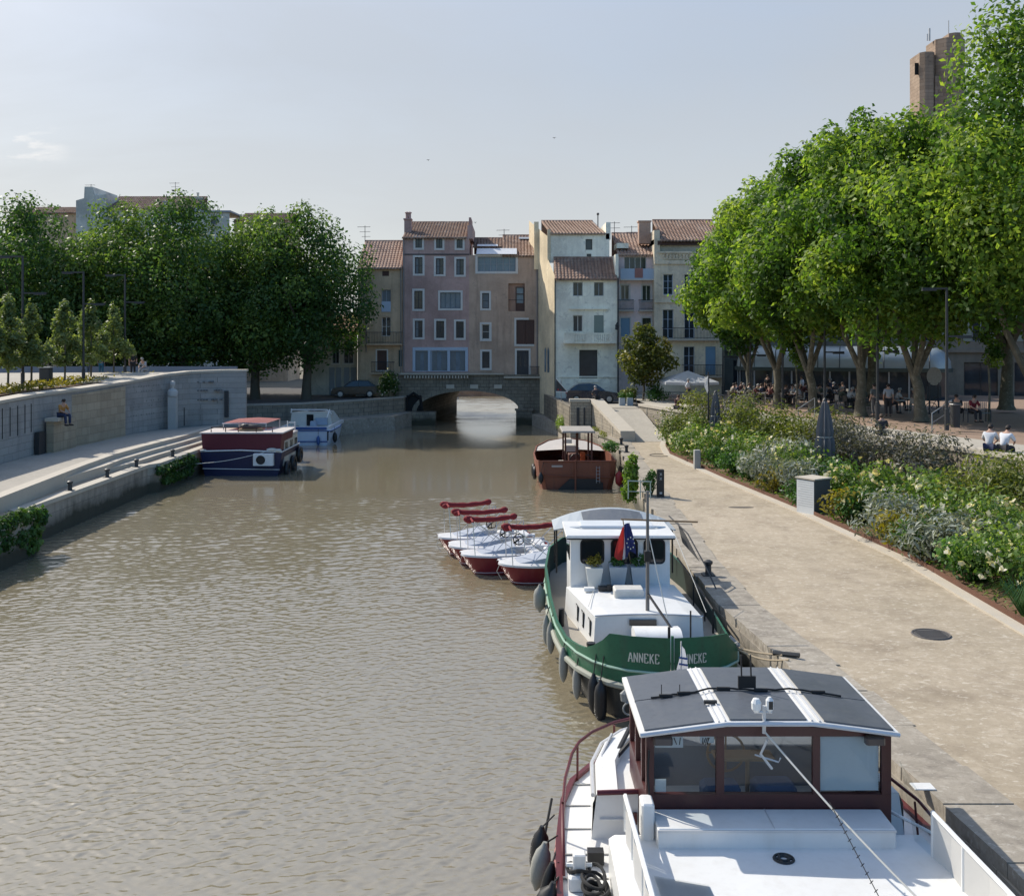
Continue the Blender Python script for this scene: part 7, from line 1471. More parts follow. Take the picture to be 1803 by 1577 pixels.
# ================================================================== STREET FURNITURE AND PEOPLE
def lamp(px, D, zb, zt, l, armz=None, armlen=1.3, side=1, thick=False, grp='tall dark lamp posts'):
    x = wx(px,D); t = thing('lamp_post', l, 'street lamp', (x,D,zb), grp)
    m = MB(); m.tube([(x,D,zb-.05),(x,D,zb+.9),(x,D,zb+.92),(x,D,zt)],[.11,.11,.075,.06],8); m.build('post', DARKM, t, smooth=True)
    if thick: m = MB(); m.box(x-.16,x+.16,D-.16,D+.16,zb,zb+1.5); m.build('base_box', DARKM, t)
    for z, s in ((armz or zt-.35, side), (zt-.05, -side)):
        m = MB(); m.box(x+(.06 if s > 0 else -armlen), x+(armlen if s > 0 else -.06), D-.05,D+.05,z-.04,z+.04); a = m.build('arm', DARKM, t)
        m = MB(); q = x+s*armlen*.72; m.box(q-.3,q+.3,D-.11,D+.11,z-.10,z-.042); m.build('lamp_head', DARKM, a)
for px,py,ty,ay,l in ((40,684,450,516,'first lamp post from the left edge on the left terrace'),(147,676,478,535,'second lamp post on the left terrace, between young trees'),(220,668,483,532,'third lamp post on the left terrace, right of the young trees')):
    D = gd(py,4.88); lamp(px, D, 4.86, wz(ty,D), l, wz(ay,D))
for px,D,zb,h,ay,l,th in ((1273,80,2.9,6.2,628,'slim lamp post before the dark passage right of the warm cream house',False),(1321,72,3.05,6.4,625,'lamp post before the left end of the cafe pavilion',False),(1378,64,3.2,6.6,618,'lamp post with thick black base before the cafe pavilion',True),(1452,58,3.35,6.5,620,'lamp post behind the large closed parasol',False),(1545,52,3.5,6.2,618,'lamp post between the two forked plane trunks',False),(1667,45.5,3.62,6.3,592,'nearest lamp post on the plaza, beside the black litter bin',False)):
    lamp(px, D, zb, zb+h, l, wz(ay,D), 1.1)
def bollard(p, l, grp):
    t = thing('mooring_bollard', l, 'bollard', p, grp); m = MB(); m.lathe([(.10,0),(.085,.05),(.08,.26),(.12,.30),(.12,.36),(.05,.40)], p, 10); m.build('bollard_body', DARKM, t, smooth=True); m = MB(); m.box(p[0]-.16,p[0]+.16,p[1]-.16,p[1]+.16,p[2]-.02,p[2]+.015); m.build('base_plate', DARKM, t)
for i,(px,py,l) in enumerate(((109,863,'nearest mooring bollard on the left canal wall'),(192,840,'second mooring bollard on the left canal wall'),(242,822,'third mooring bollard on the left canal wall'),(294,804,'farthest mooring bollard on the left canal wall, near the navy houseboat'))):
    D = gd(py,1.45); bollard((edge_x(LE,D)-.2,D,1.45), l, 'bollards on the left canal wall')
for y,dx,l in ((27.6,.35,'black bollard on the right quay beside the green barge wheelhouse'),(56.5,.3,'mooring bollard on the right quay by the rust brown boat stern'),(60.5,.3,'farthest mooring bollard on the right quay, before the ramp')): bollard((edge_x(QE,y)+dx,y,1.34), l, 'bollards on the right quay')
# black post with two pale crosses
t = thing('marker_post', 'black square post with two pale crosses standing on the quay edge', 'post', (5.95,41,1.3)); m = MB(); m.bevbox(5.81,6.09,40.88,41.12,1.31,2.42,.015); m.build('post_body', paint('black_post',(.016,.016,.017),.5,.2), t)
m = MB()
for z in (2.24,2.06):
    for s in (-1,1): m.tube([(5.95-.04*s,40.872,z-.055),(5.95+.04*s,40.872,z+.055)],.009,4)
m.box(5.9,6.0,40.868,40.878,1.45,1.53); m.build('cross_mark', paint('pale_mark',(.5,.5,.48),.7), t)
# information block
a0 = math.radians(38); t = thing('information_block', 'grey concrete information block with a white text panel among the shrubs', 'sign', (11.0,37.3,1.3), None, math.radians(32))
m = MB(); m.bevbox(-.42,.42,-.42,.42,0,1.28,.01); m.build('block', paint('dark_block',(.085,.095,.095),.7,.2), t, local=True); m = MB(); m.box(-.46,.46,-.46,.46,1.282,1.33); m.build('top_slab', LIME, t, local=True)
m = MB(); m.box(-.435,-.422,-.40,.40,.04,1.24); pn = m.build('text_panel', paint('white_panel',(.60,.62,.62),.6,.06), t, local=True)
m = MB(); rn = random.Random(5)
for k in range(11): z = 1.16-k*.085; e = rn.uniform(.05,.34) if k % 4 == 3 else .34; m.box(-.44,-.4355,-.34,e,z,z+.016)
m.build('text_line', paint('grey_print',(.42,.44,.45),.8), pn, local=True)
t = thing('stone_post', 'short pale stone marker post at the bed kerb before the white roses', 'post', (8.95,49.8,1.3)); m = MB(); m.bevbox(8.86,9.16,49.6,49.95,1.3,2.22,.02); m.build('post_body', paint('grey_stone_post',(.33,.33,.31),.8,.2,kind='pos'), t)
m = MB(); m.bevbox(12.0,12.4,35.6,35.9,1.4,1.95,.02); tag(m.build('utility_box', DARKM), 'small dark box among the shrubs right of the information block', 'box')
# manholes
t = thing('manhole_cover', 'round dark manhole cover on the gravel quay', 'manhole', (9.1,22.2,1.3)); m = MB(); m.lathe([(.36,0),(.36,.012),(.02,.014)],(9.1,22.2,1.301),28); mc = m.build('cover', paint('cast_iron',(.075,.07,.065),.8,.3,8,kind='pos'), t); m = MB(); m.torus((9.1,22.2,1.306),.39,.025,'Z',28,5)
for k in range(-3,4): m.box(9.1-.28,9.1+.28,22.2+k*.08-.012,22.2+k*.08+.012,1.315,1.323)
m.build('rim', paint('iron_rim',(.11,.10,.095),.8,.2), t)
m = MB(); m.lathe([(.3,0),(.3,.01),(.02,.012)],(8.65,38.6,1.301),24,1.6,.5); tag(m.build('drain_cover', paint('drain_iron',(.10,.085,.07),.8,.3)), 'dark flat drain cover on the quay opposite the information block', 'manhole')
m = MB(); m.torus((8.0,55.3,1.305),.55,.03,'Z',24,5); tag(m.build('drain_ring', paint('ring_iron',(.14,.12,.10),.8)), 'thin iron ring in the ground at the start of the flower bed', 'manhole')
m = MB(); m.bevbox(5.72,6.02,14.5,14.72,1.35,1.365,.005); tag(m.build('white_plate', WHITE2), 'small white plate lying on the quay edge beside the wheelhouse', 'plate')
# pale green rail on the quay edge
m = MB(); RG = paint('pale_green_paint',(.33,.40,.36),.6,.2,kind='pos')
m.tube([(4.6,40.6,2.02),(5.55,40.6,1.98)],.025,6); m.tube([(4.6,40.6,1.6),(5.55,40.6,1.58)],.018,5)
for x in (4.62,5.1,5.5): m.tube([(x,40.6,1.3),(x,40.6,2.0)],.022,5)
tag(m.build('quay_railing', RG), 'short pale green railing on the quay edge behind the green barge', 'railing')
# parasols
GCL = cloth('grey_parasol_cloth', (.17,.17,.18), .15); WCL = cloth('white_parasol_cloth', (.55,.57,.60), .25)
def closed_parasol(x, y, zb, zt, r, l):
    t = thing('closed_parasol', l, 'parasol', (x,y,zb), 'closed grey parasols in the flower bed'); m = MB(); m.tube([(x,y,zb),(x,y,zt+.08)],.03,7); m.lathe([(.03,0),(.09,.02),(.02,.1)],(x,y,zt+.02),8); m.build('pole', DARKM, t)
    m = MB(); h = zt-zb; rings = []; n = 20; rn = random.Random(1)
    for k,(f,q) in enumerate(((.22,.62),(.26,.9),(.40,1.0),(.52,.93),(.56,.78),(.62,.86),(.78,.66),(.92,.42),(.985,.3),(1.0,.12))):
        rings.append([(x+r*q*(1+.22*math.cos(i*math.pi)*(1 if k < 8 else .3))*math.cos(2*math.pi*i/n), y+r*q*(1+.22*math.cos(i*math.pi))*math.sin(2*math.pi*i/n), zb+h*f+(.12*math.sin(i*1.9) if k == 0 else 0)) for i in range(n)])
    m.loft(rings); c = m.build('folded_cloth', GCL, t); m = MB(); m.torus((x,y,zb+h*.56),r*.86,.018,'Z',16,5); m.build('tie_strap', ROPEW, c)
closed_parasol(12.85,42,1.75,5.1,.36,'large closed grey parasol rising behind the information block'); closed_parasol(11.15,56,1.75,4.65,.28,'smaller closed grey parasol near the far end of the flower bed')
t = thing('flag_pole', 'thin dark pole with a small white banner beside the far closed parasol', 'flag pole', (10.95,57,1.6)); m = MB(); m.tube([(10.95,57,1.5),(10.95,57,5.75)],.05,7); m.build('pole', DARKM, t); m = MB(); m.loft([[(10.93,56.95,5.55),(10.75,56.9,5.4)],[(10.9,56.92,5.1),(10.72,56.95,4.95)],[(10.93,56.95,4.7),(10.88,56.95,4.55)]],False,False); m.build('banner', cloth('white_banner',(.6,.6,.62)), t)
t = thing('open_parasol', 'open pale square parasol on the terrace right of the bronze tree', 'parasol', (12.9,75,2.9)); m = MB(); m.tube([(12.9,75,2.9),(12.9,75,5.1)],.04,6); m.build('pole', DARKM, t)
m = MB(); q = 1.9; apex = (12.9,75,5.2); cs = [(12.9-q,75-q,4.45),(12.9+q,75-q,4.45),(12.9+q,75+q,4.45),(12.9-q,75+q,4.45)]
for i in range(4):
    a, b = cs[i], cs[(i+1)%4]; md = ((a[0]+b[0])/2,(a[1]+b[1])/2,4.38); m.add([apex,a,md,b],[(0,1,2),(0,2,3)]); m.quad(a,md,(md[0],md[1],4.2),(a[0],a[1],4.26)); m.quad(md,b,(b[0],b[1],4.26),(md[0],md[1],4.2))
m.build('canopy', WCL, t)
# triangular sign on the street wall
t = thing('triangular_sign', 'dark triangular sign with white edge on a post before the cream house', 'sign', (3.75,77.5,2.6)); m = MB(); m.tube([(3.72,77.5,2.3),(3.72,77.5,4.4)],.035,6); m.build('post', GALV, t)
X_, Y_ = 3.74,77.4; m = MB(); m.add([(X_-.42,Y_,3.55),(X_+.45,Y_,3.52),(X_-.40,Y_,4.5),(X_-.42,Y_+.02,3.55),(X_+.45,Y_+.02,3.52),(X_-.40,Y_+.02,4.5)],[(0,1,2),(5,4,3),(0,3,4,1),(1,4,5,2),(2,5,3,0)]); pl_ = m.build('sign_plate', DARKW, t)
m = MB(); m.tube([(X_+.46,Y_-.01,3.52),(X_-.40,Y_-.01,4.52)],.03,5); m.tube([(X_-.42,Y_-.01,3.53),(X_+.46,Y_-.01,3.50)],.03,5); m.build('sign_edge', WHITE2, pl_); m = MB(); m.ball((X_-.25,Y_-.02,3.68),.06,.02,.06); m.ball((X_-.05,Y_-.02,3.66),.04,.02,.05); m.build('red_mark', paint('red_mark',(.4,.03,.03),.6), pl_)
# bins, bench, rails
t = thing('litter_bin', 'black cylindrical litter bin beside the nearest plaza lamp post', 'bin', (wx(1682,46.5),46.5,3.6)); m = MB(); m.lathe([(.2,0),(.21,.9),(.23,1.05),(.23,1.12),(.1,1.14)],(wx(1682,46.5),46.5,3.62),14); m.build('bin_body', DARKM, t, smooth=True); m = MB(); m.torus((wx(1682,46.5),46.5,4.66),.24,.02,'Z',16,5); m.build('rim', GALV, t)
D=gd(684,4.86); t = thing('litter_bin', 'dark square litter bin on the left terrace between the first two lamps', 'bin', (wx(81,gd(679,4.88)),gd(679,4.88),4.86)); D=t.location.y; x=t.location.x; m = MB(); m.bevbox(x-.3,x+.3,D-.25,D+.25,4.86,5.9,.03); m.build('bin_body', DARKM, t); m = MB(); m.box(x-.34,x+.34,D-.28,D+.28,5.905,5.97); m.build('lid', GALV, t)
t = thing('bench', 'metal mesh bench on the plaza left of the pale sapling', 'bench', (22.9,50.3,3.52)); bx0,by0,bz0 = 22.9,50.3,3.52; LM = paint('grey_mesh_metal',(.20,.22,.22),.5,.2)
m = MB()
for k in range(9): z = .52+k*.05; m.box(bx0-.55,bx0+.55,by0+.30-.012*k,by0+.32-.012*k,bz0+z,bz0+z+.022)
for k in range(12): x = bx0-.55+k*.1; m.box(x,x+.015,by0+.22,by0+.235,bz0+.5,bz0+.98)
m.build('backrest', LM, t); m = MB()
for k in range(8): m.box(bx0-.55,bx0+.55,by0-.2+k*.06,by0-.165+k*.06,bz0+.44,bz0+.465)
m.build('seat', LM, t)
for s in (-1,1): m = MB(); m.tube([(bx0+s*.56,by0-.22,bz0),(bx0+s*.56,by0-.2,bz0+.6),(bx0+s*.56,by0+.28,bz0+.62),(bx0+s*.56,by0+.33,bz0)],.025,6); m.build('leg', DARKM, t)
def handrail(x, y, z, l, dx, dy):
    t = thing('handrail', l, 'handrail', (x,y,z)); m = MB(); m.tube([(x,y,z),(x,y,z+.95),(x+dx,y+dy,z+1.5),(x+dx,y+dy,z+.5)],.03,6); m.build('rail', GALV, t, smooth=True); m = MB(); m.tube([(x,y,z+.5),(x+dx,y+dy,z+1.05)],.02,5); m.build('lower_rail', GALV, t)
handrail(19.1,46.5,3.3,'sloping steel handrail of the plaza steps left of the nearest lamp post',1.1,.5); handrail(15.4,55,2.9,'sloping steel handrail beside the seated person in black',1.0,.4)
for k,(x,y,l) in enumerate(((8.1,75.2,'left small planter box at the head of the ramp'),(8.7,75.4,'right small planter box at the head of the ramp'))):
    t = thing('planter_box', l, 'planter', (x,y,2.63), 'planters at the head of the ramp'); m = MB(); m.bevbox(x-.22,x+.22,y-.22,y+.22,2.63,3.2,.02); m.build('box', POT2, t); P,NR,ti = blobpts([((0,0,.75),(.28,.28,.25))],160,k,.3); cards('foliage', LGREEN, t, P, NR, .12, ti, .6, k)
m = MB(); m.tube([(9.3,76.5,3.5),(13.5,77.2,3.5)],.04,5); m.tube([(9.3,76.5,3.15),(13.5,77.2,3.15)],.03,5)
for k in range(7): q=k/6; m.tube([(lerp(9.3,13.5,q),lerp(76.5,77.2,q),2.6),(lerp(9.3,13.5,q),lerp(76.5,77.2,q),3.5)],.03,5)
tag(m.build('terrace_railing', GALV), 'low grey railing behind the bronze tree and open parasol', 'railing')
# ---- car
CARP = paint('dark_blue_car_paint',(.012,.017,.04),.2,.2,1); CARP.node_tree.nodes['Principled BSDF'].inputs['Coat Weight'].default_value = .6
def make_car(name, label, loc, rz, mat):
    t = thing(name, label, 'car', (0,0,0)); L,Wd = 4.0,.84
    prof = [(-2.0,.35),(-2.02,.62),(-1.9,.78),(-1.2,.90),(-.95,.93)]; low = [(-2.0,.32),(2.0,.32)]
    body = [(-2.0,.30),(-2.03,.55),(-1.92,.76),(-1.05,.92),(1.75,.98),(1.97,.9),(2.0,.5),(1.95,.30)]
    m = MB(); rings=[]
    for f,w in ((-1,.80),(-.92,.86),(0,.88),(.92,.86),(1,.80)): rings.append([(x*(1 if abs(f) < .95 else .98), f*Wd if abs(f) > .95 else (f/.92*w if f else 0), z) for x,z in body])
    m.loft([[(x*.98,-Wd+.06,z*.98+.005) for x,z in body],[(x,-Wd,z) for x,z in body],[(x,Wd,z) for x,z in body],[(x*.98,Wd-.06,z*.98+.005) for x,z in body]][1:3]); m.build('body', mat, t, local=True)
    cab = [(-1.0,.94),(-.30,1.42),(.2,1.49),(1.1,1.46),(1.72,1.02),(1.78,.985)]
    m = MB(); m.loft([[(x,-Wd+.04+(z-.94)*.2,z) for x,z in cab],[(x,Wd-.04-(z-.94)*.2,z) for x,z in cab]]); m.build('cabin', mat, t, local=True)
    for s in (-1,1):
        for a,b in (((-.72,1.0),(.25,1.40)),((.33,1.0),(1.35,1.38))):
            m = MB(); y = lambda z: s*(Wd-.035-(z-.94)*.2); 
            p = [(a[0],1.0),(b[0],1.0),(b[0]-(.25 if a[0] > 0 else 0),b[1]),(a[0]+(.55 if a[0] < 0 else 0),b[1])]; m.add([(x,y(z)+s*.004,z) for x,z in p],[(0,1,2,3)]); m.build('side_window', WGLASS, t, local=True)
    m = MB(); m.add([(-.95,-.7,.98),(-.95,.7,.98),(-.34,.6,1.405),(-.34,-.6,1.405)],[(0,1,2,3)]); m.v=[(p[0]-.012,p[1],p[2]+.012) for p in m.v]; m.build('windscreen', WGLASS, t, local=True)
    m = MB(); m.add([(1.72,-.66,1.03),(1.72,.66,1.03),(1.2,.6,1.40),(1.2,-.6,1.40)],[(0,1,2,3)]); m.v=[(p[0]+.014,p[1],p[2]+.012) for p in m.v]; m.build('rear_window', WGLASS, t, local=True)
    for x in (-1.25,1.25):
        for s in (-1,1):
            w = MB(); w.lathe([(.06,-.1),(.29,-.1),(.32,-.06),(.32,.06),(.29,.1),(.06,.1)],(0,0,0),18); w.v=[(x+p[0],s*.78+p[2],.32+p[1]) for p in w.v]; wo_ = w.build('wheel', BLACKR, t, local=True); w = MB(); w.lathe([(.02,0),(.2,.0),(.2,.012),(.02,.02)],(0,0,0),12); w.v=[(x+p[0],s*(.885+p[2]),.32+p[1]) for p in w.v]; w.build('rim', GALV, wo_, local=True)
    for s in (-1,1):
        m = MB(); m.bevbox(-2.04,-1.93,s*.55-.16,s*.55+.16,.6,.74,.02); m.build('headlight', paint('headlight',(.5,.5,.5),.2), t, local=True); m = MB(); m.bevbox(1.93,2.02,s*.62-.1,s*.62+.1,.7,.92,.02); m.build('tail_light', paint('tail_light',(.2,.01,.01),.3), t, local=True)
    t.location = loc; t.rotation_euler = (0,0,rz); return t
make_car('parked_car', 'dark blue hatchback parked before the cream house behind the ramp wall', (6.15,78.6,2.625), math.radians(180), CARP)
make_car('parked_car', 'black car under the dark trees on the left street', (-13.6,88.6,2.425), math.radians(8), paint('black_car_paint',(.01,.01,.011),.2,.2,1))
# ---- people
def skinmesh(name, V, E):
    me = bpy.data.meshes.new(name); me.from_pydata([v[:3] for v in V], E, []); o = bpy.data.objects.new(name, me); COL.objects.link(o)
    md = o.modifiers.new('s','SKIN'); sd_ = o.modifiers.new('u','SUBSURF'); sd_.levels = 1; sd_.render_levels = 1
    for i,v in enumerate(V): me.skin_vertices[0].data[i].radius = (v[3],v[3])
    me.skin_vertices[0].data[0].use_root = True
    dg = bpy.context.evaluated_depsgraph_get(); out = bpy.data.meshes.new_from_object(o.evaluated_get(dg)); out.name = name
    bpy.data.objects.remove(o); out.polygons.foreach_set('use_smooth',[True]*len(out.polygons)); return out
POSES = {}
def pose(kind):
    if kind in POSES: return POSES[kind]
    if kind in ('stand','walk'):
        w = .22 if kind == 'walk' else .0
        J = dict(pel=(0,0,.95),sp=(0,-.01,1.14),ch=(0,0,1.36),nk=(0,-.01,1.52),hd=(0,-.035,1.63),
                 hL=(-.09,0,.9),kL=(-.1,-.03-w*.7,.5),aL=(-.1,.03-w,.09),tL=(-.11,-.15-w,.035),hR=(.09,0,.9),kR=(.1,-.03+w*.2,.5),aR=(.1,.03+w*1.3,.10),tR=(.11,-.14+w,.04),
                 sL=(-.18,0,1.42),eL=(-.24,.03+w*.5,1.15),wL=(-.23,-.06+w*.3,.9),fL=(-.23,-.09+w*.3,.79),sR=(.18,0,1.42),eR=(.24,.03-w*.3,1.15),wR=(.23,-.08-w*.6,.91),fR=(.23,-.12-w*.6,.80))
    else:
        l = .12 if kind == 'sit' else .26; kn = .46 if kind != 'crouch' else .3
        J = dict(pel=(0,0,.11),sp=(0,-.02-l*.25,.31),ch=(0,-.02-l*.7,.52),nk=(0,-.03-l,.67),hd=(0,-.07-l*1.15,.775),
                 hL=(-.1,-.02,.10),kL=(-.13,-.44,.11),aL=(-.12,-.46,-.33),tL=(-.13,-.62,-.38),hR=(.1,-.02,.10),kR=(.13,-.44,.11),aR=(.12,-.48,-.33),tR=(.13,-.64,-.38),
                 sL=(-.18,-.02-l*.75,.57),eL=(-.25,-.16-l*.7,.34),wL=(-.14,-.36-l*.4,.24),fL=(-.10,-.45-l*.3,.21),sR=(.18,-.02-l*.75,.57),eR=(.25,-.16-l*.7,.34),wR=(.14,-.36-l*.4,.24),fR=(.10,-.45-l*.3,.21))
    RA = dict(pel=.125,sp=.115,ch=.13,nk=.055,hd=.085,h=.10,k=.062,a=.042,t=.034,s=.062,e=.044,w=.032,f=.022)
    names = list(J); idx = {n:i for i,n in enumerate(names)}; rad = lambda n, k=0: RA.get(n, RA.get(n[0],.05))+k
    E0 = [('pel','sp'),('sp','ch'),('ch','nk'),('nk','hd')]+[(a+s,b+s) for s in 'LR' for a,b in (('h','k'),('k','a'),('a','t'),('s','e'),('e','w'),('w','f'))]+[('pel','hL'),('pel','hR'),('ch','sL'),('ch','sR')]
    def sub(nm, ns, k, edges=E0):
        ns = [n for n in names if n in ns]; ii = {n:i for i,n in enumerate(ns)}
        return skinmesh(nm, [(*J[n], rad(n,k)) for n in ns], [(ii[a],ii[b]) for a,b in edges if a in ii and b in ii])
    body = sub('body', names, 0)
    shirt = sub('shirt', ['pel','sp','ch','sL','eL','sR','eR'], .022); tr = sub('trousers', ['pel','hL','kL','aL','hR','kR','aR'], .018)
    hx,hy,hz_ = J['hd']; m = MB(); m.ball((hx,hy+.018,hz_+.045),.098,.108,.095,12,8); m.v=[(p[0],p[1] if p[2] > hz_+.05 else p[1]+.02,p[2]) for p in m.v]
    def mk(m, nm):
        o = m.build(nm, BLACKR, None, smooth=True); me = o.data; bpy.data.objects.remove(o); return me
    hair = mk(m,'hair'); m = MB(); m.ball((hx,hy-.088,hz_-.005),.014,.02,.02,6,4); m.ball((hx-.082,hy,hz_),.012,.02,.03,6,4); m.ball((hx+.082,hy,hz_),.012,.02,.03,6,4)
    for s in (-1,1): m.ball((hx+s*.03,hy-.078,hz_+.02),.011,.008,.008,6,4)
    face = mk(m,'face'); m = MB()
    for s in 'LR': a,t_ = J['a'+s], J['t'+s]; m.tube([(a[0],a[1]+.05,a[2]-.045),(a[0],a[1]-.05,a[2]-.04),(t_[0],t_[1]-.05,t_[2]-.005)],[.05,.052,.035],8)
    shoes = mk(m,'shoes'); hands = []
    for s,sg in (('L',-1),('R',1)):
        m = MB()
        w_,f_ = Vector(J['w'+s]), Vector(J['f'+s]); d = (f_-w_).normalized(); sd2 = d.cross(Vector((0,1,0.3))).normalized()
        for q in range(4): b = f_+sd2*(q-1.5)*.017; m.tube([tuple(b-d*.03),tuple(b+d*(.045+.01*(q in (1,2)))),tuple(b+d*.075+Vector((0,-.015,-.01)))],[.009,.009,.007],5)
        m.tube([tuple(w_+d*.03+sd2*sg*.01),tuple(w_+d*.075+sd2*sg*.045),tuple(w_+d*.10+sd2*sg*.05)],[.011,.010,.008],5); hands.append(mk(m,'hand'))
        POSES[kind] = dict(body=body,shirt=shirt,trousers=tr,hair=hair,face=face,shoes=shoes,hands=hands); return POSES[kind]
SKIN = paint('skin',(.42,.25,.18),.6,.1,4); HAIRS = [paint('dark_hair',(.018,.012,.010),.7,.2,8), paint('brown_hair',(.07,.04,.022),.7,.2,8), paint('grey_hair',(.32,.31,.30),.8,.15,8)]
CLO = {}
def clo(c):
    if c not in CLO: CLO[c] = paint('garment', c, .85, .15, 6)
    return CLO[c]
def person(label, loc, rz, kind, top, leg, hair=0, group=None, sc_=1.0):
    P_ = pose(kind); t = thing('person', label, 'person', loc, group, rz); t.scale = (sc_,)*3
    def put(nm, me, mat, par):
        o = bpy.data.objects.new(nm, me); COL.objects.link(o); o.parent = par
        if not me.materials: me.materials.append(mat)
        o.material_slots[0].link = 'OBJECT'; o.material_slots[0].material = mat; return o
    b = put('body', P_['body'], SKIN, t); put('shirt', P_['shirt'], clo(top), t); put('trousers', P_['trousers'], clo(leg), t); put('hair', P_['hair'], HAIRS[hair], t); put('face', P_['face'], SKIN, b); put('shoes', P_['shoes'], clo((.04,.035,.03)), t); [put('hand', h_, SKIN, b) for h_ in P_['hands']]
    return t
K = (.018,.018,.022); WHT_ = (.62,.63,.66); NV = (.025,.035,.08)
R_ = math.radians
x0_ = edge_x(TW,36.9)
person('seated dark haired man in a white shirt and dark trousers on the terrace coping', (x0_+.28,36.6,3.66), R_(125), 'lean', WHT_, K, 0)
person('person in white seated just behind the dark haired man on the terrace coping', (x0_-.02,37.05,3.65), R_(145), 'lean', (.55,.56,.58), NV, 0)
person('person in black seated on the coping left of the large closed parasol', (edge_x(TW,49)+.2,49,3.40), R_(75), 'lean', (.03,.032,.03), K, 0)
person('person in dark top seated on the coping between two grey purple bushes', (edge_x(TW,44)+.2,44,3.50), R_(170), 'sit', (.02,.02,.024), K, 1)
m = MB()
person('person in grey standing left of a pair before the third plaza trunk', (19.5,55,3.45), R_(200), 'stand', (.10,.11,.11), (.10,.10,.10), 0); person('person with white backpack straps and black trousers standing right of the pair', (20.1,54.6,3.46), R_(170), 'stand', (.28,.30,.33), K, 0)
person('person in a dark red top sitting on the plaza bench end', (22.6,50.2,3.98), R_(10), 'sit', (.18,.012,.02), K, 0); person('person in black sitting on the left of the plaza bench', (22.1,50.6,3.98), R_(-40), 'lean', K, K, 0)
person('man in a white shirt walking under the open pale parasol', (wx(1215,72),72.8,2.96), R_(70), 'walk', WHT_, NV, 2); person('person in dark clothes sitting on the ramp wall before the blue car', (wx(1052,72),72.2,3.32), R_(200), 'lean', (.03,.03,.04), K, 2)
person('person in dark red and black seated on the terrace wall near the white roses', (edge_x(TW,66)+.1,66,3.05), R_(30), 'sit', (.05,.012,.014), K, 1)
person('person in a red top standing behind the young trees on the left terrace', (wx(156,76),76,4.74), R_(160), 'stand', (.38,.04,.06), (.12,.12,.14), 0); person('person in a teal dress standing beside the person in red', (wx(178,76),76,4.74), R_(190), 'stand', (.07,.16,.19), (.06,.15,.18), 1)
person('person in black standing at the end of the left terrace', (wx(234,70),70,5.0), R_(20), 'stand', K, K, 0); person('person in pale grey crouching beside the standing person in black on the left terrace', (wx(256,69.5),69.5,5.38), R_(-20), 'lean', (.35,.36,.38), (.3,.3,.3), 2)
person('person in an orange top sitting on the stone seat slab of the retaining wall', (-22.45,50.9,3.73), R_(65), 'sit', (.42,.20,.05), NV, 0)
person('person in white and blue standing by the grey doors of the annex', (wx(648,89),89,2.45), R_(0), 'stand', (.4,.42,.45), NV, 0, None, .95) if False else None
# ---- cafe terrace
CH = paint('dark_cafe_chair',(.05,.045,.04),.6,.2); CHW = paint('pale_cafe_chair',(.35,.34,.31),.6,.2); TB = paint('pale_table_top',(.42,.42,.41),.4,.1)
def make_chair(mat, label, grp):
    t = thing('cafe_chair', label, 'chair', (0,0,0), grp); m = MB(); m.bevbox(-.2,.2,-.2,.2,.43,.46,.01); m.build('seat', mat, t, local=True); m = MB(); m.box(-.2,.2,.19,.215,.52,.85); m.build('backrest', mat, t, local=True)
    for sx_ in (-1,1):
        for sy_ in (-1,1): m = MB(); m.tube([(sx_*.18,sy_*.19,0),(sx_*.18,sy_*.19,.43 if sy_ < 0 else .85)],.014,5); m.build('leg', mat, t, local=True)
    return t
def make_table(label, grp):
    t = thing('cafe_table', label, 'table', (0,0,0), grp); m = MB(); m.lathe([(.35,0),(.36,.012),(.35,.025),(.02,.026)],(0,0,.72),18); m.build('table_top', TB, t, local=True); m = MB(); m.tube([(0,0,.02),(0,0,.72)],.025,6); m.lathe([(.2,0),(.2,.015),(.03,.03)],(0,0,0),12); m.build('pedestal', DARKM, t, local=True); return t
c1 = make_chair(CH,'dark cafe chair on the shaded terrace before the pavilion','dark cafe chairs on the shaded terrace'); c2 = make_chair(CHW,'pale cafe chair on the shaded terrace before the pavilion','pale cafe chairs on the shaded terrace'); tb = make_table('small round cafe table on the shaded terrace before the pavilion','round tables on the shaded terrace')
rn = random.Random(21); u1 = u2 = ut = False
TOPS = [(.03,.03,.035),(.30,.31,.33),(.05,.06,.10),(.40,.40,.40),(.10,.03,.03),(.08,.09,.07),(.20,.18,.15)]
TN = ['in black','in light grey','in navy blue','in white','in dark red','in olive','in beige']
spots_ = []
for k in range(15):
    px = 1288+k*13.5+rn.uniform(-4,4); D = rn.uniform(67,76); spots_.append((wx(px,D),D,3.06))
for px,D in ((1494,63),(1508,61.5),(1585,57),(1598,60)): spots_.append((wx(px,D),D,3.3))
for k,(x,y,z) in enumerate(spots_):
    z = lerp(3.0,3.45,max(0,min(1,(76-y)/20)))
    if ut: dup(tb,(x,y,z))
    else: tb.location = (x,y,z); ut = True
    for j in range(2):
        a = rn.uniform(-.5,.5)+(0 if j else math.pi); cx_, cy_ = x+.62*math.cos(a), y+.62*math.sin(a); rz = math.atan2(y-cy_, x-cx_)+math.pi/2
        if (k+j) % 3:
            if u1: dup(c1,(cx_,cy_,z),rz)
            else: c1.location = (cx_,cy_,z); c1.rotation_euler = (0,0,rz); u1 = True
        else:
            if u2: dup(c2,(cx_,cy_,z),rz)
            else: c2.location = (cx_,cy_,z); c2.rotation_euler = (0,0,rz); u2 = True
        if rn.random() < .85:
            q = rn.randrange(7); person(f'guest {TN[q]} seated at a table of the shaded cafe terrace', (cx_,cy_,z+.45), rz, 'sit' if rn.random() < .6 else 'lean', TOPS[q], [K,NV,(.12,.11,.10)][rn.randrange(3)], rn.randrange(3), f'guests {TN[q]} on the cafe terrace')
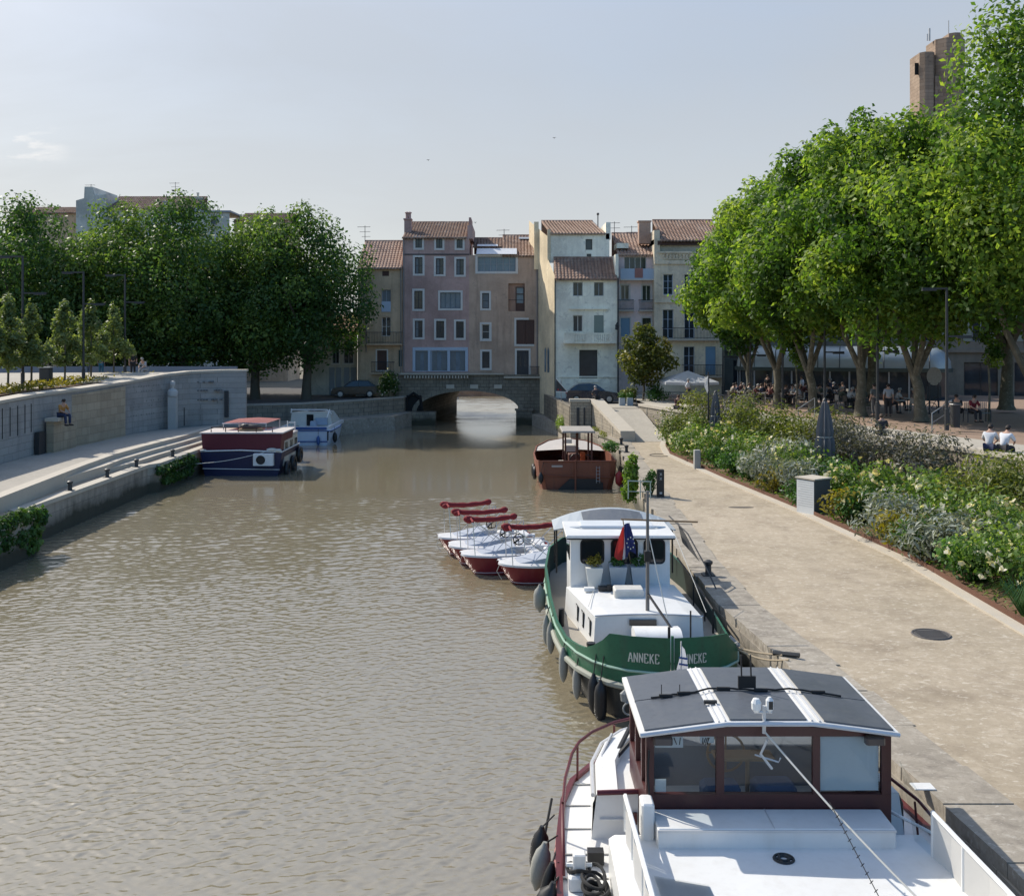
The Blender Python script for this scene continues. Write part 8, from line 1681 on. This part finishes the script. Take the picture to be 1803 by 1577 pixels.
for i,(px,D,l,c) in enumerate(((1352,76,'waiter in black standing before the left half of the pavilion',K),(1412,74,'standing guest in white before the middle of the pavilion',WHT_),(1462,70,'standing guest in navy before the right end of the pavilion',NV))): person(l,(wx(px,D),D,3.1),rn.uniform(0,6),'stand',c,K,i)
# round pale board on the dark stand under the trees
t = thing('sign_board', 'round pale board on a dark stand under the trees right of the second trunk', 'sign', (wx(1645,56),56,3.55)); x,y=t.location.x,56; m = MB(); m.add([(x+.42*math.cos(k*.314),y,5.55+.5*math.sin(k*.314)) for k in range(20)],[tuple(range(20))]); m.build('board', paint('pale_board',(.40,.34,.28),.7,.5,9), t); m = MB(); m.tube([(x-.25,y+.03,3.5),(x-.25,y+.03,5.2)],.05,6); m.tube([(x+.25,y+.03,3.5),(x+.25,y+.03,5.2)],.05,6); m.box(x-.4,x+.4,y+.02,y+.05,4.2,5.0); m.build('stand', DARKM, t)
# bicycle leaning under the board
t = thing('bicycle', 'dark bicycle parked below the round pale board', 'bicycle', (x,55,3.5)); m = MB(); y=55.2; zc=3.85
for q in (-.5,.5): m2 = MB(); m2.torus((x+q,y,zc),.32,.022,'Y',20,6); w_=m2.build('wheel', BLACKR, t); m2 = MB(); [m2.tube([(x+q,y,zc),(x+q+.3*math.cos(a),y,zc+.3*math.sin(a))],.005,3) for a in [k*.785 for k in range(8)]]; m2.build('spokes', GALV, w_)
m.tube([(x-.5,y,zc),(x-.2,y,zc+.5),(x+.38,y,zc+.55),(x+.5,y,zc)],.02,5); m.tube([(x-.2,y,zc+.5),(x,y,zc-.05),(x+.38,y,zc+.5)],.02,5); m.tube([(x-.5,y,zc),(x,y,zc-.05)],.018,5); m.build('frame', NAVY, t); m = MB(); m.bevbox(x-.34,x-.08,y-.07,y+.07,zc+.58,zc+.64,.02); m.tube([(x-.2,y,zc+.5),(x-.2,y,zc+.6)],.015,5); m.build('saddle', BLACKR, t); m = MB(); m.tube([(x+.36,y-.25,zc+.72),(x+.38,y,zc+.66),(x+.36,y+.25,zc+.72)],.015,5); m.tube([(x+.38,y,zc+.5),(x+.38,y,zc+.66)],.015,5); m.build('handlebar', DARKM, t)
# birds in the sky
for px,py,l in ((754,282,'small dark bird high over the pink house'),(976,243,'small dark bird high over the cream house'),(837,392,'small dark bird just right of the pink house roof')):
    D = 110; x,z = wx(px,D), wz(py,D); t = thing('bird', l, 'bird', (x,D,z)); m = MB(); m.ball((x,D,z),.05,.12,.045,8,6); m.tube([(x,D+.10,z),(x,D+.2,z-.01)],[.03,.035],5); m.build('body', BLACKR, t, smooth=True)
    for s in (-1,1): m = MB(); m.add([(x,D-.08,z+.02),(x+s*.12,D-.05,z+.05),(x+s*.2,D+.06,z+.02),(x+s*.1,D+.08,z+.04),(x,D+.08,z+.02)],[(0,1,2,3,4)]); m.build('wing', BLACKR, t)
